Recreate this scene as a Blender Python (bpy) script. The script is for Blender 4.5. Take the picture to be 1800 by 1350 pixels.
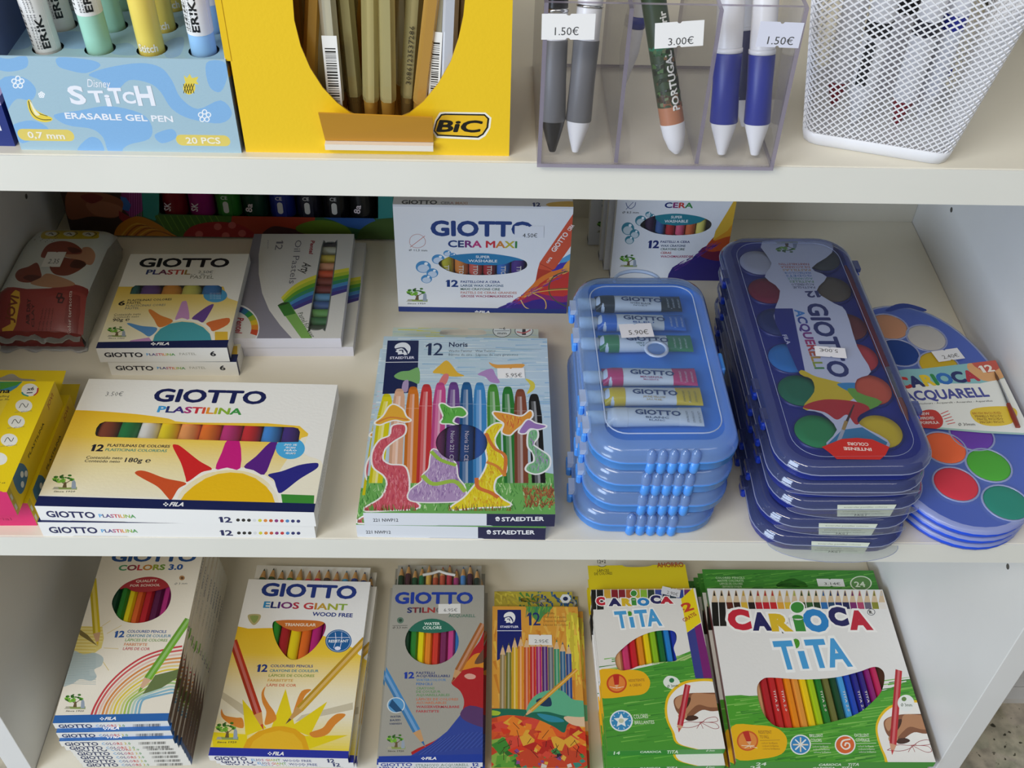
import bpy, bmesh, math, random
from mathutils import Vector, Matrix
from mathutils.geometry import delaunay_2d_cdt
random.seed(7)
scene = bpy.context.scene
for o in list(bpy.data.objects): bpy.data.objects.remove(o)
COL = scene.collection
# ------------------------------------------------------------------ camera
YAW, PITCH, ROLL, FPX = .0298, .7665, .0316, 1883.5
CAM = Vector((0, -.47, .607))
_f = Vector((math.sin(YAW)*math.cos(PITCH), math.cos(YAW)*math.cos(PITCH), -math.sin(PITCH)))
_r0 = Vector((math.cos(YAW), -math.sin(YAW), 0)); _u0 = _r0.cross(_f)
RGT = math.cos(ROLL)*_r0 + math.sin(ROLL)*_u0
UPV = -math.sin(ROLL)*_r0 + math.cos(ROLL)*_u0
FWD = _f
cd = bpy.data.cameras.new('camera'); cam = bpy.data.objects.new('camera', cd); COL.objects.link(cam)
cam.matrix_world = Matrix((( RGT.x, UPV.x, -FWD.x, CAM.x), (RGT.y, UPV.y, -FWD.y, CAM.y), (RGT.z, UPV.z, -FWD.z, CAM.z), (0, 0, 0, 1)))
cd.sensor_fit = 'HORIZONTAL'; cd.sensor_width = 36; cd.lens = FPX/1800*36; cd.clip_start = .01
scene.camera = cam
# ------------------------------------------------------------------ light
W = bpy.data.worlds.new('shop_interior'); scene.world = W; W.use_nodes = True
bgn = W.node_tree.nodes['Background']; bgn.inputs[0].default_value = (.93, .95, 1.0, 1); bgn.inputs[1].default_value = .11
def area(name, loc, target, sx, sy, power, color):
    l = bpy.data.lights.new(name, 'AREA'); l.shape = 'RECTANGLE'; l.size = sx; l.size_y = sy; l.energy = power; l.color = color
    o = bpy.data.objects.new(name, l); COL.objects.link(o); o.location = loc
    o.rotation_euler = (Vector(target)-Vector(loc)).to_track_quat('-Z', 'Y').to_euler()
    return o
area('ceiling_strip_light', (-1.2, -1.65, 2.2), (-.2, .1, .1), 1.8, .5, 30, (1.0, .95, .85))
area('ceiling_strip_light', (.7, -1.2, 2.05), (.15, .1, .2), 1.5, .4, 4, (1.0, .985, .95))
area('shop_window_daylight', (-2.3, -1.9, 1.0), (.3, .1, -.1), 1.5, 1.3, 56, (.68, .81, 1.0))
scene.view_settings.view_transform = 'Standard'; scene.view_settings.look = 'None'
scene.view_settings.gamma = 1; scene.view_settings.use_curve_mapping = False
scene.view_settings.exposure = .4
scene.cycles.transparent_max_bounces = 24
# ------------------------------------------------------------------ helpers
MM = .001
def lin(c): return c/12.92 if c <= .04045 else ((c+.055)/1.055)**2.4
def hexc(h):
    if not isinstance(h, str): return tuple(h)
    h = h.lstrip('#')
    if len(h) == 3: h = ''.join(a+a for a in h)
    return tuple(lin(int(h[i:i+2], 16)/255) for i in (0, 2, 4))
def mix(a, b, t):
    a = hexc(a); b = hexc(b); return tuple(a[i]*(1-t)+b[i]*t for i in range(3))
_m = {}
def newmat(name):
    m = bpy.data.materials.new(name); m.use_nodes = True
    return m, m.node_tree, m.node_tree.nodes['Principled BSDF']
def plastic(col, rough=.35, metal=0, name=None, spec=.5, coat=0):
    k = ('p', str(col), rough, metal, spec, coat)
    if k in _m: return _m[k]
    m, nt, b = newmat(name or 'plastic')
    b.inputs['Base Color'].default_value = (*hexc(col), 1); b.inputs['Roughness'].default_value = rough
    b.inputs['Metallic'].default_value = metal; b.inputs['Specular IOR Level'].default_value = spec; b.inputs['Coat Weight'].default_value = coat
    n = nt.nodes.new('ShaderNodeTexNoise'); n.inputs['Scale'].default_value = 900
    bp = nt.nodes.new('ShaderNodeBump'); bp.inputs['Strength'].default_value = .03; bp.inputs['Distance'].default_value = .0005
    nt.links.new(n.outputs[0], bp.inputs['Height']); nt.links.new(bp.outputs[0], b.inputs['Normal'])
    _m[k] = m; return m
def printmat(rough=.38, name='printed_card', spec=.5):
    k = ('print', rough, spec)
    if k in _m: return _m[k]
    m, nt, b = newmat(name)
    a = nt.nodes.new('ShaderNodeAttribute'); a.attribute_name = 'Col'
    nt.links.new(a.outputs['Color'], b.inputs['Base Color']); b.inputs['Roughness'].default_value = rough
    b.inputs['Specular IOR Level'].default_value = spec
    n = nt.nodes.new('ShaderNodeTexNoise'); n.inputs['Scale'].default_value = 60; n.inputs['Detail'].default_value = 3
    bp = nt.nodes.new('ShaderNodeBump'); bp.inputs['Strength'].default_value = .05; bp.inputs['Distance'].default_value = .002
    nt.links.new(n.outputs[0], bp.inputs['Height']); nt.links.new(bp.outputs[0], b.inputs['Normal'])
    _m[k] = m; return m
def clear(tint='#ffffff', haze=0.0, hazecol='#ffffff', rough=.08, fres=1.45, boost=1.0, name='clear_plastic'):
    k = ('clear', tint, haze, hazecol, rough, fres, boost)
    if k in _m: return _m[k]
    m = bpy.data.materials.new(name); m.use_nodes = True; nt = m.node_tree; nt.nodes.clear()
    out = nt.nodes.new('ShaderNodeOutputMaterial'); tr = nt.nodes.new('ShaderNodeBsdfTransparent'); tr.inputs[0].default_value = (*hexc(tint), 1)
    gl = nt.nodes.new('ShaderNodeBsdfGlossy'); gl.inputs['Roughness'].default_value = rough
    fr0 = nt.nodes.new('ShaderNodeLayerWeight'); fr0.inputs[0].default_value = .5
    fp = nt.nodes.new('ShaderNodeMath'); fp.operation = 'POWER'; fp.inputs[1].default_value = 5; nt.links.new(fr0.outputs['Facing'], fp.inputs[0])
    fr = nt.nodes.new('ShaderNodeMath'); fr.operation = 'MULTIPLY_ADD'; fr.inputs[1].default_value = 1-((fres-1)/(fres+1))**2; fr.inputs[2].default_value = ((fres-1)/(fres+1))**2; nt.links.new(fp.outputs[0], fr.inputs[0])
    df = nt.nodes.new('ShaderNodeBsdfDiffuse'); df.inputs[0].default_value = (*hexc(hazecol), 1)
    m1 = nt.nodes.new('ShaderNodeMixShader'); m1.inputs[0].default_value = haze
    m2 = nt.nodes.new('ShaderNodeMixShader')
    ml = nt.nodes.new('ShaderNodeMath'); ml.operation = 'MULTIPLY'; ml.inputs[1].default_value = boost; ml.use_clamp = True
    L = nt.links.new
    L(tr.outputs[0], m1.inputs[1]); L(df.outputs[0], m1.inputs[2]); L(fr.outputs[0], ml.inputs[0]); L(ml.outputs[0], m2.inputs[0])
    L(m1.outputs[0], m2.inputs[1]); L(gl.outputs[0], m2.inputs[2]); L(m2.outputs[0], out.inputs[0])
    _m[k] = m; return m
def empty(name, loc=(0, 0, 0), rot=(0, 0, 0)):
    o = bpy.data.objects.new(name, None); COL.objects.link(o); o.location = loc; o.rotation_euler = rot; o.empty_display_size = .01
    return o
def tag(o, label=None, cat=None, group=None, kind=None):
    if label: o['label'] = label
    if cat: o['category'] = cat
    if group: o['group'] = group
    if kind: o['kind'] = kind
    return o
def link(name, me, mats, parent=None):
    for m in (mats if isinstance(mats, (list, tuple)) else [mats]): me.materials.append(m)
    o = bpy.data.objects.new(name, me); COL.objects.link(o)
    if parent: o.parent = parent
    return o
def tree_copy(o, parent=None):
    c = o.copy(); COL.objects.link(c); c.parent = parent
    for ch in list(o.children): tree_copy(ch, c)
    return c
class MB:
    """collects vertices (mm) and faces; build() links them as one mesh object"""
    def __init__(s): s.v = []; s.f = []; s.mi = []; s.sm = []; s.M = None
    def add(s, vs, fs, mi=0, sm=False):
        n = len(s.v); s.v += [tuple(s.M @ Vector(p)) if s.M else tuple(p) for p in vs]
        for f in fs: s.f.append(tuple(i+n for i in f)); s.mi.append(mi); s.sm.append(sm)
        return s
    def box(s, x0, x1, y0, y1, z0, z1, mi=0, skip=()):
        vs = [(x, y, z) for z in (z0, z1) for y in (y0, y1) for x in (x0, x1)]
        fs = {'b': (0, 2, 3, 1), 't': (4, 5, 7, 6), 'f': (0, 1, 5, 4), 'k': (2, 6, 7, 3), 'l': (0, 4, 6, 2), 'r': (1, 3, 7, 5)}
        return s.add(vs, [f for k, f in fs.items() if k not in skip], mi)
    def prism(s, pts, z0, z1, mi=0, cap=True):
        n = len(pts); vs = [(x, y, z0) for x, y in pts]+[(x, y, z1) for x, y in pts]
        fs = [(i, (i+1) % n, (i+1) % n+n, i+n) for i in range(n)]
        if cap: fs += [tuple(range(n-1, -1, -1)), tuple(range(n, 2*n))]
        return s.add(vs, fs, mi)
    def loft(s, rings, mi=0, cap0=True, cap1=True, sm=True, close=True):
        n = len(rings[0]); vs = [p for r in rings for p in r]; fs = []
        for k in range(len(rings)-1):
            for i in range(n if close else n-1):
                j = (i+1) % n; fs.append((k*n+i, k*n+j, (k+1)*n+j, (k+1)*n+i))
        s.add(vs, fs, mi, sm)
        if cap0: s.add(rings[0], [tuple(range(n-1, -1, -1))], mi)
        if cap1: s.add(rings[-1], [tuple(range(n))], mi)
        return s
    def lathe(s, prof, n=18, mi=0, c=(0, 0), sm=True, axis='z'):
        rings = []
        for r, z in prof:
            rg = [(c[0]+r*math.cos(2*math.pi*i/n), c[1]+r*math.sin(2*math.pi*i/n), z) for i in range(n)]
            if axis == 'y': rg = [(a, z, b) for a, b, _ in rg][::-1]
            if axis == 'x': rg = [(z, a, b) for a, b, _ in rg]
            rings.append(rg)
        return s.loft(rings, mi, True, True, sm)
    def tube(s, pts, r, n=6, mi=0):
        P = [Vector(p) for p in pts]; rings = []
        for i, p in enumerate(P):
            d = (P[min(i+1, len(P)-1)]-P[max(i-1, 0)]).normalized()
            a = d.cross(Vector((0, 0, 1)));
            if a.length < 1e-3: a = d.cross(Vector((1, 0, 0)))
            a.normalize(); b = d.cross(a)
            rings.append([tuple(p+r*(math.cos(2*math.pi*k/n)*a+math.sin(2*math.pi*k/n)*b)) for k in range(n)])
        return s.loft(rings, mi)
    def build(s, name, mats, parent=None):
        me = bpy.data.meshes.new(name); me.from_pydata([(x*MM, y*MM, z*MM) for x, y, z in s.v], [], s.f)
        me.polygons.foreach_set('material_index', s.mi); me.polygons.foreach_set('use_smooth', s.sm); me.update()
        return link(name, me, mats, parent)
def rrect(x0, x1, y0, y1, r, n=6):
    pts = []
    for cx, cy, a0 in ((x1-r, y0+r, -90), (x1-r, y1-r, 0), (x0+r, y1-r, 90), (x0+r, y0+r, 180)):
        for i in range(n+1):
            a = math.radians(a0+90*i/n); pts.append((cx+r*math.cos(a), cy+r*math.sin(a)))
    return pts
def catmull(pts, n=6, closed=True):
    out = []; N = len(pts)
    for i in range(N if closed else N-1):
        p0, p1, p2, p3 = [pts[(i+k) % N] if closed else pts[max(0, min(N-1, i+k))] for k in (-1, 0, 1, 2)]
        for j in range(n):
            t = j/n
            out.append(tuple(.5*((2*p1[a])+(-p0[a]+p2[a])*t+(2*p0[a]-5*p1[a]+4*p2[a]-p3[a])*t*t+(-p0[a]+3*p1[a]-3*p2[a]+p3[a])*t**3) for a in (0, 1)))
    if not closed: out.append(tuple(pts[-1]))
    return out
def sarea(p): return sum(p[i][0]*p[(i+1) % len(p)][1]-p[(i+1) % len(p)][0]*p[i][1] for i in range(len(p)))/2
# ---- text outlines from the built-in font
_txt = {}
def glyphs(body, bold=0.0, res=3):
    k = (body, bold, res)
    if k in _txt: return _txt[k]
    cu = bpy.data.curves.new('t', 'FONT'); cu.body = body; cu.size = 1; cu.offset = bold; cu.resolution_u = res; cu.fill_mode = 'FRONT'
    vis = [c for c in body]
    for i in range(max(1, len(vis))): cu.materials.append(None)
    for i, c in enumerate(vis):
        try: cu.body_format[i].material_index = i
        except Exception: pass
    ob = bpy.data.objects.new('t', cu); COL.objects.link(ob)
    dg = bpy.context.evaluated_depsgraph_get(); dg.update()
    me = ob.evaluated_get(dg).to_mesh()
    vs = [(v.co.x, v.co.y) for v in me.vertices]; fs = [tuple(p.vertices) for p in me.polygons]; mi = [p.material_index for p in me.polygons]
    ob.evaluated_get(dg).to_mesh_clear(); bpy.data.objects.remove(ob); bpy.data.curves.remove(cu)
    xs = [v[0] for v in vs] or [0, 1]
    _txt[k] = (vs, fs, mi, min(xs), max(xs)); return _txt[k]
_cap = {}
def capheight(bold):
    if bold not in _cap:
        vs = glyphs('H', bold)[0]; _cap[bold] = (min(v[1] for v in vs), max(v[1] for v in vs))
    return _cap[bold]
class Cv:
    """a flat printed surface: origin lo, axes lu, lv in the thing's own space (mm). Shapes are given
    as photo measurements inside crop K = (x, y, scale) and laid onto the surface's real plane, or in mm (uv)."""
    def __init__(s, thing, lo, lu, lv, w, h, K=None, base=None):
        s.th = thing; s.lo = Vector(lo); s.lu = Vector(lu).normalized(); s.lv = Vector(lv).normalized(); s.ln = s.lu.cross(s.lv)
        s.w = w; s.h = h; s.K = K; s.lay = []; s.holes = []; s.over = []; s.no = 0; s.clamp = False
        bpy.context.view_layer.update()
        M = thing.matrix_world; R3 = M.to_3x3()
        s.O = M @ (s.lo*MM); s.U = R3 @ s.lu; s.V = R3 @ s.lv; s.N = R3 @ s.ln
        if base: s.uv([(0, 0), (w, 0), (w, h), (0, h)], base)
    def P(s, x, y):
        if s.K: x, y = s.K[0]+x*s.K[2], s.K[1]+y*s.K[2]
        d = FWD + RGT*((x-900)/FPX) - UPV*((y-675)/FPX)
        t = (s.O-CAM).dot(s.N)/d.dot(s.N); q = CAM+d*t-s.O
        return (q.dot(s.U)/MM, q.dot(s.V)/MM)
    def PP(s, pts): return [s.P(*p) for p in pts]
    def uv(s, pts, col):
        pts = list(pts)
        if sarea(pts) < 0: pts.reverse()
        s.lay.append((pts, hexc(col)))
    def poly(s, pts, col): s.uv(s.PP(pts), col)
    def blob(s, pts, col, n=5): s.uv(catmull(s.PP(pts), n), col)
    def hole(s, pts, smooth=False, n=6):
        p = s.PP(pts); p = catmull(p, n) if smooth else p
        if sarea(p) < 0: p.reverse()
        s.holes.append(p)
    def holeuv(s, p):
        p = list(p)
        if sarea(p) < 0: p.reverse()
        s.holes.append(p)
    def ellpts(s, x0, y0, x1, y1, n=28, a0=0, a1=360):
        ym = (y0+y1)/2; xm = (x0+x1)/2
        A = s.P(x0, ym); B = s.P(x1, ym); C = s.P(xm, y0); D = s.P(xm, y1); c = ((A[0]+B[0]+C[0]+D[0])/4, (A[1]+B[1]+C[1]+D[1])/4)
        ex = ((B[0]-A[0])/2, (B[1]-A[1])/2); ey = ((C[0]-D[0])/2, (C[1]-D[1])/2)
        m = n if a1-a0 >= 360 else n+1
        return [(c[0]+ex[0]*math.cos(t)+ey[0]*math.sin(t), c[1]+ex[1]*math.cos(t)+ey[1]*math.sin(t)) for t in (math.radians(a0+(a1-a0)*i/n) for i in range(m))]
    def ell(s, x0, y0, x1, y1, col, n=28): s.uv(s.ellpts(x0, y0, x1, y1, n), col)
    def ring(s, x0, y0, x1, y1, wd, col, n=28):
        s.stroke(s.ellpts(x0, y0, x1, y1, n), wd, col, closed=True)
    def stroke(s, p, wd, col, closed=False):
        N = len(p)
        for i in range(N if closed else N-1):
            a = Vector(p[i]); b = Vector(p[(i+1) % N]); d = b-a
            if d.length < 1e-4: continue
            d.normalize(); n = Vector((-d.y, d.x))*(wd/2); e = d*(wd*.3)
            s.lay.append(([tuple(a-e-n), tuple(b+e-n), tuple(b+e+n), tuple(a-e+n)], hexc(col)))
    def line(s, pts, wd, col, smooth=False, n=5):
        p = s.PP(pts); s.stroke(catmull(p, n, False) if smooth else p, wd, col)
    def taper(s, a, b, w0, w1, col):
        a = Vector(s.P(*a)); b = Vector(s.P(*b)); d = (b-a).normalized(); n = Vector((-d.y, d.x))
        s.uv([tuple(a-n*w0/2), tuple(b-n*w1/2), tuple(b+n*w1/2), tuple(a+n*w0/2)], col)
    def bands(s, ys, cols, n=14, x0=-4000, x1=9000):
        """horizontal colour run of the print between photo rows, stepped through colours (mm rows of the face)"""
        v = [s.P(s.xm(), y)[1] for y in ys]
        for k in range(len(v)-1):
            for i in range(n):
                t0, t1 = i/n, (i+1)/n; a = v[k]+(v[k+1]-v[k])*t0; b = v[k]+(v[k+1]-v[k])*t1
                s.uv([(0, a), (s.w, a), (s.w, b), (0, b)], mix(cols[k], cols[k+1], (t0+t1)/2))
    def xm(s):
        # crop column that falls on the middle of the face
        q = s.O+s.U*(s.w/2*MM)+s.V*(s.h/2*MM)-CAM; x = 900+FPX*q.dot(RGT)/q.dot(FWD)
        return (x-s.K[0])/s.K[2] if s.K else x
    def text(s, body, a, b, top, col, bold=.02, lvl=1, res=3, slant=0.0, outline=None, ow=.04):
        """baseline runs from a to b, capitals reach up to row `top` above a (all in crop units)"""
        A = Vector(s.P(*a)); B = Vector(s.P(*b)); d = B-A; ln = d.length; d.normalize(); n = Vector((-d.y, d.x))
        T = Vector(s.P(a[0], top)) if not isinstance(top, tuple) else Vector(s.P(*top)); hgt = abs((T-A).dot(n))
        s.puttext(body, A, d, n, ln, hgt, col, bold, lvl, res, slant, outline, ow)
    def textuv(s, body, x, y, ln, hgt, col, bold=.02, lvl=1, res=2, ang=0, slant=0.0, outline=None, ow=.04):
        d = Vector((math.cos(math.radians(ang)), math.sin(math.radians(ang))))
        s.puttext(body, Vector((x, y)), d, Vector((-d.y, d.x)), ln, hgt, col, bold, lvl, res, slant, outline, ow)
    def puttext(s, body, A, d, n, ln, hgt, col, bold, lvl, res, slant, outline, ow):
        if s.clamp:
            hgt = min(hgt, s.h-1.6); A = Vector((A.x, min(max(A.y, .8), s.h-.8-hgt)))
        cols = [hexc(c) for c in col] if isinstance(col, (list, tuple)) and isinstance(col[0], (str, tuple, list)) else [hexc(col)]
        s.no += 1; h = .06*lvl+.0006*s.no
        if body == '12':                       # a figure one with a flag, then the two
            st = .2+bold*1.5; one = [(.36-st, 0), (.36, 0), (.36, 1), (.36-st*.75, 1), (.02, .8), (.02, .66), (.36-st, .78)]
            s.over.append(([A+d*(u*ln*.95)+n*(v*hgt) for u, v in one], [tuple(range(len(one)))], [cols[0]], h))
            s.puttext('2', A+d*(ln*.44), d, n, ln*.56, hgt, col, bold, lvl, res, slant, None, ow); return
        multi = bold >= .025 and hgt > 1.8 and len(body) > 1
        vs, fs, mi, x0, x1 = glyphs(body, 0.0 if multi else bold, res); c0, c1 = capheight(0.0 if multi else bold)
        pad = bold if multi else 0.0; kx = ln/max(1e-6, x1-x0+2*pad); ky = hgt/(c1-c0+2*pad)
        if multi:
            for i in range(9):
                ox, oy = (0, 0) if i == 8 else (pad*math.cos(i*math.pi/4), pad*math.sin(i*math.pi/4))
                s.over.append(([A+d*((v[0]-x0+pad+ox)*kx+slant*(v[1]-c0)*ky)+n*((v[1]-c0+pad+oy)*ky) for v in vs], fs, [cols[min(m, len(cols)-1)] for m in mi], h+i*.004))
            return
        if outline:
            v2, f2, m2, _, _ = glyphs(body, bold+ow, res)
            s.over.append(([A+d*((v[0]-x0)*kx)+n*((v[1]-c0)*ky+slant*0) for v in v2], f2, [hexc(outline)]*len(f2), h-.03))
        s.over.append(([A+d*((v[0]-x0)*kx+slant*(v[1]-c0)*ky)+n*((v[1]-c0)*ky) for v in vs], fs, [cols[min(m, len(cols)-1)] for m in mi], h))
    def build(s, name='printed_face', mat=None, parent=None, off=.03):
        V = []; F = []; C = []
        if s.lay:
            vs = []; fs = []
            for pts, c in s.lay:
                k = len(vs); vs += [Vector(p) for p in pts]; fs.append(list(range(k, k+len(pts))))
            nh = len(s.lay)
            for pts in s.holes:
                k = len(vs); vs += [Vector(p) for p in pts]; fs.append(list(range(k, k+len(pts))))
            ov, oe, of, _, _, oid = delaunay_2d_cdt(vs, [], fs, 0, 1e-5, True)
            base = len(V); V += [(p.x, p.y, off) for p in ov]
            for f, ids in zip(of, oid):
                if 0 not in ids or any(i >= nh for i in ids): continue
                F.append(tuple(f)); C.append(s.lay[max(ids)][1])
        for vs, fs, cs, h in s.over:
            k = len(V); V += [(p[0], p[1], h+off) for p in vs]
            for f, c in zip(fs, cs): F.append(tuple(i+k for i in f)); C.append(c)
        us = sorted({i for f in F for i in f}); mp = {o_: n_ for n_, o_ in enumerate(us)}; V = [V[i] for i in us]; F = [tuple(mp[i] for i in f) for f in F]
        me = bpy.data.meshes.new(name)
        me.from_pydata([tuple((s.lo+s.lu*a+s.lv*b+s.ln*h)*MM) for a, b, h in V], [], F)
        at = me.color_attributes.new('Col', 'FLOAT_COLOR', 'CORNER'); buf = []
        for f, c in zip(F, C): buf += [c[0], c[1], c[2], 1.0]*len(f)
        at.data.foreach_set('color', buf); me.update()
        return link(name, me, mat or printmat(), parent or s.th)
# ---- prints that come back on several boxes
NAVY = '#1b2358'
RAIN = ['#3f9fdc', '#23306f', '#40307f', '#b02f78', '#d2333f', '#e0523a', '#ef9a2f', '#cfc02f', '#8fb83a', '#3f9a48']
def rain(word):
    n = len(word); return [RAIN[min(9, int(i*10/max(1, n)))] for i in range(n)]
def tree_logo(cv, x0, y0, x1, y1, since=True):
    """small tree beside a tower in the box corner (crop box)"""
    w = x1-x0; h = y1-y0; rnd = random.Random(3); q = lambda a, b: (x0+a*w, y0+b*h)
    cv.poly([q(.0, .95), q(.25, .8), q(.6, .84), q(1, .8), q(1, .97)], '#8fa05a')
    cv.poly([q(.42, .85), q(.5, .5), q(.58, .5), q(.6, .85)], '#6b5a3a')
    cv.line([q(.5, .6), q(.35, .45)], .7, '#6b5a3a'); cv.line([q(.54, .6), q(.72, .42)], .7, '#6b5a3a')
    cv.poly([q(.78, .92), q(.8, .5), q(.87, .3), q(.95, .5), q(.97, .92)], '#9aa6b4'); cv.poly([q(.05, .95), q(.1, .8), q(.25, .8), q(.3, .95)], '#b0ac98')
    for i in range(34):
        a = rnd.uniform(0, 6.28); r = rnd.random()**.5; cx = .46+.42*r*math.cos(a); cy = .27+.24*r*math.sin(a); e = rnd.uniform(.05, .1)
        cv.uv(cv.ellpts(*q(cx-e, cy-e*.8), *q(cx+e, cy+e*.8), n=7), rnd.choice(['#4f8f2c', '#3c7423', '#6fae36', '#8fc247', '#2f5f22']))
    if since: cv.text('Since 1920', q(.08, 1.14), q(.92, 1.14), q(.08, 1.04)[1], '#333', .015, res=1)
def fila(cv, a, b, top, col='#fff'):
    L = b[0]-a[0]; x = a[0]; h = a[1]-top; cy = a[1]-h*.5
    for dx, dy in ((0, .32), (0, -.32), (.09, 0), (-.09, 0)):
        e = .05*L; cv.ell(x+L*.1+dx*L-e, cy+dy*h-e*.8, x+L*.1+dx*L+e, cy+dy*h+e*.8, col, 8)
    cv.text('FILA', (x+.26*L, a[1]), b, top, col, .035, slant=.25)
def barcode(cv, p0, p1, p2, n=22, seed=1, col='#222'):
    """p0 lower left, p1 lower right, p2 upper left (crop)"""
    r = random.Random(seed); A = Vector(cv.P(*p0)); B = Vector(cv.P(*p1)); C = Vector(cv.P(*p2)); e = B-A; g = C-A; t = 0
    while t < 1:
        w = r.choice((.012, .02, .03)); cv.uv([tuple(A+e*t), tuple(A+e*min(1, t+w)), tuple(A+e*min(1, t+w)+g), tuple(A+e*t+g)], col); t += w+r.choice((.012, .02, .028))
def price(th, lo, lu, lv, w, h, txt, z=.35, notch=True, dark='#555', bg='#f4f2f0', ang=0, name='price_label'):
    """paper price label (its own part) at mm position on a face"""
    c = Cv(th, lo, lu, lv, w, h); e = min(w*.04, .8)
    pts = [(0, 0), (w*.45, 0), (w*.48, e), (w*.52, e), (w*.55, 0), (w, 0), (w, h), (w*.55, h), (w*.52, h-e), (w*.48, h-e), (w*.45, h), (0, h)]
    c.uv(pts, bg); c.textuv(txt, w*.28, h*.22, w*.55, h*.3, dark, 0.0)
    return c.build(name, printmat(.6, 'label_paper', .2), th, off=z)
def price_px(cv, bl, br, tl, txt, z=.35, dark='#555', bg='#f4f2f0', tx=(.25, .2, .6, .32)):
    """paper label laid on cv's surface between crop points"""
    A = Vector(cv.P(*bl)); B = Vector(cv.P(*br)); T = Vector(cv.P(*tl)); d = B-A; w = d.length; d.normalize(); n = Vector((-d.y, d.x)); h = abs((T-A).dot(n))
    c = Cv(cv.th, cv.lo+cv.lu*A.x+cv.lv*A.y, cv.lu*d.x+cv.lv*d.y, cv.lu*n.x+cv.lv*n.y, w, h); e = min(w*.04, .8)
    c.uv([(0, 0), (w*.45, 0), (w*.48, e), (w*.52, e), (w*.55, 0), (w, 0), (w, h), (w*.55, h), (w*.52, h-e), (w*.48, h-e), (w*.45, h), (0, h)], bg)
    c.textuv(txt, w*tx[0], h*tx[1], w*tx[2], h*tx[3], dark, 0.0)
    return c.build('price_label', printmat(.6, 'label_paper', .2), cv.th, off=z)
def pencil_drawn(cv, a, b, wd, col, tip='#d9b184', lead=None, tl=.16):
    """a pencil pictured on a box: from blunt end a to point b"""
    A = Vector(cv.P(*a)); B = Vector(cv.P(*b)); d = (B-A); L = d.length; d.normalize(); n = Vector((-d.y, d.x))*wd/2; S = B-d*min(L*tl*1.2, wd*2.4); S2 = B-d*wd*.8
    for k, (t0, t1) in enumerate(((-1, -.35), (-.35, .35), (.35, 1))):
        cv.uv([tuple(A+n*t0), tuple(S+n*t0), tuple(S+n*t1), tuple(A+n*t1)], mix(col, ('#000', '#fff', '#000')[k], (.28, .12, .1)[k]))
    cv.uv([tuple(S-n), tuple(S+n), tuple(B+n*.05), tuple(B-n*.05)], tip); cv.uv([tuple(S2-n*.34), tuple(S2+n*.34), tuple(B)], lead or col)
# ---- cartons
def carton(key, label, cat, group, x, y, z, rz, W, L, T, side='#efede6', open_top=False, rx=0.0, body='carton', edge=None):
    th = empty(key, (x*MM, y*MM, z*MM), (math.radians(rx), 0, math.radians(rz))); tag(th, label, cat, group)
    b = MB(); t = .45
    if open_top:
        b.box(0, W, 0, L, 0, t); b.box(0, t, 0, L, t, T-.05); b.box(W-t, W, 0, L, t, T-.05); b.box(t, W-t, 0, t, t, T-.05); b.box(t, W-t, L-t, L, t, T-.05)
    else: b.box(0, W, 0, L, 0, T-.02)
    b.build(body, plastic(side, .45, name='card'), th)
    return th
def top(th, W, L, T, K, base): return Cv(th, (0, 0, T), (1, 0, 0), (0, 1, 0), W, L, K, base)
def end(th, W, T, K, base):
    c = Cv(th, (0, 0, 0), (1, 0, 0), (0, 0, 1), W, T, K, base); c.clamp = True; return c
def rside(th, W, L, T, K, base): return Cv(th, (W, 0, 0), (0, 1, 0), (0, 0, 1), L, T, K, base)
def lside(th, L, T, K, base): return Cv(th, (0, L, 0), (0, -1, 0), (0, 0, 1), L, T, K, base)
def film(cv, pts=None, uvp=None, mat=None, d=.25, name='window_film'):
    p = uvp or cv.PP(pts); p = list(p)
    if sarea(p) < 0: p.reverse()
    b = MB(); b.add([tuple(cv.lo+cv.lu*a+cv.lv*c-cv.ln*d) for a, c in p], [tuple(range(len(p)))])
    return b.build(name, mat or clear('#f6f6f6', .02, '#fff', .12), cv.th)
def sticks(th, xs, y0, y1, T, cols, r=None, zc=None, kind='round', name='pencil', rough=.4):
    """round or six-sided sticks lying along the box, each its own part"""
    out = []
    for i, c in enumerate(cols):
        a, e = xs[i], xs[i+1]; rr = r or (e-a)/2*.97; cx = (a+e)/2; b = MB()
        n = 14 if kind == 'round' else 6; rz_ = min(rr, (T-2.0)/2); zz = T-.9-rz_
        b.loft([[(cx+rr*math.cos(2*math.pi*q/n), yy, zz+rz_*math.sin(2*math.pi*q/n)) for q in range(n)][::-1] for yy in (y0, y1)], sm=kind == 'round'); out.append(b.build(name, plastic(c, rough), th))
    return out
def stack(proto, n, places, labels):
    """copies of a carton under or over it: places = (x, y, z, rz) in mm"""
    out = []
    for (x, y, z, rz), lb in zip(places, labels):
        c = tree_copy(proto); c.location = (x*MM, y*MM, z*MM); c.rotation_euler = (proto.rotation_euler[0], 0, math.radians(rz)); c['label'] = lb; out.append(c)
    return out
CR = dict(K1=(0, 0, 450/1787), K2=(420, 0, 500/1800), K3=(900, 0, 520/1800), K4=(1380, 0, 420/1418), K5=(0, 330, 450/1787), K6=(390, 330, 350/1432),
  K7=(660, 330, 400/1800), K8=(980, 330, 400/1742), K9=(0, 620, 320/1200), K10=(60, 640, 560/1800), K11=(610, 550, 400/1317), K12=(990, 450, 330/874),
  K13=(1240, 400, 420/945), K14=(1500, 500, 300/810), K15=(70, 970, 350/1243), K16=(350, 970, 330/1172), K17=(640, 970, 410/1457), K18=(1000, 970, 300/1066),
  K19=(1220, 980, 440/1605), KC=(0, 340, 220/990), KE=(80, 1250, 340/1800))
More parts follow.
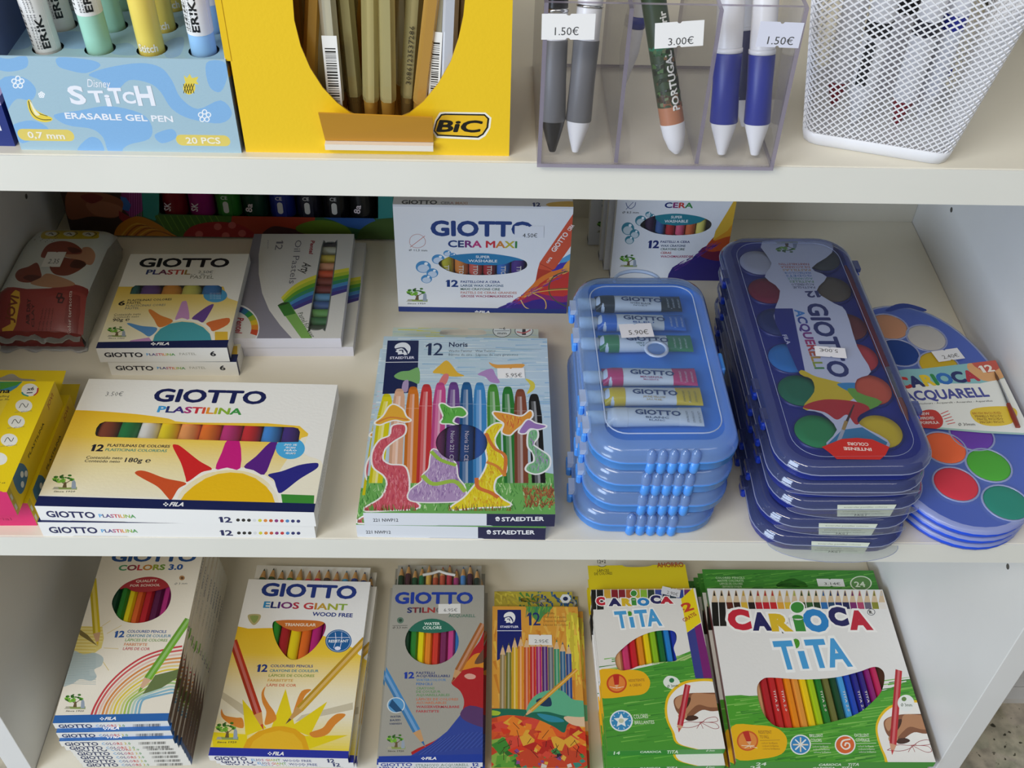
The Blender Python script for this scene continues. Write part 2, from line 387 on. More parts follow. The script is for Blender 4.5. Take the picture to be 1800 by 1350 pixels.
# ------------------------------------------------------------------ setting
def laminate(name, col, rough=.42):
    m, nt, b = newmat(name); n = nt.nodes.new('ShaderNodeTexNoise'); n.inputs['Scale'].default_value = 14; n.inputs['Detail'].default_value = 4
    r = nt.nodes.new('ShaderNodeValToRGB'); r.color_ramp.elements[0].position = .35; r.color_ramp.elements[1].position = .65
    r.color_ramp.elements[0].color = (*mix(col, '#000', .03), 1); r.color_ramp.elements[1].color = (*hexc(col), 1)
    tc = nt.nodes.new('ShaderNodeTexCoord'); nt.links.new(tc.outputs['Object'], n.inputs['Vector'])
    nt.links.new(n.outputs[0], r.inputs[0]); nt.links.new(r.outputs[0], b.inputs['Base Color']); b.inputs['Roughness'].default_value = rough
    n2 = nt.nodes.new('ShaderNodeTexNoise'); n2.inputs['Scale'].default_value = 700; bp = nt.nodes.new('ShaderNodeBump'); bp.inputs['Strength'].default_value = .05; bp.inputs['Distance'].default_value = .0005
    nt.links.new(tc.outputs['Object'], n2.inputs['Vector']); nt.links.new(n2.outputs[0], bp.inputs['Height']); nt.links.new(bp.outputs[0], b.inputs['Normal'])
    return m
LAM = laminate('cream_laminate', '#e6dfcd'); LAMP = laminate('panel_laminate', '#e2e1de')
ZA, ZC, TH, XL, XR, DP, FLO = 310.5, -335, 22, -410.6, 414.4, 396, -425
unit = tag(empty('shelf_unit', (0, 0, FLO*MM)), 'cream white laminate shelf unit holding all the stationery', 'shelf unit')
def upart(name, x0, x1, y0, y1, z0, z1, mat=LAM, bev=.6, par=unit):
    b = MB(); b.box(x0, x1, y0, y1, z0-FLO, z1-FLO); o = b.build(name, mat, par)
    md = o.modifiers.new('b', 'BEVEL'); md.width = bev*MM; md.segments = 2; return o
for zt, y0 in ((ZA, 0), (0, 0), (ZC, -9)):
    s_ = upart('shelf_board', XL+.3, XR-.3, y0+.8, DP, zt-TH, zt)
    b = MB(); b.box(XL+.3, XR-.3, y0, y0+.8, zt-TH+.4-FLO, zt-.4-FLO); b.build('edge_band', laminate('edge_band', '#e6e4da', .35), s_)
pl = upart('side_panel', XL-TH, XL, -9, DP+4, FLO, 640, LAMP); pr = upart('side_panel', XR, XR+TH, -9, DP+4, FLO, 640, LAMP)
upart('back_panel', XL, XR, DP, DP+4, FLO, 640)
upart('plinth', XL, XR, 20, 38, FLO, ZC-TH)
HM = plastic('#55524c', .8, name='hole')
def pegs(par, x, sx, ys, zs):
    for y in ys:
        for z in zs:
            b = MB(); b.lathe([(2.4, 0), (2.4, .25), (1.7, .3), (1.6, .05)], 12); o = b.build('peg_hole', HM, par)
            o.location = (x*MM, y*MM, (z-FLO)*MM); o.rotation_euler = (0, math.radians(90*sx), 0)
pegs(pr, XR, -1, (40, 330), (-48, -80, 60, 92, 124, 156, 236)); pegs(pl, XL, 1, (40, 330), (-48, -80, 60, 92, 124, 156, 236))
# floor of speckled stone
m, nt, b = newmat('speckled_stone'); tc = nt.nodes.new('ShaderNodeTexCoord')
v = nt.nodes.new('ShaderNodeTexVoronoi'); v.inputs['Scale'].default_value = 38; v2 = nt.nodes.new('ShaderNodeTexNoise'); v2.inputs['Scale'].default_value = 60; v2.inputs['Detail'].default_value = 5
r = nt.nodes.new('ShaderNodeValToRGB'); e = r.color_ramp.elements; e[0].color = (*hexc('#8f8a70'), 1); e[1].color = (*hexc('#c9bd9c'), 1); e[0].position = .3; e[1].position = .62
r2 = nt.nodes.new('ShaderNodeValToRGB'); r2.color_ramp.elements[0].position = .30; r2.color_ramp.elements[1].position = .36; r2.color_ramp.elements[0].color = (.12, .12, .09, 1); r2.color_ramp.elements[1].color = (1, 1, 1, 1)
n3 = nt.nodes.new('ShaderNodeTexNoise'); n3.inputs['Scale'].default_value = 130; n3.inputs['Detail'].default_value = 2
mx = nt.nodes.new('ShaderNodeMix'); mx.data_type = 'RGBA'; mx.blend_type = 'MULTIPLY'; mx.inputs[0].default_value = 1
mx2 = nt.nodes.new('ShaderNodeMix'); mx2.data_type = 'RGBA'; mx2.blend_type = 'MIX'; mx2.inputs[0].default_value = .04
for n in (v, v2, n3): nt.links.new(tc.outputs['Object'], n.inputs['Vector'])
nt.links.new(v2.outputs[0], r.inputs[0]); nt.links.new(r.outputs[0], mx2.inputs[6]); nt.links.new(v.outputs['Color'], mx2.inputs[7])
hs = nt.nodes.new('ShaderNodeHueSaturation'); hs.inputs['Saturation'].default_value = .8; nt.links.new(mx2.outputs[2], hs.inputs['Color'])
nt.links.new(n3.outputs[0], r2.inputs[0]); nt.links.new(hs.outputs[0], mx.inputs[6]); nt.links.new(r2.outputs[0], mx.inputs[7]); nt.links.new(mx.outputs[2], b.inputs['Base Color']); b.inputs['Roughness'].default_value = .3
fb = MB(); fb.box(-1800, 1800, -1800, 1500, -20, 0); fl = fb.build('floor', m); fl.location = (0, 0, FLO*MM); tag(fl, kind='structure')
# low white board on the floor beyond the unit
ex = empty('floor_board', (470*MM, 116*MM, FLO*MM)); tag(ex, 'low white ridged board lying on the stone floor beside the shelf unit', 'board')
b = MB(); b.box(0, 320, 0, 14, 0, 9); b.build('front_rail', LAMP, ex); b = MB(); b.box(0, 320, 14.6, 24, 0, 11); b.build('ridge', LAMP, ex); b = MB(); b.box(0, 320, 24.6, 34, 0, 10); b.build('rear_rail', LAMP, ex)
# ------------------------------------------------------------------ middle shelf, left half
# white box of twelve modelling clay sticks, two lying one on the other
K = CR['K10']; W_, L_, T_ = 191, 126, 15.3
G1 = 'flat white boxes of twelve modelling clay sticks'
p12 = carton('modelling_clay_box', 'upper of two wide white and yellow modelling clay boxes with a sun print', 'box', G1, -310, 2.6, 15.7, -1.1, W_, L_, T_, '#f1efe9', True)
c = top(p12, W_, L_, T_, K, '#f3efe2'); c.bands([262, 420, 600, 760], ['#f2c023', '#f6cf4a', '#f6e6b0', '#f7eed2'])
c.uv([(W_*.78, 0), (W_, 0), (W_, L_*.62), (W_*.9, L_*.55)], '#f6efd8')
c.blob([(200, 40), (1000, 30), (1800, 90), (1740, 300), (1660, 620), (1620, 545), (1520, 500), (1500, 350), (870, 330), (760, 308), (600, 285), (400, 268), (240, 260), (120, 262)], '#f4f2ec', 3)
WN = [(345, 392), (352, 362), (372, 336), (400, 325), (1465, 357), (1492, 364), (1502, 384), (1494, 440), (1380, 442), (372, 411), (350, 405)]
c.hole(WN)
c.poly([(828, 768), (850, 735), (900, 690), (970, 645), (1040, 620), (1110, 612), (1180, 618), (1250, 645), (1310, 690), (1345, 735), (1365, 795), (820, 795)], '#f3c11a')
c.line([(790, 775), (820, 715), (880, 660), (960, 615), (1050, 594), (1120, 590), (1210, 600), (1290, 632), (1350, 682), (1385, 735), (1398, 790)], 3.2, '#fbf6ea', True)
c.blob([(570, 618), (590, 602), (640, 608), (740, 645), (858, 672), (815, 705), (775, 768), (755, 755), (700, 695), (620, 650)], '#d4552a')
c.blob([(783, 465), (805, 455), (835, 470), (930, 545), (1005, 592), (945, 612), (868, 665), (855, 640), (830, 560)], '#d8282a')
c.blob([(1092, 430), (1160, 432), (1165, 588), (1090, 585), (1025, 592), (1060, 500)], '#cf1f80', 3)
c.blob([(1330, 445), (1375, 440), (1340, 540), (1300, 625), (1240, 600), (1185, 580), (1255, 520)], '#5c2385', 3)
c.blob([(1322, 625), (1400, 605), (1500, 570), (1590, 558), (1607, 570), (1590, 595), (1500, 650), (1395, 728), (1370, 700), (1355, 655)], '#2b2a86')
c.poly([(1395, 735), (1583, 742), (1580, 800), (1405, 800)], '#3f9037')
c.ell(1365, 415, 1530, 537, '#4fb0e4')
c.poly([(-40, 743), (1640, 790), (1640, 860), (-60, 860)], '#162155')
for i, t in enumerate(('¡NO SE', 'SECAN!', 'NÃO', 'SECAM!')): c.text(t, (1412+8*(i % 2), 460+16*i), (1484-8*(i % 2), 462+16*i), 450+16*i, '#fff', .02, res=1)
c.text('GIOTTO', (665, 212), (1302, 229), 137, NAVY, .035)
c.text('PLASTILINA', (692, 273), (1170, 288), 236, rain('PLASTILINA'), .035)
c.text('12', (313, 492), (386, 494), 453, '#1f2030', .03)
c.text('PLASTILINAS DE COLORES', (412, 466), (765, 473), 451, '#2a2b38', .02, res=2); c.text('PLASTICINAS COLORIDAS', (400, 491), (748, 498), 476, '#5f9c84', .02, res=2)
c.text('Contenido neto', (292, 535), (497, 539), 519, '#3b3b3b', .01, res=2); c.text('Conteúdo neto', (283, 554), (483, 558), 539, '#3b3b3b', .01, res=2); c.text('180g ℮', (510, 554), (655, 558), 529, '#3b3b3b', .02, res=2)
fila(c, (733, 804), (843, 805), 780); tree_logo(c, 98, 622, 242, 712)
c.text('3.50€', (402, 181), (498, 181), 157, '#8d8d8d', 0, res=1)
c.build()
film(c, WN, d=.3); xs = [c.P(x, 385)[0] for x in (330, 455, 570, 685, 800, 918, 1040, 1160, 1275, 1388, 1510)]
y0, y1 = c.P(900, 470)[1], c.P(900, 300)[1]
sticks(p12, xs, y0, y1, T_, ['#8f3f20', '#0f8040', '#efece6', '#f4d90c', '#f6a25c', '#f07818', '#c7287c', '#d01c28', '#3d8fe0', '#40207c'], name='clay_stick', rough=.55)
e = end(p12, W_, T_, K, '#f2f1ee'); e.text('GIOTTO', (76, 864), (350, 871), 829, NAVY, .03); e.text('PLASTILINA', (370, 866), (576, 870), 847, rain('PLASTILINA'), .02, res=2)
e.text('12', (1045, 893), (1119, 896), 862, NAVY, .03)
for i in range(12):
    x = 1152+31*i; y = 881+.6*i; e.ell(x-11, y-9, x+11, y+9, ['#222', '#222', '#222', '#ddd', '#d8cf3a', '#e0893a', '#c9502c', '#8a2f78', '#c8313a', '#4a86c0', '#2b2f6a', '#2b2f6a'][i], 10)
e.uv([(20, 0), (60, 0), (58, .7), (22, .7)], '#c9c7c0')
e.build('printed_end')
rs = rside(p12, W_, L_, T_, None, '#eceae2')
for i in range(3): rs.textuv('Plastilina ideal para modelar y crear figuras de colores', 14, 3+3.6*i, 96, 1.7, '#77746c', 0, res=1)
rs.build('printed_side')
q, = stack(p12, 1, [(-312, 1, 0, 0)], ['lower of two wide white and yellow modelling clay boxes, mostly covered'])
b = MB(); b.box(4, 187, 125.5, 140, 7.4, 8.0); hg = b.build('hang_tab', plastic('#efece4', .45), q)
hc = Cv(q, (4, 126, 8), (1, 0, 0), (0, 1, 0), 183, 14, None, '#efece4'); hc.uv([(22, 4), (44, 4), (46, 7), (44, 10), (22, 10), (20, 7)], '#b5543c'); hc.uv([(78, 5), (104, 5), (104, 7), (95, 8), (91, 10), (87, 8), (78, 7)], '#6b6962'); hc.uv([(158, 3), (170, 3), (172, 8), (168, 12), (160, 12), (157, 8)], '#222'); hc.build('printed_tab', parent=q)
# white box of six pastel modelling clay sticks
K = CR['K5']; W_, L_, T_ = 103, 123, 15; G2 = 'small white boxes of six pastel modelling clay sticks'
p6 = carton('modelling_clay_box', 'upper of two small white boxes of six pastel clay sticks with a teal sun', 'box', G2, -312, 164, 15.6, 1.4, W_, L_, T_, '#eeece4', True)
c = top(p6, W_, L_, T_, K, '#efece2'); c.bands([690, 800, 960, 1090], ['#e6c04a', '#ecd27c', '#f0e6c0', '#f1ead2'])
c.poly([(860, 440), (1760, 440), (1680, 800), (1590, 770), (1560, 690), (800, 688)], '#f0ede4')
WN = [(906, 742), (920, 700), (945, 682), (1525, 682), (1550, 695), (1545, 745)]; c.hole(WN)
c.ell(1420, 702, 1586, 800, '#4f9cc8')
c.poly([(1068, 1066), (1080, 1030), (1120, 985), (1190, 948), (1270, 935), (1350, 942), (1420, 975), (1465, 1020), (1480, 1080), (1060, 1085)], '#4ba3ae')
c.line([(1048, 1072), (1075, 1010), (1130, 958), (1210, 928), (1300, 922), (1390, 940), (1460, 985), (1500, 1075)], 2.4, '#f6f2e6', True)
c.blob([(893, 955), (905, 945), (990, 965), (1098, 980), (1045, 1038), (990, 1010)], '#5b93c9'); c.blob([(1037, 862), (1055, 850), (1120, 890), (1208, 930), (1115, 975), (1075, 920)], '#d8823c')
c.blob([(1268, 800), (1285, 792), (1305, 800), (1322, 915), (1270, 908), (1222, 922), (1245, 860)], '#c893c4', 3); c.blob([(1462, 820), (1493, 816), (1460, 880), (1418, 940), (1380, 925), (1338, 912), (1400, 860)], '#6a4a92', 3)
c.blob([(1440, 945), (1520, 920), (1600, 910), (1590, 955), (1490, 1002), (1465, 975)], '#d8703a', 3); c.poly([(1500, 1005), (1590, 1005), (1590, 1062), (1500, 1070)], '#e2b83c'); c.poly([(910, 1066), (1040, 1045), (1060, 1072), (900, 1085)], '#c893c4')
c.poly([(640, 1078), (1600, 1062), (1600, 1140), (640, 1150)], '#1a2352')
c.text('GIOTTO', (962, 555), (1592, 556), 492, '#17181f', .035); c.text('PLASTILINA', (1016, 606), (1480, 608), 572, ['#2b3a70', '#3a3a78', '#6a3050', '#b03a40', '#c0453a', '#b8503a', '#a08040', '#888', '#888', '#888'], .03)
c.text('PASTEL', (1325, 634), (1490, 636), 612, '#8a8878', .01, res=2); c.text('6', (822, 822), (868, 822), 790, '#222', .03)
for i, (t, x0, x1, y) in enumerate((('PLASTILINAS COLORES', 890, 1198, 794), ('PASTEL', 885, 985, 812), ('PLASTICINAS CORES', 878, 1155, 832), ('PASTEL', 872, 970, 850))): c.text(t, (x0, y), (x1, y-8*(x1-x0)/300), y-14, '#3a3a40' if i < 2 else '#8a8a80', .015, res=1)
c.text('Contenido neto', (792, 895), (982, 889), 880, '#444', 0, res=1); c.text('Conteúdo neto', (790, 911), (970, 905), 897, '#444', 0, res=1); c.text('90g ℮', (784, 935), (902, 930), 914, '#333', .015, res=2)
for i in range(4): c.text('no se seca', (1465, 740+12*i), (1540, 740+12*i), 733+12*i, '#eef', 0, res=1)
tree_logo(c, 745, 968, 880, 1044); fila(c, (1058, 1100), (1180, 1099), 1080); c.build(); film(c, WN, d=.3)
price_px(c, (1330, 606), (1500, 606), (1334, 572), '2.50€', bg='#eeebe2', tx=(.3, .2, .6, .5))
xs = [c.P(x, 715)[0] for x in (880, 960, 1108, 1250, 1390, 1560)]; sticks(p6, xs, c.P(1200, 770)[1], c.P(1200, 665)[1], T_, ['#2f6f6a', '#6a4a90', '#e0983c', '#d8d66a', '#3f7fc4'], name='clay_stick', rough=.55)
e = end(p6, W_, T_, K, '#efede6'); e.text('GIOTTO', (733, 1182), (1000, 1182), 1150, '#1c1d28', .03); e.text('PLASTILINA', (1025, 1172), (1225, 1172), 1155, rain('PLASTILINA'), .02, res=1); e.text('PASTEL', (1255, 1168), (1370, 1167), 1152, '#a8a696', 0, res=1); e.text('6', (1470, 1175), (1510, 1175), 1142, '#1c1d28', .03); e.build('printed_end')
s6 = rside(p6, W_, L_, T_, None, '#e4e1d6'); s6.uv([(0, 0), (4, 0), (4, T_), (0, T_)], '#1a2352'); s6.build('printed_side')
stack(p6, 1, [(-307, 165.5, 0, .6)], ['lower of two small white boxes of six pastel clay sticks'])
# oil pastel boxes
K = CR['K6']; W_, L_, T_ = 91, 144, 10.3; G3 = 'grey and white oil pastel boxes'
op = carton('oil_pastel_box', 'upper grey and white oil pastel box with a rainbow stroke and colour slot', 'box', G3, -213, 188, 11, 1.2, W_, L_, T_, '#dcdbe0', True)
c = top(op, W_, L_, T_, K, '#dcdad4'); c.poly([(200, 320), (290, 325), (265, 480), (265, 620), (290, 760), (340, 880), (420, 990), (520, 1100), (20, 1100)], '#8b8894')
c.uv(c.ellpts(-120, 830, 270, 1180), '#e9e7ea'); c.uv(c.ellpts(-110, 845, 262, 1165), '#d9d7d4')
for i, k in enumerate(['#8a2f3a', '#6a2a50', '#30357c', '#2f6d96', '#2f8a50', '#9cb03a', '#d8b82f', '#d8862f', '#c24a2f']):
    a0 = 105-14*i; o_ = c.ellpts(-110, 845, 262, 1165, 14, a0-15, a0); i_ = c.ellpts(-70, 885, 212, 1125, 14, a0-15, a0); c.uv(o_+i_[::-1], k)
for j, k in enumerate(['#e6df4a', '#b9cc3e', '#62a53a', '#3f8f6a', '#4f8fc4', '#41549e', '#4a3f86']):
    o1 = [(425+9*j, 790+14*j), (520+4*j, 700+24*j), (640, 640+27*j), (780, 600+26*j), (915, 575+24*j)]; o2 = [(434+9*j, 804+14*j), (524+4*j, 724+24*j), (640, 667+27*j), (780, 626+26*j), (913, 599+24*j)]
    c.uv(catmull(c.PP(o1), 4, False)+catmull(c.PP(o2), 4, False)[::-1], k)
c.poly([(400, 845), (485, 825), (655, 1088), (575, 1088)], '#7fae5a'); c.poly([(400, 845), (485, 825), (530, 905), (450, 925)], '#3f7a35'); c.blob([(400, 848), (440, 825), (485, 825), (450, 842)], '#2f4a2a', 3)
SL = [(725, 430), (740, 402), (770, 397), (805, 400), (822, 425), (750, 970), (730, 1008), (690, 1018), (645, 1012), (630, 985)]
c.blob([(x+(8 if x > 735 else -8), y+(8 if y > 700 else -8)) for x, y in SL], '#6e7470', 3); c.hole(SL, True, 4)
c.text('Oil Pastels', (530, 378), (482, 690), (575, 378), '#77757c', .0, res=2)
c.text('12', (395, 378), (380, 448), (445, 378), '#77757c', 0, res=2); c.text('Pentel', (640, 380), (625, 475), (670, 380), '#a83a44', .03, res=2, slant=.2); c.text('Arty', (585, 535), (560, 610), (650, 540), '#333', .01, res=2, slant=.3)
c.text('Pentel', (110, 935), (95, 1045), (160, 935), '#a83a44', .03, res=2, slant=.2); c.text('Pastel for ever', (545, 905), (640, 1080), (580, 895), '#24401f', .0, res=1)
c.text('pastels', (330, 378), (325, 440), (342, 378), '#9a98a0', 0, res=1); c.build()
price_px(c, (590, 478), (565, 570), (530, 480), '1.95€', bg='#dcdad6') if False else None
film(c, uvp=catmull(c.PP(SL), 4), d=.3)
b0 = [c.P(725, y)[1] for y in (395, 455, 512, 570, 620, 675, 735, 788, 845, 905, 960, 1022)]; xa, xb = c.P(700, 700)[0]-11, c.P(700, 700)[0]+11
for i, k in enumerate(['#c9cdb8', '#dcc850', '#e2a47c', '#d8582f', '#8a3f30', '#7a3030', '#5b93bd', '#3f5f96', '#5f9a50', '#2f6a3c', '#3b4d3c']):
    b = MB(); b.lathe([(4.4, xa), (4.4, xb)], 12, 0, ((b0[i]+b0[i+1])/2, T_-5.4), True, 'x'); b.build('pastel_stick', plastic(k, .6), op)
e = end(op, W_, T_, K, '#dad8e0'); e.build('printed_end')
stack(op, 1, [(-204, 190, 0, 1.0)], ['lower grey and white oil pastel box showing only its right edge'])
# colourful marker box standing against the back
K = CR['K5']; W_, L_, T_ = 330, 130, 24
mk = carton('marker_box', 'colourful patterned box of thick markers standing against the back panel', 'box', None, -392, 376, 0, 0, W_, L_, T_, '#3a5a3a', True, rx=84)
c = top(mk, W_, L_, T_, K, '#2f5a34')
c.poly([(420, 0), (900, 0), (900, 400), (420, 400)], '#3a2a22'); c.poly([(850, -20), (990, -20), (1000, 160), (920, 210), (840, 130)], '#7a2a6a')
for i in range(6): c.line([(905+i*16, -20), (905+i*16, 200)], .5, '#b25aa0')
c.poly([(840, 60), (880, 70), (915, 120), (900, 165), (850, 150)], '#3a6ab0'); c.poly([(985, -20), (1110, -20), (1110, 170), (1085, 230), (1000, 200)], '#2f8f86')
c.blob([(470, 30), (640, 20), (840, 80), (850, 160), (800, 210), (640, 200), (480, 215)], '#8a5238'); c.blob([(600, 110), (720, 95), (840, 130), (850, 170), (800, 205), (660, 190)], '#a0664a')
c.blob([(560, 60), (640, 40), (720, 70), (640, 110)], '#7a2f2a'); c.poly([(830, 160), (990, 250), (985, 300), (920, 290), (830, 210)], '#8a2a2e')
c.blob([(800, 350), (830, 260), (950, 200), (1080, 240), (1200, 320), (1260, 370), (900, 380)], '#c07a1e')
for i in range(6): c.line([(840+i*30, 345), (960+i*26, 250+i*10), (1200+i*5, 345)], 1.2, '#8f4a16' if i % 2 else '#d8a23a', True)
c.blob([(1080, 200), (1200, 190), (1500, 190), (1640, 200), (1550, 250), (1350, 270), (1280, 340), (1180, 300)], '#3f6a24')
for i in range(10): c.line([(1100+i*45, 195), (1160+i*45, 300)], .6, '#6f9a3a')
c.poly([(1620, 195), (2200, 200), (2180, 380), (1590, 380)], '#a23a22'); c.blob([(1280, 350), (1340, 270), (1500, 238), (1680, 260), (1780, 340), (1600, 380), (1400, 380)], '#9a1f22')
for x, y in ((1390, 325), (1520, 272), (1575, 335), (1690, 318), (1620, 262)): c.ell(x-28, y-24, x+28, y+24, '#c2605c', 14)
K6_ = CR['K6']; c.K = K6_
c.blob([(290, 330), (360, 280), (460, 285), (590, 320), (560, 345), (320, 345)], '#4a2a2e'); c.blob([(530, 290), (600, 250), (720, 232), (860, 260), (930, 320), (900, 345), (600, 330)], '#5f7a1e')
c.poly([(730, 215), (1090, 215), (1110, 250), (990, 300), (900, 280), (800, 235)], '#2f5a9a'); c.blob([(980, 380), (1000, 300), (1100, 240), (1230, 235), (1240, 400), (1100, 420)], '#3f5a22'); c.poly([(1085, 0), (1230, 0), (1230, 215), (1110, 225)], '#2f8a86')
c.K = K; MWN = [(1112, -400), (2700, -330), (2700, 200), (1650, 196), (1130, 183), (1112, 170)]; c.hole([(1112, -300), (2640, -300), (2640, 214), (1650, 198), (1130, 183), (1112, 170)])
c.build()
mx0 = c.P(1100, 120)[0]; mw = c.P(1290, 120)[0]-mx0; yb = c.P(1500, 215)[1]
for i, k in enumerate(['#7a1420', '#8f1a6a', '#2f7a2a', '#123a2a', '#1a2a80', '#191a2c', '#151518', '#1a1a1a', '#141414']):
    if mx0+mw*(i+1) > W_-3: break
    b = MB(); b.lathe([(mw*.48, yb), (mw*.48, yb+80)], 16, 0, (mx0+mw*(i+.5), T_-1.5-mw*.48), True, 'y'); o = b.build('marker', plastic(k, .25), mk)
    d = Cv(mk, (mx0+mw*(i+.3), yb, T_-1.4), (1, 0, 0), (0, 1, 0), mw*.4, 40)
    if i in (2, 4, 5, 6): d.uv(rrect(2, 7, 5, 17, 2.4, 3), '#d8d8d2'); d.textuv('CE', 1, 19, 6, 3.5, '#ddd', .01)
    else: d.textuv('8a' if i > 1 else 'SK', 3, 6, 9, 6, '#e6d8dc', .02, ang=80)
    if d.over or d.lay:
        if d.lay: d.lay.insert(0, ([(0, 0), (mw*.4, 0), (mw*.4, 40), (0, 40)], hexc(k)))
        d.build('lettering', None, o)
# foil bag of clay lying by the left side panel
bag = tag(empty('clay_bag', (-409*MM, 199*MM, 0)), 'foil bag of red air dry clay lying against the left side panel', 'clay bag')
def puff(u, v):
    return 1-abs(2*u-1)**6*.18-abs(2*v-1)**5*.22
NB = 16; Wb, Lb, Tb = 73, 122, 38
b = MB(); vs = []; fs = []; rnd = random.Random(5)
for j in range(NB+1):
    for i in range(NB+1):
        u, v = i/NB, j/NB; sl = min(1, v/.22); z = Tb*puff(u, v)*(.55+.45*sl) + rnd.uniform(-.7, .7)
        vs.append((Wb*u + (0 if 0 < i < NB else (3 if i == 0 else -3)*.6), Lb*v, z))
for j in range(NB):
    for i in range(NB): k = j*(NB+1)+i; fs.append((k, k+1, k+NB+2, k+NB+1))
b.add(vs, fs, 0, True)
def skirt(idx, zb, off):
    top_ = [vs[k] for k in idx]; n = len(top_); r0 = rnd
    mid = [(x+off[0]*1.6+r0.uniform(-.8, .8), y+off[1]*1.6+r0.uniform(-.8, .8), z*.5) for x, y, z in top_]; bot = [(x+off[0]*.4, y+off[1]*.4, zb) for x, y, z in top_]
    b.add(top_+mid+bot, [f for i in range(n-1) for f in ((i, i+n, i+n+1, i+1), (i+n, i+2*n, i+2*n+1, i+n+1))], 1 if off != (0, -1) else 0, True)
N1 = NB+1
skirt([i for i in range(N1)][::-1], .5, (0, -1)); skirt([NB+j*N1 for j in range(N1)][::-1], .5, (1, 0)); skirt([j*N1 for j in range(N1)], .5, (-1, 0)); skirt([NB*N1+i for i in range(N1)], .5, (0, 1))
m, nt, pb = newmat('foil'); pb.inputs['Base Color'].default_value = (.55, .56, .55, 1); pb.inputs['Metallic'].default_value = .85; pb.inputs['Roughness'].default_value = .28
nn = nt.nodes.new('ShaderNodeTexNoise'); nn.inputs['Scale'].default_value = 90; bb = nt.nodes.new('ShaderNodeBump'); bb.inputs['Strength'].default_value = .5; bb.inputs['Distance'].default_value = .004; nt.links.new(nn.outputs[0], bb.inputs['Height']); nt.links.new(bb.outputs[0], pb.inputs['Normal']); FOIL = m
o = b.build('bag', [plastic('#7f2f2c', .3, name='bag_film'), FOIL], bag)
# the printed upper sheet follows the bag: lay flat art, then drape it
c = Cv(bag, (0, 0, 36), (1, 0, 0), (0, 1, 0), Wb, Lb, CR['KC'], '#c9cdc8')
c.poly([(-60, 755), (60, 750), (220, 775), (400, 770), (560, 735), (690, 735), (760, 1300), (-200, 1300)], '#8d3733')
c.uv([(0, 0), (Wb, 0), (Wb, 26), (0, 26)], '#8d3733')
c.blob([(325, 340), (340, 285), (400, 270), (740, 275), (780, 320), (740, 370), (400, 375), (340, 370)], '#c2ab2c')
for x in (405, 550, 700): c.ell(x-48, 295, x+48, 350, '#d8d8cc', 16); c.line([(x-20, 330), (x, 310), (x+20, 335)], .8, '#333'); c.line([(x-15, 315), (x+15, 335)], .7, '#333'); c.line([(x+40, 295), (x+62, 320), (x+30, 355)], 1, '#4a4520', True)
for i in range(12): x = 310+i*13; c.ell(x, 350+(i*37 % 50), x+9, 357+(i*37 % 50), '#666', 6)
c.blob([(330, 520), (380, 430), (480, 395), (580, 410), (655, 465), (640, 500), (560, 505), (470, 510), (400, 530)], '#8a4434'); c.blob([(540, 450), (600, 450), (650, 480), (580, 495)], '#5a2a22')
c.blob([(480, 505), (640, 500), (660, 450), (720, 445), (755, 490), (725, 565), (660, 570), (600, 545)], '#b9876a')
c.blob([(430, 520), (560, 535), (680, 560), (640, 620), (540, 670), (440, 660), (400, 600)], '#7f3f2e'); c.blob([(600, 545), (685, 570), (640, 610), (560, 600)], '#4f261e')
c.blob([(125, 665), (150, 620), (230, 600), (300, 570), (330, 640), (330, 690), (250, 725), (160, 715)], '#83402f'); c.blob([(190, 690), (240, 665), (330, 680), (280, 720)], '#5a2a22')
c.blob([(325, 690), (380, 655), (480, 680), (600, 735), (430, 765), (250, 735)], '#b98a6a')
c.poly([(-40, 935), (40, 920), (85, 800), (130, 780), (160, 790), (150, 830), (80, 925), (30, 960), (-40, 975)], '#d8a83a')
c.text('JOVI', (60, 915), (150, 812), (35, 860), '#7a3a22', .03, res=2); c.text('AIR DRY', (190, 925), (240, 820), (165, 915), '#3a1a18', .02, res=2); c.text('CLAY', (225, 935), (260, 840), (205, 930), '#3a1a18', .01, res=2)
for i in range(4): c.text('arcilla secado', (255+32*i, 950), (330+26*i, 860), (245+32*i, 945), '#4f211f', 0, res=1)
c.text('Color terracotta', (505, 970), (575, 785), (480, 965), '#d8c8c0', 0, res=1); c.text('8', (450, 850), (515, 830), 800, '#3f1a1a', 0, res=1)
c.blob([(650, 960), (665, 915), (695, 905), (685, 980), (660, 1010)], '#9a6a3c')
po = c.build('printed_film', printmat(.28))
def bz(x, y):
    u, v = min(1, max(0, x/Wb)), min(1, max(0, y/Lb)); return Tb*puff(u, v)*(.55+.45*min(1, v/.22))
bm = bmesh.new(); bm.from_mesh(po.data)
bmesh.ops.subdivide_edges(bm, edges=[e_ for e_ in bm.edges if e_.calc_length() > .008], cuts=2, use_grid_fill=False); bmesh.ops.triangulate(bm, faces=bm.faces[:])
for v_ in bm.verts: v_.co.z = (bz(v_.co.x/MM, v_.co.y/MM)+.9)*MM+(v_.co.z-.036)
bm.to_mesh(po.data); bm.free()
for p_ in po.data.polygons: p_.use_smooth = True
price(bag, (28, 57, 39.2), (math.cos(.02), .02, 0), (-.02, 1, 0), 16, 21, '2.35', .2, dark='#666', bg='#e6e4e0')
b = MB(); pts = []
for k in range(25): pts.append((3+67*k/24, Lb-1, 3+2*math.sin(k*1.9)))
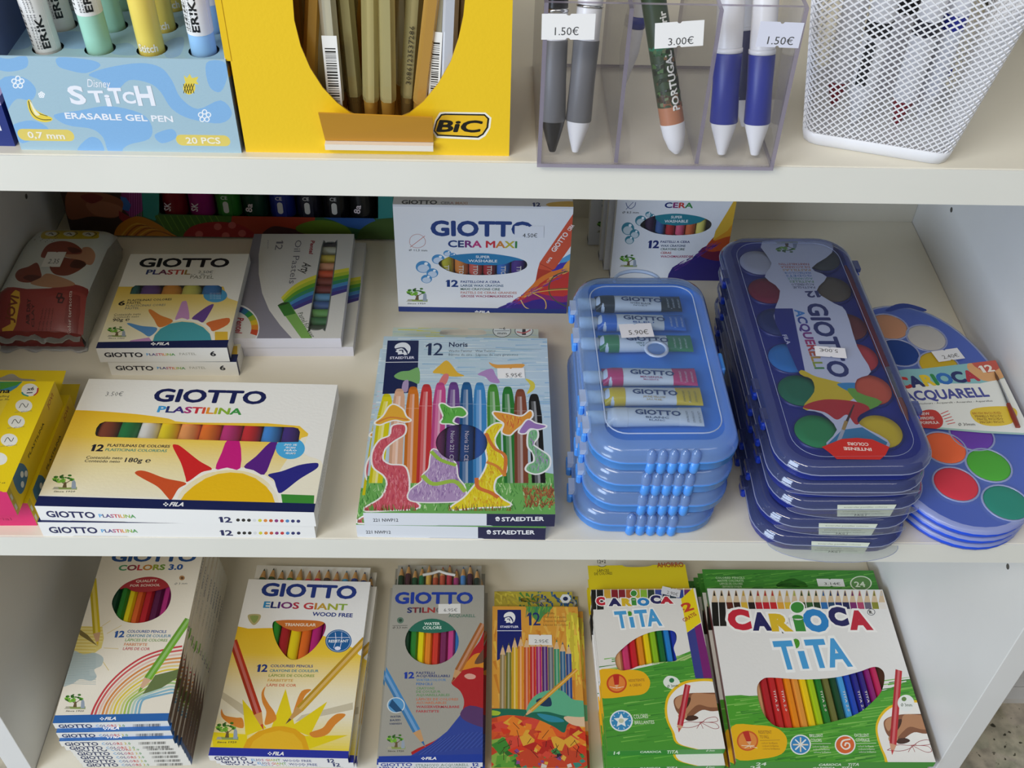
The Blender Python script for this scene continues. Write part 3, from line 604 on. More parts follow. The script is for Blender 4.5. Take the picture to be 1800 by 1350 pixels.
b.add(pts+[(x, Lb+12+1.5*math.sin(i*2.3), 3+1.6*math.cos(i*2.7)) for i, (x, y, z) in enumerate(pts)]+[(x, y, z-.4) for x, y, z in pts]+[(x, Lb+12+1.5*math.sin(i*2.3), 2.5+1.6*math.cos(i*2.7)) for i, (x, y, z) in enumerate(pts)],
    [(i, i+1, i+26, i+25) for i in range(24)]+[(i+50, i+75, i+76, i+51) for i in range(24)]+[(i+25, i+26, i+76, i+75) for i in range(24)], 0, True); b.build('back_seal', FOIL, bag)
b = MB(); fr = []
for k in range(25): fr.append((2+69*k/24, -2-2*math.sin(k*.5), 13+1.4*math.sin(k*1.3)))
b.add(fr+[(x, y-4, z-1.8+.8*math.sin(i*2.2)) for i, (x, y, z) in enumerate(fr)]+[(x, y-4, z-2.4+.8*math.sin(i*2.2)) for i, (x, y, z) in enumerate(fr)], [(i, i+25, i+26, i+1) for i in range(24)]+[(i+25, i+50, i+51, i+26) for i in range(24)], 0, True); b.build('front_seal', FOIL, bag)
b = MB(); fr = [(2+72*k/24, 1-1.5*math.sin(k*.7), .6+.5*math.sin(k*2.1)) for k in range(25)]
b.add(fr+[(x+1, y-7-2*math.sin(i*.9), .5+.5*math.sin(i*1.7)) for i, (x, y, z) in enumerate(fr)]+[(x, y+2, z+6) for x, y, z in fr], [(i, i+25, i+26, i+1) for i in range(24)]+[(i, i+1, i+51, i+50) for i in range(24)], 0, True); b.build('foil_hem', FOIL, bag)
# yellow modelling clay boxes with pink fronts at the left edge
K = CR['K9']; W_, L_, T_ = 84, 107, 24.6; G4 = 'yellow clay boxes with pink fronts'
jv = carton('modelling_clay_box', 'upper yellow modelling clay box with pink front beside the left panel', 'box', G4, -406, -1, 25, 0, W_, L_, T_, '#f2d416')
c = top(jv, W_, L_, T_, K, '#f3d51a'); c.blob([(-200, 925), (-60, 915), (0, 912), (40, 935), (80, 1000), (-200, 1000)], '#d81f6c')
c.poly([(-200, 190), (150, 190), (110, 230), (60, 260), (0, 300), (-200, 320)], '#3f8fb0'); c.poly([(0, 195), (145, 190), (110, 215), (0, 245)], '#4f9a3a'); c.poly([(-200, 245), (60, 250), (70, 275), (40, 340), (0, 420), (-200, 440)], '#f0d640')
c.text('ina', (-20, 268), (62, 266), 238, '#222', .03); c.text('modelling', (-60, 296), (60, 293), 282, '#333', 0, res=1); c.text('Moldear. Mo', (-60, 318), (60, 314), 305, '#333', 0, res=1)
for x, y in ((197, 245), (157, 350), (108, 455), (60, 575), (-8, 700)): c.ell(x-56, y-42, x+56, y+42, '#efeee6', 20)
for x, y in ((157, 350), (108, 455), (60, 575)): c.line([(x-30, y+14), (x-10, y-16), (x+14, y+10), (x+30, y-14)], .5, '#333', True); c.text('sin gluten', (x-60, y+46), (x+52, y+36), y+38, '#777', 0, res=1)
c.line([(145, 262), (155, 275), (185, 286)], 1.2, '#3f9a8a', True); c.line([(250, 235), (245, 262), (225, 280)], 1.2, '#c03a3a', True); c.text('x6', (176, 250), (222, 247), 229, '#222', .02); c.line([(178, 265), (212, 263)], 1, '#333')
c.text('oz', (10, 864), (34, 862), 853, '#333', .01, res=1); c.text('JOVI 70 g', (-120, 866), (0, 864), 850, '#333', .01, res=1); c.build()
e = end(jv, W_, T_, None, '#d41d68'); e.textuv('Plastilina escolar', 8, 12, 60, 4, '#a81250', 0); e.textuv('modelling material', 8, 6, 60, 3, '#a81250', 0); e.build('printed_end')
s_ = rside(jv, W_, L_, T_, K, '#eecb14'); s_.text('PLASTILINA', (190, 697), (292, 470), (178, 690), '#3a3208', .015); s_.ring(300, 270, 372, 375, .5, '#c08a1a', 16) if False else None
s_.text('JOVI', (318, 372), (352, 285), (300, 368), '#b4661c', .02); s_.blob([(82, 800), (100, 745), (135, 728), (165, 745), (185, 800), (160, 900), (130, 930), (95, 870)], '#2f6f96')
for x, y in ((145, 802), (172, 798), (148, 868)): s_.ell(x-11, y-22, x+11, y+22, '#e0e2da', 12)
s_.uv([(0, 0), (5, 0), (5, T_), (0, T_)], '#c8ac20'); s_.uv([(1.2, 4), (3.6, 4), (3.6, 9), (1.2, 9)], '#d8d4c4'); s_.uv([(1.2, 14), (3.6, 14), (3.6, 19), (1.2, 19)], '#d8d4c4'); s_.build('printed_side')
tb = MB(); hp = [(0, 0), (W_, 0), (W_-1.5, 24), (0, 24)]; tc_ = Cv(jv, (0, L_, 12), (1, 0, 0), (0, 1, 0), W_, 26, None); tc_.uv([(0, 0), (W_, 0), (W_-2, 25), (0, 25)], '#e4c71c'); tc_.holeuv(catmull([(W_*.28, 11), (W_*.42, 11), (W_*.5, 8), (W_*.58, 11), (W_*.74, 12), (W_*.72, 15), (W_*.6, 16), (W_*.5, 21), (W_*.4, 16), (W_*.28, 15)], 4)); tc_.build('hang_tab')
stack(jv, 1, [(-403, 9, 0, .8)], ['lower yellow modelling clay box with pink front, under its twin'])
# wax crayon boxes standing upright
K = CR['K7']; W_, L_, T_ = 146.5, 107, 24; LEAN = 86
cm = carton('wax_crayon_box', 'big white box of large wax crayons with orange crayon and blue base stripe', 'box', None, -79.5, 248+24, 0, 0, W_, L_, T_, '#e9e9ea', True, rx=LEAN)
c = top(cm, W_, L_, T_, K, '#ececed')
def wax_art(c, K, art):
    c.poly(art['purple'], '#33247a')
art = [([(950, 960), (1100, 900), (1250, 850), (1540, 780), (1540, 1010), (950, 1010)], '#3a2a86'), ([(1080, 900), (1180, 860), (1280, 800), (1540, 700), (1540, 900), (1300, 880), (1150, 920)], '#8a2a6a'),
       ([(1130, 880), (1250, 760), (1300, 700), (1540, 620), (1540, 840), (1350, 850), (1250, 820), (1180, 880)], '#c43a34'), ([(1150, 870), (1230, 780), (1290, 720), (1400, 650), (1540, 580), (1540, 650), (1400, 700), (1300, 760), (1230, 840)], '#dd7a34'),
       ([(1390, 660), (1440, 610), (1550, 540), (1550, 590), (1470, 640)], '#4a3aa0'), ([(1440, 590), (1500, 545), (1555, 520), (1555, 560), (1500, 590)], '#5aa0d0'), ([(1480, 640), (1540, 570), (1540, 660)], '#e8a24a')]
for p, k in art: c.blob(p, k, 3)
rnd = random.Random(11)
for i in range(90):
    x = rnd.uniform(1000, 1500); y = 960-(x-1000)*.6+rnd.uniform(-20, 26); L0 = rnd.uniform(20, 60); c.taper((x, y), (x+L0, y-L0*.5), .9, .2, rnd.choice(['#5a3a9a', '#8a2f7a', '#d08a4a', '#e0b060', '#c84a40']) if y < 900 else rnd.choice(['#3a2a86', '#4a3aa0', '#6a4aa8']))
c.line([(1520, 660), (1430, 690), (1380, 750), (1375, 830), (1420, 890), (1510, 940)], 1, '#4a5a3a', True); c.line([(1150, 890), (1180, 940), (1220, 962)], .9, '#e0c27a', True); c.line([(1240, 830), (1330, 880), (1350, 930), (1340, 968)], .9, '#e0b25a', True); c.line([(1250, 830), (1400, 810), (1520, 805)], .9, '#d8a850', True); c.line([(1370, 805), (1520, 795)], .8, '#5a6a3a')
c.poly([(1575, 190), (1575, 420), (1420, 640), (1270, 725), (1285, 640), (1300, 590)], '#d4583a'); c.poly([(1285, 640), (1395, 660), (1300, 710), (1268, 728)], '#b8402e'); c.line([(1300, 600), (1400, 650)], .6, '#a83a2a')
c.poly([(100, 938), (1540, 962), (1540, 1030), (100, 1030)], '#243a82'); c.uv([(0, L_-2), (W_, L_-2), (W_, L_), (0, L_)], '#d9d9dc')
c.line([(270, 440), (275, 400), (300, 375), (340, 368), (375, 385), (395, 420), (385, 455), (340, 475), (295, 468), (272, 445)], .5, '#c89a94', True); c.line([(275, 470), (390, 382)], .5, '#c46a60')
def bubble(c, x0, y0, x1, y1, k='#4a90c4'):
    c.ell(x0, y0, x1, y1, k, 20); w = x1-x0; h = y1-y0; c.ell(x0+.12*w, y0+.3*h, x1-.12*w, y1-.05*h, mix(k, '#fff', .55), 18); c.ell(x0+.55*w, y0+.12*h, x0+.8*w, y0+.35*h, '#f4f8fb', 10)
for q in ((318, 578, 440, 674), (445, 527, 547, 605), (403, 638, 497, 712), (360, 688, 448, 755), (537, 495, 600, 542), (585, 515, 642, 566)): bubble(c, *q)
WN = [(498, 600), (560, 555), (640, 530), (850, 518), (1050, 540), (1170, 572), (1200, 605), (1180, 640), (1090, 672), (900, 690), (700, 685), (570, 655)]
lo = catmull(c.PP(WN), 5); c.holeuv(lo)
c.text('GIOTTO', (437, 381), (1245, 391), 258, '#24407f', .04); c.text('CERA MAXI', (574, 470), (1120, 478), 415, ['#24407f', '#243a70', '#7a2f78', '#c23a78', '#c23a78', '#d2333f', '#d8863a', '#c8b83a', '#3f8a48'], .03)
c.text('12', (555, 783), (655, 785), 728, '#24407f', .035)
for t, x1, y, k in (('PASTELLONI A CERA', 985, 752, '#24407f'), ('LARGE WAX CRAYONS', 1012, 782, '#2f5a7f'), ('MAXI CRAYONS CIRE', 985, 810, '#4a6a5a'), ('PASTELS DE CERAS GRANDES', 1118, 838, '#c88a7a'), ('GROSSE WACHSMALKREIDEN', 1086, 866, '#a83a5a')): c.text(t, (674, y), (x1, y+2), y-18, k, .02, res=2)
c.text('Ø 11,5 mm', (264, 500), (410, 503), 485, '#333', .01, res=1); fila(c, (790, 990), (905, 992), 972); tree_logo(c, 240, 790, 412, 905)
c.text('GIOTTO', (1420, 512), (1530, 365), (1395, 480), '#f4e8e0', .03); c.text('CERA', (1540, 345), (1575, 300), (1515, 330), '#f4e8e0', .03); c.text('cera', (1365, 600), (1400, 555), (1345, 580), '#f4e8e0', .02, res=1)
c.text('SUPER', (793, 556), (905, 558), 535, '#eaf2f6', .02, lvl=3); c.text('WASHABLE', (735, 587), (963, 590), 566, '#eaf2f6', .02, lvl=3)
c.build(); film(c, uvp=lo, d=.4)
d = Cv(cm, (0, 0, T_-.2), (1, 0, 0), (0, 1, 0), W_, L_, K); d.lay.append((d.PP([(560, 500), (1170, 500), (1170, 575), (1100, 575), (1040, 600), (960, 612), (820, 612), (720, 600), (640, 570), (580, 545)])[::-1], hexc('#2f7fae')))
if sarea(d.lay[0][0]) < 0: d.lay[0] = (d.lay[0][0][::-1], d.lay[0][1])
d.build('washable_band')
xs = [c.P(x, 640)[0] for x in (505, 622, 735, 848, 955, 1068, 1200)]
for i, o in enumerate(sticks(cm, xs, c.P(850, 705)[1], c.P(850, 510)[1], T_, ['#c0b62c', '#d8843a', '#cc5a4c', '#a8272e', '#2f6fc0', '#4a2a80'], name='crayon', rough=.45)):
    x0, x1 = xs[i], xs[i+1]; r_ = (x1-x0)/2*.97; k = Cv(cm, ((x0+x1)/2-2, c.P(850, 690)[1], T_-.8), (1, 0, 0), (0, 1, 0), 4, 20); k.textuv('TTO', 0, 9, 9, 4, '#e8e0d4', .02, ang=-90); k.build('lettering', None, o)
t = Cv(cm, (0, L_, T_), (1, 0, 0), (0, 0, -1), W_, T_, K, '#d4d2d2'); t.text('GIOTTO', (205, 130), (487, 132), 98, '#44464c', .035); t.text('CERA MAXI', (515, 130), (728, 133), 110, ['#666', '#777', '#888', '#a88', '#a88', '#b98', '#b98', '#b98', '#b98'], .02, res=2); t.text('12', (1242, 150), (1308, 150), 118, '#23306a', .03)
t.blob([(1350, 138), (1400, 115), (1580, 110), (1600, 165), (1450, 162)], '#caa24a', 3); t.build('printed_top')
price_px(c, (1100, 392), (1330, 394), (1103, 300), '4.50€', bg='#e9e9ec', tx=(.28, .02, .5, .34), dark='#444')
# smaller crayon boxes behind
K = CR['K8']; W_, L_, T_ = 103, 104, 12; G5 = 'white boxes of thin wax crayons standing in a row'
cr = carton('wax_crayon_box', 'front white box of thin wax crayons behind the clear blue cases', 'box', G5, 109, 298+12, 0, 0, W_, L_, T_, '#e6e5e2', True, rx=86)
c = top(cr, W_, L_, T_, K, '#e4e5e8')
for p, k in [([(880, 610), (1000, 570), (1110, 480), (1420, 420), (1420, 760), (880, 760)], '#2c2470'), ([(1080, 500), (1150, 440), (1420, 380), (1420, 520), (1250, 560), (1130, 540)], '#6a2038'), ([(1130, 460), (1250, 330), (1420, 260), (1420, 470), (1260, 480), (1180, 490)], '#b04a22'), ([(1190, 400), (1270, 270), (1420, 180), (1420, 330), (1280, 380)], '#cc8a28')]: c.blob(p, k, 3)
for i in range(70):
    x = rnd.uniform(890, 1200); y = 620-(x-890)*.62+rnd.uniform(-16, 30); L0 = rnd.uniform(20, 60); c.taper((x, y), (x+L0, y-L0*.6), .8, .2, rnd.choice(['#2c2470', '#4a2a7a', '#6a3a8a']))
c.poly([(1420, 60), (1420, 170), (1300, 330), (1190, 400), (1210, 330), (1290, 200), (1350, 100)], '#d2a83a')
for q in ((490, 265, 588, 362), (594, 213, 682, 293), (553, 318, 628, 388), (516, 368, 586, 432), (672, 183, 720, 226), (705, 200, 750, 258)): bubble(c, *q, k='#3f8496')
WN = [(633, 285), (680, 240), (760, 212), (905, 198), (1060, 215), (1150, 245), (1180, 280), (1150, 320), (1060, 352), (905, 364), (760, 350), (670, 315)]; lo = catmull(c.PP(WN), 5); c.holeuv(lo)
c.textuv('GIOTTO', 26, 88, 60, 10, '#23306f', .03); c.text('CERA', (818, 154), (1035, 156), 112, ['#23306f', '#8a2f6a', '#c8403a', '#3f8a48'], .03); c.text('12', (688, 463), (775, 463), 403, '#23306f', .035)
for tt, x1, y, k in (('PASTELLI A CERA', 1012, 422, '#23306f'), ('WAX CRAYONS', 978, 452, '#2f4a6f'), ('CRAYONS CIRE', 972, 478, '#3f5a4f'), ('CERAS', 870, 506, '#b03a3a'), ('WACHSMALKREIDEN', 1035, 534, '#a02a5a')): c.text(tt, (788, y), (x1, y+1), y-17, k, .02, res=2)
c.text('Ø 8,5 mm', (495, 196), (622, 197), 180, '#444', .01, res=1); c.line([(525, 115), (535, 145), (560, 160), (590, 140), (598, 112)], .6, '#4a5a8a', True); c.line([(525, 165), (580, 110)], .5, '#4a5a8a'); tree_logo(c, 472, 510, 608, 610, False)
c.text('SUPER', (868, 234), (955, 234), 214, '#e6f0f2', .02, lvl=3); c.text('WASHABLE', (818, 266), (998, 266), 245, '#e6f0f2', .025, lvl=3); c.build(); film(c, uvp=lo, d=.4)
d = Cv(cr, (0, 0, T_-.2), (1, 0, 0), (0, 1, 0), W_, L_, K); p = d.PP([(745, 190), (1150, 190), (1130, 240), (1090, 265), (1020, 282), (905, 290), (800, 278), (750, 240)]); d.uv(p, '#2f7f8e'); d.build('washable_band')
xs = [c.P(x, 310)[0] for x in (670, 752, 832, 908, 985, 1064, 1145)]; sticks(cr, xs, c.P(900, 375)[1], c.P(900, 190)[1], T_, ['#3a2040', '#3a5f9a', '#b0242c', '#d85a78', '#d06a3a', '#ddd26a'], name='crayon', rough=.45)
ls = lside(cr, L_, T_, None, '#dddbd2'); ls.uv([(L_-5, 0), (L_, 0), (L_, T_), (L_-5, T_)], '#23305a'); ls.build('printed_side')
stack(cr, 3, [(104, 324, 0, 0), (101, 338, 0, 0), (92, 362, 0, 0)], ['second white box of thin wax crayons, right behind the front one', 'third white box of thin wax crayons from the front, only its left edge showing', 'rearmost white box of thin wax crayons against the back panel'])
# twist crayon boxes with the mushroom picture
K = CR['K11']; W_, L_, T_ = 133, 184, 13.4; G6 = 'twist crayon boxes with mushroom pictures'
nr = carton('twist_crayon_box', 'upper twist crayon box with pictured mushrooms and an oval window', 'box', G6, -86, 2, 13.9, 0, W_, L_, T_, '#e9e9ec', True)
c = top(nr, W_, L_, T_, K, '#bcd0dc')
rnd = random.Random(21)
for i in range(240):
    y = rnd.uniform(140, 620); x = rnd.uniform(130, 1150); l = rnd.uniform(60, 260); s0 = rnd.choice(['#a9c6dc', '#c9dbe4', '#8fb6d4', '#d9e4e6', '#b5cfd8', '#9fc0d0']); c.taper((x, y), (x+l, y+rnd.uniform(-3, 6)), 1.2, .4, s0)
for i in range(26): y = rnd.uniform(300, 760); c.taper((100, y), (100+rnd.uniform(30, 100), y-rnd.uniform(0, 30)), 1.4, .4, rnd.choice(['#d9a0b4', '#d8cf6a', '#e0b0c0']))
c.poly([(60, 940), (500, 960), (680, 960), (900, 920), (1040, 905), (1240, 940), (1240, 1200), (40, 1200)], '#6fae5a')
for i in range(520):
    x = rnd.uniform(80, 1220); y = rnd.uniform(945, 1150); c.taper((x, y), (x+rnd.uniform(-18, 18), y-rnd.uniform(15, 45)), .9, .2, rnd.choice(['#5a9a48', '#9cc986', '#4a8a40', '#bcdca0', '#6fb05c', '#3f7f3a']))
for i in range(170): x = rnd.uniform(1030, 1200); y = rnd.uniform(1020, 1130); c.taper((x, y), (x+rnd.uniform(-26, 26), y-rnd.uniform(10, 40)), 1, .2, rnd.choice(['#9a5a3a', '#b3703f', '#7f4a30']))
c.poly([(235, 160), (415, 160), (412, 280), (405, 460), (205, 470)], '#18234f')
c.line([(224, 286), (415, 284)], .7, '#e6e8ee')
# pictured small trees behind
c.blob([(272, 365), (310, 340), (360, 335), (415, 318), (418, 408), (370, 395), (300, 385)], '#7aae6a', 3); c.blob([(325, 400), (355, 390), (350, 455), (318, 450)], '#a894b8', 3)
c.blob([(495, 345), (540, 300), (575, 275), (605, 300), (640, 345), (680, 365), (600, 368), (545, 352)], '#e2b43a', 3); c.blob([(560, 355), (590, 360), (570, 415), (530, 410)], '#dc7a7a', 3)
c.blob([(755, 355), (835, 322), (860, 360), (885, 405), (830, 400), (800, 370)], '#b08ac0', 3); c.blob([(820, 285), (870, 300), (1020, 295), (1010, 320), (960, 330), (860, 320)], '#e2a04a', 3); c.blob([(1030, 380), (1080, 400), (1085, 440), (1040, 470), (1060, 420)], '#d8c84a', 3)
# pictured twisters
PC = ['#e4d816', '#e8b494', '#dc7a24', '#d2383c', '#cf4f92', '#6f4590', '#1f5f96', '#3f8fcf', '#4f9a3a', '#2a7f34', '#8a4a34', '#1c1c1c']
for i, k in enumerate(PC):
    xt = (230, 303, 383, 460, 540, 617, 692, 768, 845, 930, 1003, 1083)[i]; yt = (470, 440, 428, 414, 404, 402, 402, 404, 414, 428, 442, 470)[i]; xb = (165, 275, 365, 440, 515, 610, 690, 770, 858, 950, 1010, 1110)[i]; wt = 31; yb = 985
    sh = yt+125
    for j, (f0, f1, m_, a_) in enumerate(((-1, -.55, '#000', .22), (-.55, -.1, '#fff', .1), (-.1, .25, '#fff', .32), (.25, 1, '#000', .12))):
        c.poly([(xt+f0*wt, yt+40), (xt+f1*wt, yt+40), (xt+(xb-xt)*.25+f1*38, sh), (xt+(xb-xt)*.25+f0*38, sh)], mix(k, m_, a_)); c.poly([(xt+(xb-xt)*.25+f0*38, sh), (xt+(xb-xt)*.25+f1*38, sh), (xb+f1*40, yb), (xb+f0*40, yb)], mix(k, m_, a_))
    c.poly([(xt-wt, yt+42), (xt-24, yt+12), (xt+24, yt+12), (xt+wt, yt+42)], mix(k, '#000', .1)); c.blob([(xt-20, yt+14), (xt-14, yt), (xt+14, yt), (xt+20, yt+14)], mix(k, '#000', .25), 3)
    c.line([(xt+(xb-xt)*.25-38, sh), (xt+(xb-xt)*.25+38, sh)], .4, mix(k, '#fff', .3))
WN = c.ellpts(514, 644, 812, 860, 36)
def outl(pts, k, w=1.3):
    p = catmull(c.PP(pts), 5)
    c.stroke(p, w*2, '#f4f2ee', True); c.uv(p, k)
def hatch(pts, ks, n=60, seed=1):
    r = random.Random(seed); x0 = min(p[0] for p in pts); x1 = max(p[0] for p in pts); y0 = min(p[1] for p in pts); y1 = max(p[1] for p in pts); q = pts; k = 0
    def inside(x, y):
        f = False
        for i in range(len(q)):
            (a, b_), (c_, d_) = q[i], q[i-1]
            if (b_ > y) != (d_ > y) and x < (c_-a)*(y-b_)/(d_-b_)+a: f = not f
        return f
    while n > 0 and k < 4000:
        k += 1; x = r.uniform(x0, x1); y = r.uniform(y0, y1); dx, dy = r.uniform(-12, 12), r.uniform(14, 34)
        if inside(x, y) and inside(x+dx, y+dy): c.taper((x, y), (x+dx, y+dy), .7, .2, r.choice(ks)); n -= 1
red = [(265, 655), (330, 650), (330, 700), (270, 740), (215, 790), (205, 850), (250, 880), (330, 890), (355, 960), (360, 1060), (415, 1125), (250, 1140), (100, 1140), (200, 1070), (235, 990), (215, 940), (155, 890), (150, 810), (190, 740), (250, 710)]
outl(red, '#cf5a68'); hatch(red, ['#b8405a', '#dc7a88', '#c24a52', '#e08a90'], 260, 2)
pur = [(500, 790), (560, 820), (625, 870), (640, 950), (680, 1010), (670, 1080), (520, 1095), (370, 1085), (365, 1030), (435, 975), (440, 940), (475, 900), (485, 830)]
outl(pur, '#b497c2', 1); hatch(pur, ['#9a7ab0', '#c9b2d2', '#d8c8de', '#8f6fa6'], 220, 3)
c.line([(490, 805), (540, 850), (625, 880)], 3, '#9cc24a', True); c.line([(440, 945), (500, 990), (620, 975), (680, 1030)], 3.4, '#a2c44e', True)
yel = [(870, 640), (900, 650), (870, 690), (850, 740), (870, 790), (910, 850), (915, 920), (860, 960), (850, 1030), (900, 1080), (940, 1115), (760, 1125), (600, 1135), (680, 1070), (740, 1000), (790, 930), (815, 860), (805, 780), (800, 700), (830, 660)]
outl(yel, '#e9d42c'); hatch(yel, ['#dcb824', '#f2e25a', '#d89a2c'], 190, 4)
c.line([(805, 700), (850, 780), (915, 830), (910, 940)], 2.6, '#d87a3a', True); c.line([(812, 865), (870, 890), (912, 940)], 2.4, '#dc8a3c', True); c.line([(750, 960), (760, 1010), (830, 1040), (870, 1065)], 3, '#d8743a', True)
gr = [(1055, 690), (1095, 680), (1100, 720), (1075, 760), (1110, 790), (1165, 830), (1170, 880), (1140, 915), (1090, 930), (1040, 910), (1050, 880), (1085, 860), (1080, 810), (1050, 770)]
outl(gr, '#7fb886'); hatch(gr, ['#5f9f6c', '#9cc8a0', '#a88ab8'], 90, 6)
outl([(165, 635), (210, 600), (245, 545), (275, 533), (320, 560), (340, 600), (365, 622), (330, 628), (280, 618), (230, 630), (190, 645)], '#e6ac3a'); c.line([(175, 635), (250, 605), (350, 618)], 1.4, '#d8823c', True)
outl([(538, 535), (560, 528), (600, 550), (660, 548), (690, 580), (670, 600), (630, 598), (610, 630), (640, 650), (600, 640), (545, 635), (560, 600)], '#5fb04a'); hatch([(550, 540), (680, 570), (600, 600), (555, 630)], ['#3f8a34', '#86cc70'], 14, 8)
outl([(850, 575), (930, 585), (1010, 600), (1060, 568), (1068, 600), (1020, 640), (970, 680), (940, 705), (900, 690), (910, 640), (870, 610)], '#e2983a'); hatch([(870, 585), (1040, 605), (950, 690), (915, 640)], ['#d8603a', '#ecc24a'], 26, 9)
outl([(998, 690), (1020, 650), (1050, 620), (1090, 640), (1150, 655), (1110, 672), (1060, 668), (1030, 695)], '#a07ab8')
for (x0, x1, k) in ((100, 415, '#a83a44'), (580, 960, '#9a6a2c')):
    for i in range(60): x = rnd.uniform(x0, x1); c.taper((x, 1145), (x+rnd.uniform(-14, 14), 1145-rnd.uniform(10, 44)), .8, .2, rnd.choice([k, '#5f9a48', '#7a4a2a']))
c.holeuv(WN)
c.text('12', (452, 246), (555, 246), 176, '#1d2f55', 0); c.text('Noris', (590, 197), (698, 197), 170, '#1d2f55', .02); c.line([(590, 203), (1125, 212)], .35, '#8a9aaa')
for t, a, b_ in (('Wachs-Twister · Wax Twister', (588, 227), (860, 227)), ('Bâtons de cire · Lápices de cera giratorios', (588, 248), (990, 249))): c.text(t, a, b_, a[1]-13, '#5a6a7a', 0, res=1)
c.text('STAEDTLER', (247, 268), (390, 266), 254, '#eef', .02, res=2)
def head_logo(c, x0, y0, x1, y1, k='#e9ecf2', bg='#18234f'):
    w, h = x1-x0, y1-y0; q = lambda pts: [(x0+a*w, y0+b_*h) for a, b_ in pts]
    c.blob(q([(.02, .45), (.08, .18), (.4, .0), (.75, .035), (.97, .3), (.98, .62), (.85, .9), (.78, .65), (.62, .4), (.35, .38)]), k, 4)
    c.poly(q([(.05, .5), (.4, .42), (.55, .5), (.72, .75), (.8, .95), (.6, 1), (.55, .9), (.2, .95), (.22, .8), (.05, .72), (.15, .6)]), k)
    c.line(q([(.1, .5), (.4, .4), (.62, .45), (.8, .72)]), w*.012, bg); c.line(q([(.3, .62), (.5, .6), (.52, .78)]), w*.012, bg)
head_logo(c, 275, 172, 368, 245); c.build()
film(c, uvp=WN, d=.3, mat=clear('#ecebf2', .02, '#fff', .08, boost=1.2))
xs = [c.P(x, 750)[0] for x in (490, 568, 650, 735, 830)]
for o, t in zip(sticks(nr, xs, c.P(660, 880)[1], c.P(660, 620)[1], T_, ['#7a2f6a', '#5a2f7c', '#1c4f8c', '#2a5fae'], name='twister', rough=.25), ('', 'Noris 221 CE', 'Noris 221 CE', '')):
    if t: x_ = sum(v_.co.x for v_ in o.data.vertices)/len(o.data.vertices)/MM; k = Cv(nr, (x_-2, c.P(660, 855)[1], T_-.55), (1, 0, 0), (0, 1, 0), 4, 40); k.textuv(t, .5, 30, 30, 3, '#dcd8e2', .01, ang=-90); k.build('lettering', None, o)
price_px(c, (872, 382), (1030, 380), (872, 322), '5.95€', dark='#666', tx=(.3, .12, .6, .36))
e = end(nr, W_, T_, K, '#dfe3ea'); e.poly([(808, 1150), (1300, 1150), (1300, 1240), (808, 1240)], '#1c1f4a'); e.text('221 NWP12', (152, 1208), (297, 1208), 1190, '#3a3f4a', .01, res=2); e.text('STAEDTLER', (895, 1206), (1140, 1203), 1182, '#f0f0f4', .03, res=2); head_logo(e, 858, 1180, 884, 1206, '#f0f0f4', '#1c1f4a'); e.uv([(50, 0), (90, 0), (88, .8), (52, .8)], '#c4c8d0'); e.build('printed_end')
b = MB(); ht = Cv(nr, (5, L_, 0.5), (1, 0, 0), (0, 1, 0), 122, 26, K, '#c6d2c4')
for i in range(70): y = rnd.uniform(45, 140); x = rnd.uniform(215, 1020); ht.taper((x, y), (x+rnd.uniform(60, 160), y+rnd.uniform(-2, 4)), 1.2, .4, rnd.choice(['#d6d86a', '#c2d29a', '#a9c4c8', '#bcd0b4']) if x < 520 else rnd.choice(['#a9c4d0', '#c2d4d6', '#b4ccd0']))
ht.holeuv(catmull(ht.PP([(540, 110), (560, 96), (640, 94), (660, 86), (690, 86), (710, 96), (780, 98), (805, 112), (780, 128), (560, 126)]), 4)); ht.ell(843, 66, 950, 142, '#3a4048'); ht.ell(847, 69, 946, 139, '#dfe6e4'); ht.ell(970, 66, 1078, 140, '#3a4048'); ht.ell(974, 69, 1074, 137, '#dfe6e4'); ht.text('mm', (872, 124), (924, 124), 110, '#333', .01, res=1); ht.text('~6', (880, 98), (918, 98), 82, '#333', .01, res=1); ht.line([(855, 104), (940, 104)], .5, '#333')
ht.poly([(1012, 128), (1016, 80), (1024, 72), (1032, 80), (1036, 128)], '#333'); ht.line([(985, 110), (1024, 116), (1060, 100)], 1.4, '#c86a6a', True); ht.build('hang_tab')
stack(nr, 1, [(-92, 2.5, 0, -.7)], ['lower twist crayon box showing only its front strip under its twin'])
# ------------------------------------------------------------------ middle shelf, right half
def rr3(W, L, ins, r, z, n=7): return [(x, y, z) for x, y in rrect(-W/2+ins, W/2-ins, -L/2+ins, L/2-ins, max(2, r-ins), n)]
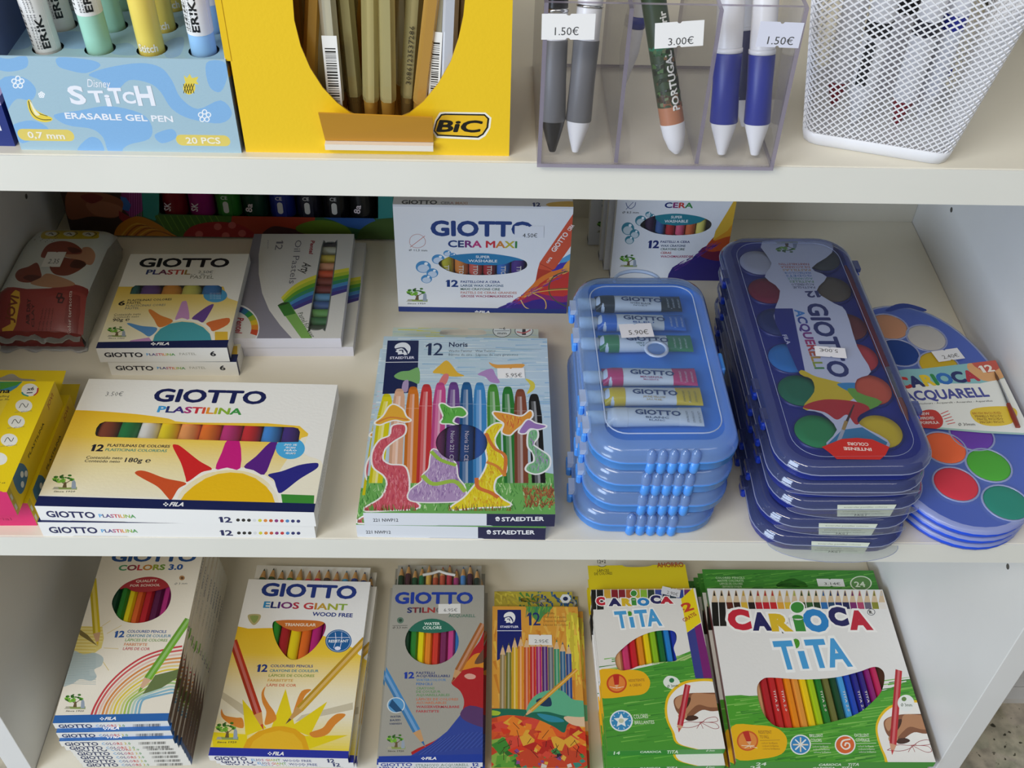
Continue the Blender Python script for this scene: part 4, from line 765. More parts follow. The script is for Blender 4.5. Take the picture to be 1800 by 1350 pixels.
# clear blue cases of paint tubes
K = CR['K12']; W_, L_, T_, R_ = 103, 190, 22.2, 25; G7 = 'clear blue cases of paint tubes piled in a stack'
BLUE = plastic('#4c95ea', .3, name='blue_case_plastic'); FROST = clear('#dfeafa', .10, '#b4d2f6', .14, boost=1.2, name='frosted_blue_plastic'); RIDGE = clear('#d4e4fa', .5, '#dbe9fb', .15, name='clear_ridge')
FROST2 = clear('#c8ddf8', .32, '#a8ccf8', .16, boost=1.8, name='frosted_blue_rim')
def tube_case(x, y, z, rz, label, full):
    th = tag(empty('paint_tube_case', (x*MM, y*MM, z*MM), (0, 0, math.radians(rz))), label, 'case', G7)
    b = MB(); b.loft([rr3(W_, L_, i, R_, zz) for i, zz in ((6, 0), (3, .6), (.8, 4), (.3, 10), (0, 10.2), (0, 11.4), (1.6, 11.4), (2.4, 10), (4.5, 2)) ], cap0=True, cap1=True)
    for k in range(5): b.lathe([(2.4, .8), (3.4, 2.5), (3.4, 11.2), (2, 11.3)], 14, 0, (-11+k*7.4, -L_/2+1.9))
    b.build('tray', BLUE, th)
    b = MB(); b.loft([rr3(W_, L_, i, R_, zz) for i, zz in ((0, 11.5), (0, 12.6), (.6, 13.2), (1.4, 16.5), (3.2, 19.6), (6.5, 21.4), (11, 22))], cap0=False, cap1=False)
    lid = b.build('lid', FROST2, th)
    b = MB(); b.add(rr3(W_, L_, 11, R_, 22), [tuple(range(len(rr3(W_, L_, 11, R_, 22))))]); b.build('lid_window', FROST, th)
    b = MB(); pts = rr3(W_-24, L_-34, 0, 14, 22.1, 6); b.tube(pts+[pts[0]], .55, 6); b.build('ridge', RIDGE, lid)
    for k in range(5):
        b = MB(); b.lathe([(3.5, 11.6), (3.6, 13), (3.5, 17.5), (2.6, 20), (.8, 21.6)], 14, 0, (-11+k*7.4, -L_/2+2.4)); b.build('grip_rib', FROST2, lid)
    for yy in (62, 30, -36, -62) if full else (-36, -62):
        b = MB(); b.box(-W_/2-3.6, -W_/2+.5, yy-7, yy+7, 3, 11.5); o = b.build('hinge', BLUE, th); o.modifiers.new('b', 'BEVEL').width = .0012
        b = MB(); b.box(-W_/2-3, -W_/2+2.5, yy-6, yy+6, 12, 16.5); b.build('hinge_cap', RIDGE, o)
    b = MB(); b.box(W_/2-1, W_/2+2, -8, 10, 4, 15); o = b.build('latch', BLUE, th); o.modifiers.new('b', 'BEVEL').width = .001
    if full:
        b = MB(); p = [(18*math.cos(t), L_/2-5+13*math.sin(t), 17.5) for t in [math.pi*i/12 for i in range(13)]]; b.tube(p, 1.5, 6); b.build('hang_loop', RIDGE, th)
        b = MB(); b.lathe([(6.5, 21.6), (6.5, 22.5), (9, 22.5), (9, 21.6)], 20, 0, (4, 6)); b.build('lid_boss', RIDGE, lid)
    return th
tops = [tube_case(114, 100, 0, -1, 'bottom case of the four stacked clear blue paint tube cases', False), tube_case(118, 100, 22.6, 0, 'second lowest of the four stacked clear blue paint tube cases', False),
        tube_case(118, 99, 45.2, 0, 'second highest of the four stacked clear blue paint tube cases', False), tube_case(117, 99, 67.8, 1.2, 'topmost clear blue case showing six paint tubes through its lid', True)]
th = tops[3]; c = Cv(th, (0, 0, 14), (1, 0, 0), (0, 1, 0), 100, 100, K)
for (ya, yb, k, nm, xr, sub) in ((168, 252, '#26231f', 'IVORY BLACK', 548, '#222'), (258, 336, '#2f6fc8', 'BLEU', 566, '#2f5fae'), (342, 446, '#3f8a4c', 'VERT GREEN', 600, '#3a6a44'), (500, 600, '#d8316e', 'MAGENTA', 620, '#c8316a'), (588, 694, '#f0c814', 'JAUNE YELLOW', 645, '#d8a820'), (690, 782, '#f0efea', 'BLANC', 650, '#44506a')):
    yc = (ya+yb)/2; _, v = c.P(350, yc); u0 = c.P(160+(yc-168)*.1, yc)[0]; u1 = c.P(xr, yc)[0]; r = 7.6
    t = MB()
    def ring(x, rx, rz_): return [(x, v+rx*math.cos(2*math.pi*i/14), 11+rz_*math.sin(2*math.pi*i/14)) for i in range(14)]
    secs = [(u0-2, 4, 4), (u0, r*.8, r*.75), (u0+3, r, r*.8), (u0+25, r*1.0, r*.75), (u0+50, r*1.05, r*.5), (u1-5, r*1.18, 1.6), (u1, r*1.2, .7)]
    b = MB(); b.loft([ring(*s_) for s_ in secs], 0); body = b.build('paint_tube', plastic('#e9e9e6', .35), th)
    for (xa, xb, nmk) in ((-2.4, 12, 'colour_band'), (48, u1-u0+.2, 'colour_end')):
        def at(x):
            x = x+u0
            for (x0, a0, b0_), (x1, a1, b1_) in zip(secs, secs[1:]):
                if x0 <= x <= x1: f = (x-x0)/(x1-x0); return ring(x, (a0+(a1-a0)*f)*1.02, (b0_+(b1_-b0_)*f)*1.02+.15)
            return ring(x, secs[-1][1]*1.02, secs[-1][2]+.2)
        b = MB(); b.loft([at(xa+(xb-xa)*i/4+(.01 if i == 0 else 0)) for i in range(5)], 0); b.build(nmk, plastic(k, .3), body)
    b = MB(); b.lathe([(4.2, u0-16), (4.8, u0-15), (4.8, u0-3), (3, u0-2)], 12, 0, (v, 11), True, 'x'); b.build('cap', plastic('#f0f0ee', .4), body)
    d = Cv(th, (u0, v-7, 18.7), (1, 0, -.07), (0, 1, 0), 70, 14); d.textuv('GIOTTO', 17, 3.6, 32, 4.8, '#24386e', .03); d.textuv(nm, 24, .4, 16, 1.9, sub, .01, res=1); d.textuv(nm.split()[0], 26, -2, 11, 1.5, sub, .01, res=1)
    for i in range(3): d.textuv('EXTRA FINE QUALITY', 54+i*4.2, -2, 11, 1.4, '#e8e8e0' if k != '#f0efea' and k != '#f0c814' else '#444', 0, res=1, ang=90)
    d.build('lettering', None, body)
lw = Cv(th, (0, 0, 22.1), (1, 0, 0), (0, 1, 0), 50, 50, K); price_px(lw, (272, 382), (425, 376), (268, 318), '5.90€', dark='#666', bg='#e4e4ee', z=.1)
# navy watercolour cases
K = CR['K13']; W_, L_, T_, R_ = 109, 262, 15, 27; G8 = 'navy watercolour cases piled in a stack'
NV = plastic('#22318f', .28, name='navy_case_plastic'); NVB = plastic('#1c3fc0', .3, name='blue_hinge_plastic'); LID = clear('#dfe4f4', .05, '#aab4dc', .06, boost=1.6, name='clear_lid'); LRIM = clear('#aab4da', .22, '#7f8cc8', .08, boost=2.2, name='clear_lid_rim'); EDGE = clear('#ccd4ee', .45, '#c8d0ea', .1, name='clear_lid_edge')
TABM = clear('#f2f4f4', .06, '#fff', .08, boost=1.6, name='clear_tab')
def wc_case(x, y, z, rz, label, full, tab):
    th = tag(empty('watercolour_case', (x*MM, y*MM, z*MM), (0, 0, math.radians(rz))), label, 'case', G8)
    b = MB(); b.loft([rr3(W_, L_, i, R_, zz) for i, zz in ((5, 0), (2, .5), (.6, 3), (.2, 7), (0, 7.2), (0, 8.2), (1.5, 8.2), (2.2, 6.8), (9, 6.6))]); b.build('tray', NV, th)
    b = MB(); b.loft([rr3(W_, L_, i, R_, zz) for i, zz in ((-.4, 8.3), (-.4, 9.4), (.4, 9.8), (1, 12), (2.6, 14), (5, 14.8), (8, 14.9))], cap0=False, cap1=False); lid = b.build('lid_rim', LRIM, th)
    b = MB(); p = rr3(W_, L_, 8, R_, 14.9); b.add(p, [tuple(range(len(p)))]); b.build('lid_window', LID, lid)
    b = MB(); p = rr3(W_, L_, -.5, R_, 8.9); b.tube(p+[p[0]], .45, 5); b.build('lid_edge', EDGE, lid)
    b = MB(); p = rr3(W_-24, L_-22, 0, 20, 14.95); b.tube(p+[p[0]], .22, 5); b.build('lid_line', EDGE, lid)
    for s_, ys in ((-1, (80, -48, -78)), (1, (92, -72))):
        for yy in ys:
            b = MB(); b.box(min(s_*(W_/2-1), s_*(W_/2+3)), max(s_*(W_/2-1), s_*(W_/2+3)), yy-6, yy+6, 2, 8.5); o = b.build('hinge', NVB, th); o.modifiers.new('b', 'BEVEL').width = .0012
            b = MB(); b.box(min(s_*(W_/2-2), s_*(W_/2+3.4)), max(s_*(W_/2-2), s_*(W_/2+3.4)), yy-4, yy+7, 8.9, 12.5); b.build('hinge_cap', LRIM, o)
    if tab:
        p = [(46*math.cos(math.pi*i/20), -tab*math.sin(math.pi*i/20)) for i in range(21)]
        b = MB(); v_ = [(a, -L_/2+1.5+yy, 8.6-.00*yy) for a, yy in p]; n = len(v_); b.add(v_+[(a, yy, zz+.35) for a, yy, zz in v_], [tuple(range(n)), tuple(range(2*n-1, n-1, -1))]+[(i, i+n, (i+1) % n+n, (i+1) % n) for i in range(n)]); tb_ = b.build('hang_tab', TABM, th)
        b = MB(); b.tube([(a, yy, zz+.2) for a, yy, zz in v_], .22, 5); b.build('tab_edge', EDGE, tb_)
    return th
def wc_label(th, dx):
    d = Cv(th, (dx, -L_/2-1.3, 2.2), (1, 0, 0), (0, .12, 1), 37, 11); d.uv([(0, 0), (37, 0), (39, 11), (-2, 11)], '#d6dccb')
    for i in range(4): d.textuv('acuarelas pastillas colores', 2+(i % 2), 2+2.1*i, 30-(i % 3)*4, 1.1, '#6a7468', 0, res=1)
    d.textuv('PAG.1', 12, .4, 8, 1.6, '#333', .01, res=1); d.build('paper_label', printmat(.6, 'label_paper', .2), th)
wcs = [wc_case(246, 122, 0, -1.5, 'lowest of the five stacked navy watercolour cases, clear tab over the shelf edge', False, 16), wc_case(246, 126, 15.4, -.4, 'second lowest of the five stacked navy watercolour cases', False, 9), wc_case(249, 130, 30.8, 1, 'middle case of the five stacked navy watercolour cases', False, 10),
       wc_case(247, 132, 46.2, .5, 'second highest of the five stacked navy watercolour cases', False, 5), wc_case(247, 134, 61.6, 1.3, 'topmost navy watercolour case with colour pans and red brush', True, 0)]
for i, dx in ((0, -14), (1, -14), (2, -10)): wc_label(wcs[i], dx)
th = wcs[4]
def pan(th, c, x0, y0, x1, y1, col, rim, z=7.2, r=None):
    p = c.ellpts(x0, y0, x1, y1, 24); cx = sum(a for a, _ in p)/24; cy = sum(b_ for _, b_ in p)/24; r = r or (max(a for a, _ in p)-min(a for a, _ in p))/2
    b = MB(); b.lathe([(r, z-.5), (r, z+2.2), (r-.4, z+3), (r*.6, z+3.4), (.1, z+3.5)], 28, 0, (cx, cy)); o = b.build('paint_pan', plastic(col, .7, spec=.2), th)
    b = MB(); b.lathe([(r+.1, z-.5), (r+.1, z+2), (r+1.1, z+2.2), (r+1.3, z-.5)], 28, 0, (cx, cy)); b.build('pan_rim', rim, o)
c = Cv(th, (0, 0, 10.2), (1, 0, 0), (0, 1, 0), 60, 60, K); RIM = plastic('#1c2878', .3)
RP = 15.4
for (x0, y0, x1, y1, k) in ((158, 82, 262, 192, '#c9c9cc'), (193, 198, 300, 298, '#8a2438'), (232, 318, 340, 424, '#2a3a6a'), (270, 460, 392, 568, '#2f7fc0'), (312, 590, 432, 694, '#1f7a50'), (356, 736, 526, 872, '#2f9a50'),
        (400, 78, 515, 165, '#4c5048'), (444, 192, 556, 292, '#6a5f48'), (510, 340, 610, 440, '#7a3a2c'), (548, 464, 655, 560, '#d0423c'), (594, 588, 712, 690, '#e2623c'), (610, 738, 774, 870, '#f2cf1c')): pan(th, c, x0, y0, x1, y1, k, RIM, r=RP)
cc = Cv(th, (0, 0, 12.2), (1, 0, 0), (0, 1, 0), 60, 60, K)
cd_ = [(225, 55), (470, 50), (500, 100), (420, 160), (480, 195), (440, 250), (510, 300), (555, 330), (600, 470), (655, 570), (600, 600), (600, 650), (700, 690), (612, 740), (612, 780), (720, 840), (700, 880), (480, 870), (520, 800), (460, 735), (385, 715), (430, 650), (420, 600), (375, 580), (345, 520), (310, 440), (270, 350), (295, 250), (235, 195), (262, 140)]
cc.lay = []; pts = catmull(cc.PP(cd_), 3); cc.uv(pts, '#e4e6ec')
cc.poly([(270, 320), (345, 320), (400, 600), (300, 620)], '#232f86'); cc.blob([(370, 570), (440, 590), (560, 620), (620, 640), (560, 690), (470, 690), (380, 720)], '#f2d018'); cc.blob([(520, 620), (600, 615), (640, 640), (600, 660)], '#3f9ac8'); cc.blob([(560, 640), (640, 650), (720, 710), (640, 720)], '#7ab83a')
cc.blob([(385, 710), (470, 680), (600, 690), (650, 720), (600, 780), (560, 740), (520, 760), (470, 730)], '#d02a24'); cc.poly([(470, 870), (540, 800), (620, 790), (720, 850), (700, 890)], '#3f8fb4'); cc.taper((588, 700), (545, 800), 1, 2.4, '#4a2a1c'); cc.taper((545, 800), (525, 850), 2.4, 2.6, '#c8c8c8'); cc.taper((557, 765), (545, 800), 2.4, 2.4, '#c8a050')
cc.text('GIOTTO', (395, 300), (492, 592), (470, 290), '#27336e', .035); cc.text('ACQUERELLI', (350, 325), (432, 560), (385, 318), ['#3f8fd0', '#2f4fa0', '#5a3a90', '#8a2f80', '#b83070', '#d03a40', '#d8683a', '#d8a83a', '#a8b83a', '#4f9a48'], .035); cc.text('FILA', (303, 425), (322, 462), (318, 420), '#e8e8f0', .02, res=2)
cc.text('12', (450, 250), (392, 252), (450, 276), '#27336e', .035)
for i, (t, k) in enumerate((('PASTIGLIE', '#34406a'), ('ACQUERELLO', '#34406a'), ('PASTILLES', '#5a9a50'), ('AQUARELLE', '#6ab0a0'), ('GODETS', '#3f7fc0'), ('WATERCOLOUR', '#3f7fc0'), ('PASTILLAS', '#d09a4a'), ('DE ACUARELA', '#d06a4a'), ('FARBTABLETTEN', '#c04a3a'))):
    y = 233-i*11.5; cc.text(t, (432-i*3, y), (345-i*7, y), (432, y+8), k, .01, res=1)
tree_logo(cc, 275, 100, 365, 55, False); cc.build('insert_card', None, th)
rl = Cv(th, (0, 0, 15.1), (1, 0, 0), (0, 1, 0), 60, 60, K); rl.poly([(460, 868), (540, 836), (600, 832), (660, 838), (728, 868), (712, 900), (690, 918), (520, 916), (490, 890)], '#c9302c'); rl.text('INTENSE', (655, 872), (545, 868), (655, 884), '#f0dcd4', .03); rl.text('COLORS', (643, 852), (560, 849), (643, 864), '#f0dcd4', .03); rl.lay[0] = rl.lay[0]; rl.build('red_seal', None, th)
price_px(rl, (552, 478), (430, 468), (556, 518), '5.00€', dark='#666', bg='#e9e7ee', z=.15)
A = Vector((*c.P(552, 160), 12)); B = Vector((*c.P(800, 770), 12)); dv = (B-A).normalized()
def rod(parent, name, A, B, secs, mat, n=12):
    d = (B-A); L0 = d.length; d.normalize(); a = d.cross(Vector((0, 0, 1))).normalized(); b_ = a.cross(d); m_ = MB()
    m_.loft([[tuple(A+d*(t*L0)+r*(math.cos(2*math.pi*k/n)*a+math.sin(2*math.pi*k/n)*b_)) for k in range(n)] for t, r in secs]); return m_.build(name, mat, parent)
br = rod(th, 'brush_handle', A, A+(B-A)*.70, [(0, 1.2), (.1, 2.3), (.8, 2.9), (1, 2.6)], plastic('#6f2226', .25)); rod(br, 'ferrule', A+(B-A)*.70, A+(B-A)*.88, [(0, 2.7), (.2, 2.6), (.22, 2.9), (.3, 2.6), (1, 2.2)], plastic('#c6c8cc', .25, 1)); rod(br, 'bristles', A+(B-A)*.88, B, [(0, 2.2), (.5, 2.4), (1, .4)], plastic('#8a4a34', .7))
# frosted round palettes
K = CR['K14']; G9 = 'frosted blue oval paint palettes'
PB = plastic('#1d4fd6', .25, name='palette_blue'); PL = clear('#8fa6e0', .42, '#7f97dc', .2, boost=1.3, name='palette_frost'); PE = clear('#c0cdf4', .5, '#c4cff4', .2, name='palette_edge')
def se(a, b_, z, cy=0, n=56, e=2.15):
    o = []
    for i in range(n):
        t = 2*math.pi*i/n; cs, sn = math.cos(t), math.sin(t); o.append((a*math.copysign(abs(cs)**(2/e), cs), cy+b_*math.copysign(abs(sn)**(2/e), sn), z))
    return o
def palette(x, y, z, rz, label):
    th = tag(empty('paint_palette', (x*MM, y*MM, z*MM), (0, 0, math.radians(rz))), label, 'palette', G9)
    b = MB(); b.loft([se(66-i, 123-i, zz) for i, zz in ((4, 0), (1, .8), (0, 3), (0, 5.2), (2, 5.4), (6, 5.2))]); b.build('tray', PB, th)
    b = MB(); b.loft([se(66-i, 123-i, zz) for i, zz in ((-.3, 5.6), (-.3, 6.6), (.8, 7.6), (2.5, 8.6), (4, 8.9))], cap0=False, cap1=False); lid = b.build('lid_rim', PE, th)
    b = MB(); p = se(62, 119, 8.9); b.add(p, [tuple(range(len(p)))]); b.build('lid_face', clear('#b9c8f0', .5, '#6f8ad8', .25, boost=1.2, name='palette_face'), lid)
    return th, lid
pals = [palette(347, 116, 0, 0, 'lowest of three stacked oval paint palettes by the right panel'), palette(346, 114, 9.6, 0, 'middle one of three stacked oval paint palettes'), palette(345, 112, 19.2, 0, 'topmost oval paint palette with a printed sleeve and price label')]
th, lid = pals[2]; c = Cv(th, (0, 0, 8), (1, 0, 0), (0, 1, 0), 60, 60, K); RP = 15.6; PR = PE
for (x, y, k) in ((165, 205, '#c08a6a'), (345, 258, '#b9b6b4'), (215, 328, '#1f3f86'), (405, 388, '#c6a82c'), (560, 718, '#6a3fa8'), (430, 780, '#f06a3c'), (640, 862, '#4fa83a'), (485, 952, '#d83a4a'), (722, 1040, '#2f8a78')):
    u, v = c.P(x, y)
    if abs(u)+RP > 63: u = math.copysign(63-RP, u)
    b = MB(); b.lathe([(RP, 6), (RP, 9.0), (RP-1.2, 9.35), (RP*.5, 9.5), (.1, 9.5)], 28, 0, (u, v)); o = b.build('paint_pan', plastic(k, .6, spec=.3), th)
    b = MB(); b.lathe([(RP+.1, 6), (RP+.1, 9.4), (RP+1.2, 9.5), (RP+1.6, 8.8), (RP+1.6, 6)], 28, 0, (u, v)); b.build('pan_rim', PR, o)
hl = Cv(th, (0, 0, 9.0), (1, 0, 0), (0, 1, 0), 60, 60, K); hl.uv(catmull(hl.PP([(152, 122), (200, 95), (260, 92), (345, 118), (330, 128), (270, 112), (220, 115), (175, 128)]), 3), '#17358f'); hl.build('hang_slot', plastic('#17358f', .3), th)
sv = Cv(th, (0, 0, 10.0), (1, 0, 0), (0, 1, 0), 60, 60, K)
P2 = [(150, 420), (250, 402), (330, 400), (720, 360), (750, 430), (790, 560), (830, 640), (830, 715), (620, 705), (330, 680), (120, 660)]
base = sv.PP(P2); xmx = 64
base = [(min(xmx, max(-64, a)), b_) for a, b_ in base]; sv.uv(base, '#eceee9')
sv.poly([(150, 400), (330, 395), (730, 350), (745, 440), (600, 470), (330, 470), (150, 500)], '#8ac0c4'); sv.blob([(540, 380), (620, 345), (720, 360), (730, 430), (640, 460), (570, 430)], '#e0a870', 3); sv.blob([(560, 372), (640, 348), (700, 385), (640, 420)], '#c85a4a', 3); sv.poly([(120, 650), (330, 672), (620, 695), (830, 706), (830, 720), (120, 670)], '#a8c8c0')
sv.blob([(555, 600), (620, 582), (740, 580), (778, 608), (750, 660), (650, 672), (580, 650)], '#e8c83a', 4); sv.blob([(300, 640), (330, 600), (390, 598), (425, 640), (410, 680), (330, 690)], '#cc3a30', 4)
for i in range(5): sv.line([(415+8*i, 615+12*i), (450+8*i, 600+14*i)], .7, '#cc3a30')
sv.text('CARIOCA', (222, 498), (607, 458), (222, 440), ['#c8322c', '#27306a', '#e8c828', '#2f8a4a', '#2f6fc0', '#27306a', '#b83040'], .06, outline='#f4f4f0', ow=.05); sv.text('ACQUARELL', (250, 555), (650, 533), (250, 507), '#4a4f9c', .035)
sv.text('Watercolours - Acquarelli - Acuarelas - Aquarelles', (270, 572), (662, 556), (270, 564), '#444', .01, res=1); sv.text('12', (610, 420), (675, 412), 385, '#f2ece0', .03)
for i, t in enumerate(('NEW', 'IMPROVED', 'FORMULA')): sv.text(t, (315+4*i, 622+21*i), (365+22*i, 620+21*i), 608+21*i, '#f6e6e0', .03, res=2)
for i, t in enumerate(('BRUSH INCLUDED', 'PENNELLO INCLUSO', 'PINCEL INCLUIDO', 'PINCEAU INCLUS')): sv.text(t, (568+12*i, 618+14*i), (705+4*i, 615+14*i), 607+14*i, '#8a5a20' if i else '#b4702a', .01, res=1)
sv.text('Ø 30mm', (500, 672), (580, 670), 658, '#444', .01, res=1); sv.build('card_sleeve', None, th)
price_px(sv, (405, 370), (530, 352), (382, 318), '2.40€', dark='#666', bg='#e6e6ea', z=.4)
A = Vector((*c.P(672, 425), 10.9)); B = Vector((*c.P(775, 690), 10.9)); A.x = min(A.x, 58); B.x = min(B.x, 58)
br = rod(th, 'brush_handle', A+(B-A)*.6, B, [(0, 1.6), (.5, 2.1), (1, 1.8)], plastic('#8a3a30', .3)); rod(br, 'ferrule', A+(B-A)*.18, A+(B-A)*.6, [(0, 1), (1, 1.6)], plastic('#c6c8cc', .25, 1)); rod(br, 'bristles', A, A+(B-A)*.18, [(0, .2), (.6, 1.1), (1, 1)], plastic('#6a4630', .7))
# ------------------------------------------------------------------ bottom shelf: coloured pencil boxes lying in stacks
def tips(th, x0, x1, y, n, cols, r, z, L0=14, tipl=13, stag=0):
    """pencil points standing out of the open end of a box, each its own part"""
    w = (x1-x0)/n
    for i in range(n):
        k = cols[i % len(cols)]; cx = x0+w*(i+.5); dy = stag*math.sin(i*2.1)
        b = MB(); b.lathe([(r, y-3), (r, y+L0-tipl+dy)], 8, 0, (cx, z), True, 'y'); o = b.build('pencil', plastic(k, .4), th)
        b = MB(); b.lathe([(r, y+L0-tipl+dy), (r*.38, y+L0-3.4+dy)], 8, 0, (cx, z), True, 'y'); b.build('wood_cone', plastic('#c9995f', .6), o)
        b = MB(); b.lathe([(r*.38, y+L0-3.4+dy), (.15, y+L0+dy)], 8, 0, (cx, z), True, 'y'); b.build('lead', plastic(mix(k, '#000', .25), .5), o)
def lines5(c, x, x1s, y0, dy, h, cols, words=('COLOURED PENCILS', 'CRAYONS DE COULEUR', 'LÁPICES DE COLORES', 'FARBSTIFTE', 'LÁPIS DE COR'), dx=0):
    for i, t in enumerate(words): c.text(t, (x+dx*i, y0+dy*i), (x1s[i], y0+dy*i+2), y0+dy*i-h, cols[i], .02, res=2)
ZS = ZC
# 1 white box, rainbow drawing: tall leaning stack of ten
K = CR['K15']; W_, L_, T_ = 97, 205, 8.9; G10 = 'white boxes of colour pencils with a rainbow drawing'
tz = -245.5
cb = carton('pencil_box', 'topmost box of the tall leftmost pencil stack, rainbow and cloud drawing', 'box', G10, -369.5, -9, tz-T_, 1.6, W_, L_, T_, '#ece8dc', True)
c = top(cb, W_, L_, T_, K, '#efe7d6')
c.poly([(130, 465), (300, 465), (390, 470), (400, 540), (385, 600), (330, 640), (130, 660)], '#e2cf7a')
for i in range(17): y = 468+i*10; c.line([(150, y), (392-(abs(i-6)*6 if i > 9 else 0), y+4)], .45, '#efe3a8' if i % 2 else '#d2b84e')
for p in (((400, 600), (490, 605)), ((390, 680), (430, 740)), ((380, 470), (440, 430)), ((420, 510), (510, 460))): c.line(p, .5, '#dcc46a')
c.poly([(230, 470), (300, 520), (360, 588), (250, 520)], '#7a6a3c'); pencil_drawn(c, (330, 170), (362, 590), 6.6, '#dcc21e', '#c9a07c', '#d8b820')
c.blob([(140, 640), (210, 615), (270, 640), (340, 630), (395, 660), (385, 710), (340, 735), (355, 780), (320, 805), (250, 795), (200, 825), (120, 830)], '#b6c2c0', 4)
for i in range(20): y = 630+i*10; c.line([(130, y), (350-(40 if 9 < i < 14 else 0), y+8)], .35, '#8fa6a8')
def arc(c, k0, cols, w):
    for i, k in enumerate(cols):
        d = i*w; p = [(318+d*.95, 1030), (350+d*.92, 950-d*.05), (420+d*.86, 840+d*.22), (520+d*.72, 740+d*.5), (640+d*.5, 660+d*.72), (760+d*.25, 615+d*.85), (885+d*.04, 590+d)]
        c.line(p, 1.9, k, True)
arc(c, 0, ['#c8424a', '#d05a5a', '#e6c0b0', '#d88a4a', '#e0a46a', '#e6cf8a', '#e2c84a', '#e8d87a', '#c9cf7a', '#a9c45a', '#9fc07a', '#b4cfc0', '#8fbccc', '#7fb0c8'], 24)
c.poly([(720, 770), (840, 740), (900, 720), (900, 760), (760, 850), (640, 890)], '#6a7a4a'); pencil_drawn(c, (930, 420), (610, 885), 7.4, '#7cb83a', '#d8b090', '#6fae3a')
c.poly([(40, 1022), (900, 1005), (900, 1100), (40, 1100)], '#2f68ae')
WN = [(450, 325), (480, 250), (540, 195), (640, 160), (730, 160), (795, 195), (820, 265), (800, 345), (740, 405), (650, 440), (560, 442), (490, 410)]; lo = catmull(c.PP(WN), 5); c.holeuv(lo)
c.text('GIOTTO', (440, 62), (970, 62), 5, '#24508f', .04); c.text('COLORS 3.0', (488, 118), (890, 112), 83, ['#4f9a6a', '#8a3f4a', '#c83f4a', '#c88a3a', '#9aa83a', '#6f9a3a', '#2f5a9f', '#2f5a9f', '#2f5a9f', '#2f5a9f'], .04)
c.text('12', (460, 536), (524, 534), 495, '#2f5a9f', .04); lines5(c, 545, (788, 818, 795, 668, 685), 505, 27, 17, ('#2f5a9f', '#4f8aa8', '#86a86a', '#d88a5a', '#c8606a'), dx=-7)
c.ell(870, 148, 905, 178, '#b98a5a', 12); c.ell(880, 156, 897, 171, '#6a4a34', 10); c.text('Ø 3 mm', (840, 206), (920, 203), 194, '#666', 0, res=1); tree_logo(c, 150, 885, 285, 985); fila(c, (378, 1052), (475, 1050), 1032); c.build()
d = Cv(cb, (0, 0, T_-.25), (1, 0, 0), (0, 1, 0), W_, L_, K); d.uv(catmull(d.PP([(500, 230), (560, 150), (660, 130), (790, 160), (815, 210), (760, 235), (680, 250), (590, 248), (540, 225)]), 4), '#a83038'); d.text('QUALITY', (598, 192), (732, 188), 176, '#e8d0c4', .03, res=2); d.text('FOR SCHOOL', (562, 219), (750, 215), 204, '#e8d0c4', .03, res=2); d.build('quality_band')
xs = [c.P(x, 340)[0] for x in (430, 478, 530, 580, 632, 690, 748, 800, 840)]; yv = (c.P(640, 460)[1], c.P(640, 130)[1]); sticks(cb, xs, *yv, T_, ['#14402c', '#2a7a2c', '#e0cc1c', '#d8622c', '#b82430', '#5a1f48', '#b02f78', '#3a2a6a'], kind='hex', rough=.35)
e = end(cb, W_, T_, K, '#ebe8e0'); e.text('GIOTTO', (122, 1100), (332, 1098), 1078, '#22335f', .03, res=2); e.text('COLORS 3.0', (352, 1096), (535, 1094), 1080, rain('COLORS 3.0'), .01, res=1); barcode(e, (582, 1098), (755, 1094), (582, 1076)); e.build('printed_end')
sd = rside(cb, W_, L_, T_, None, '#e2dccc'); sd.uv([(0, 0), (5, 0), (5, T_), (0, T_)], '#22589c'); sd.uv([(5, 0), (58, 0), (78, T_), (5, T_)], '#54301f'); sd.uv([(5, 0), (40, 0), (52, T_*.45), (5, T_*.45)], '#46261a'); sd.textuv('GIOTTO', 150, 2.6, 26, 3.6, '#3a4468', .02); sd.textuv('COLORS 3.0', 122, 2.8, 24, 2.6, '#6a6a70', 0, res=1); sd.textuv('12', 92, 2.6, 6, 3.6, '#3a4468', .02); sd.build('printed_side')
rnd = random.Random(4); pl_ = []; lb = []
nm = ['second', 'third', 'fourth', 'fifth', 'sixth', 'seventh', 'eighth', 'ninth']
for i in range(8):
    k = i+1; pl_.append((-369.5+[1.6, 2.6, 4, 5, 5, 5.2, 5.2, 5.4][i], -9+[-4, -7, -6, -3, -2, -1, 0, 1][i], tz-T_*(k+1)-.15*k, [1.6, 1.6, 1.5, 1.5, 1.4, 1.4, 1.3, 1.3][i])); lb.append(f'rainbow pencil box, {nm[i]} from the top of the tall leftmost stack')
stack(cb, 8, pl_, lb)
b = MB()
cb_bot = tz-T_*9-.15*8
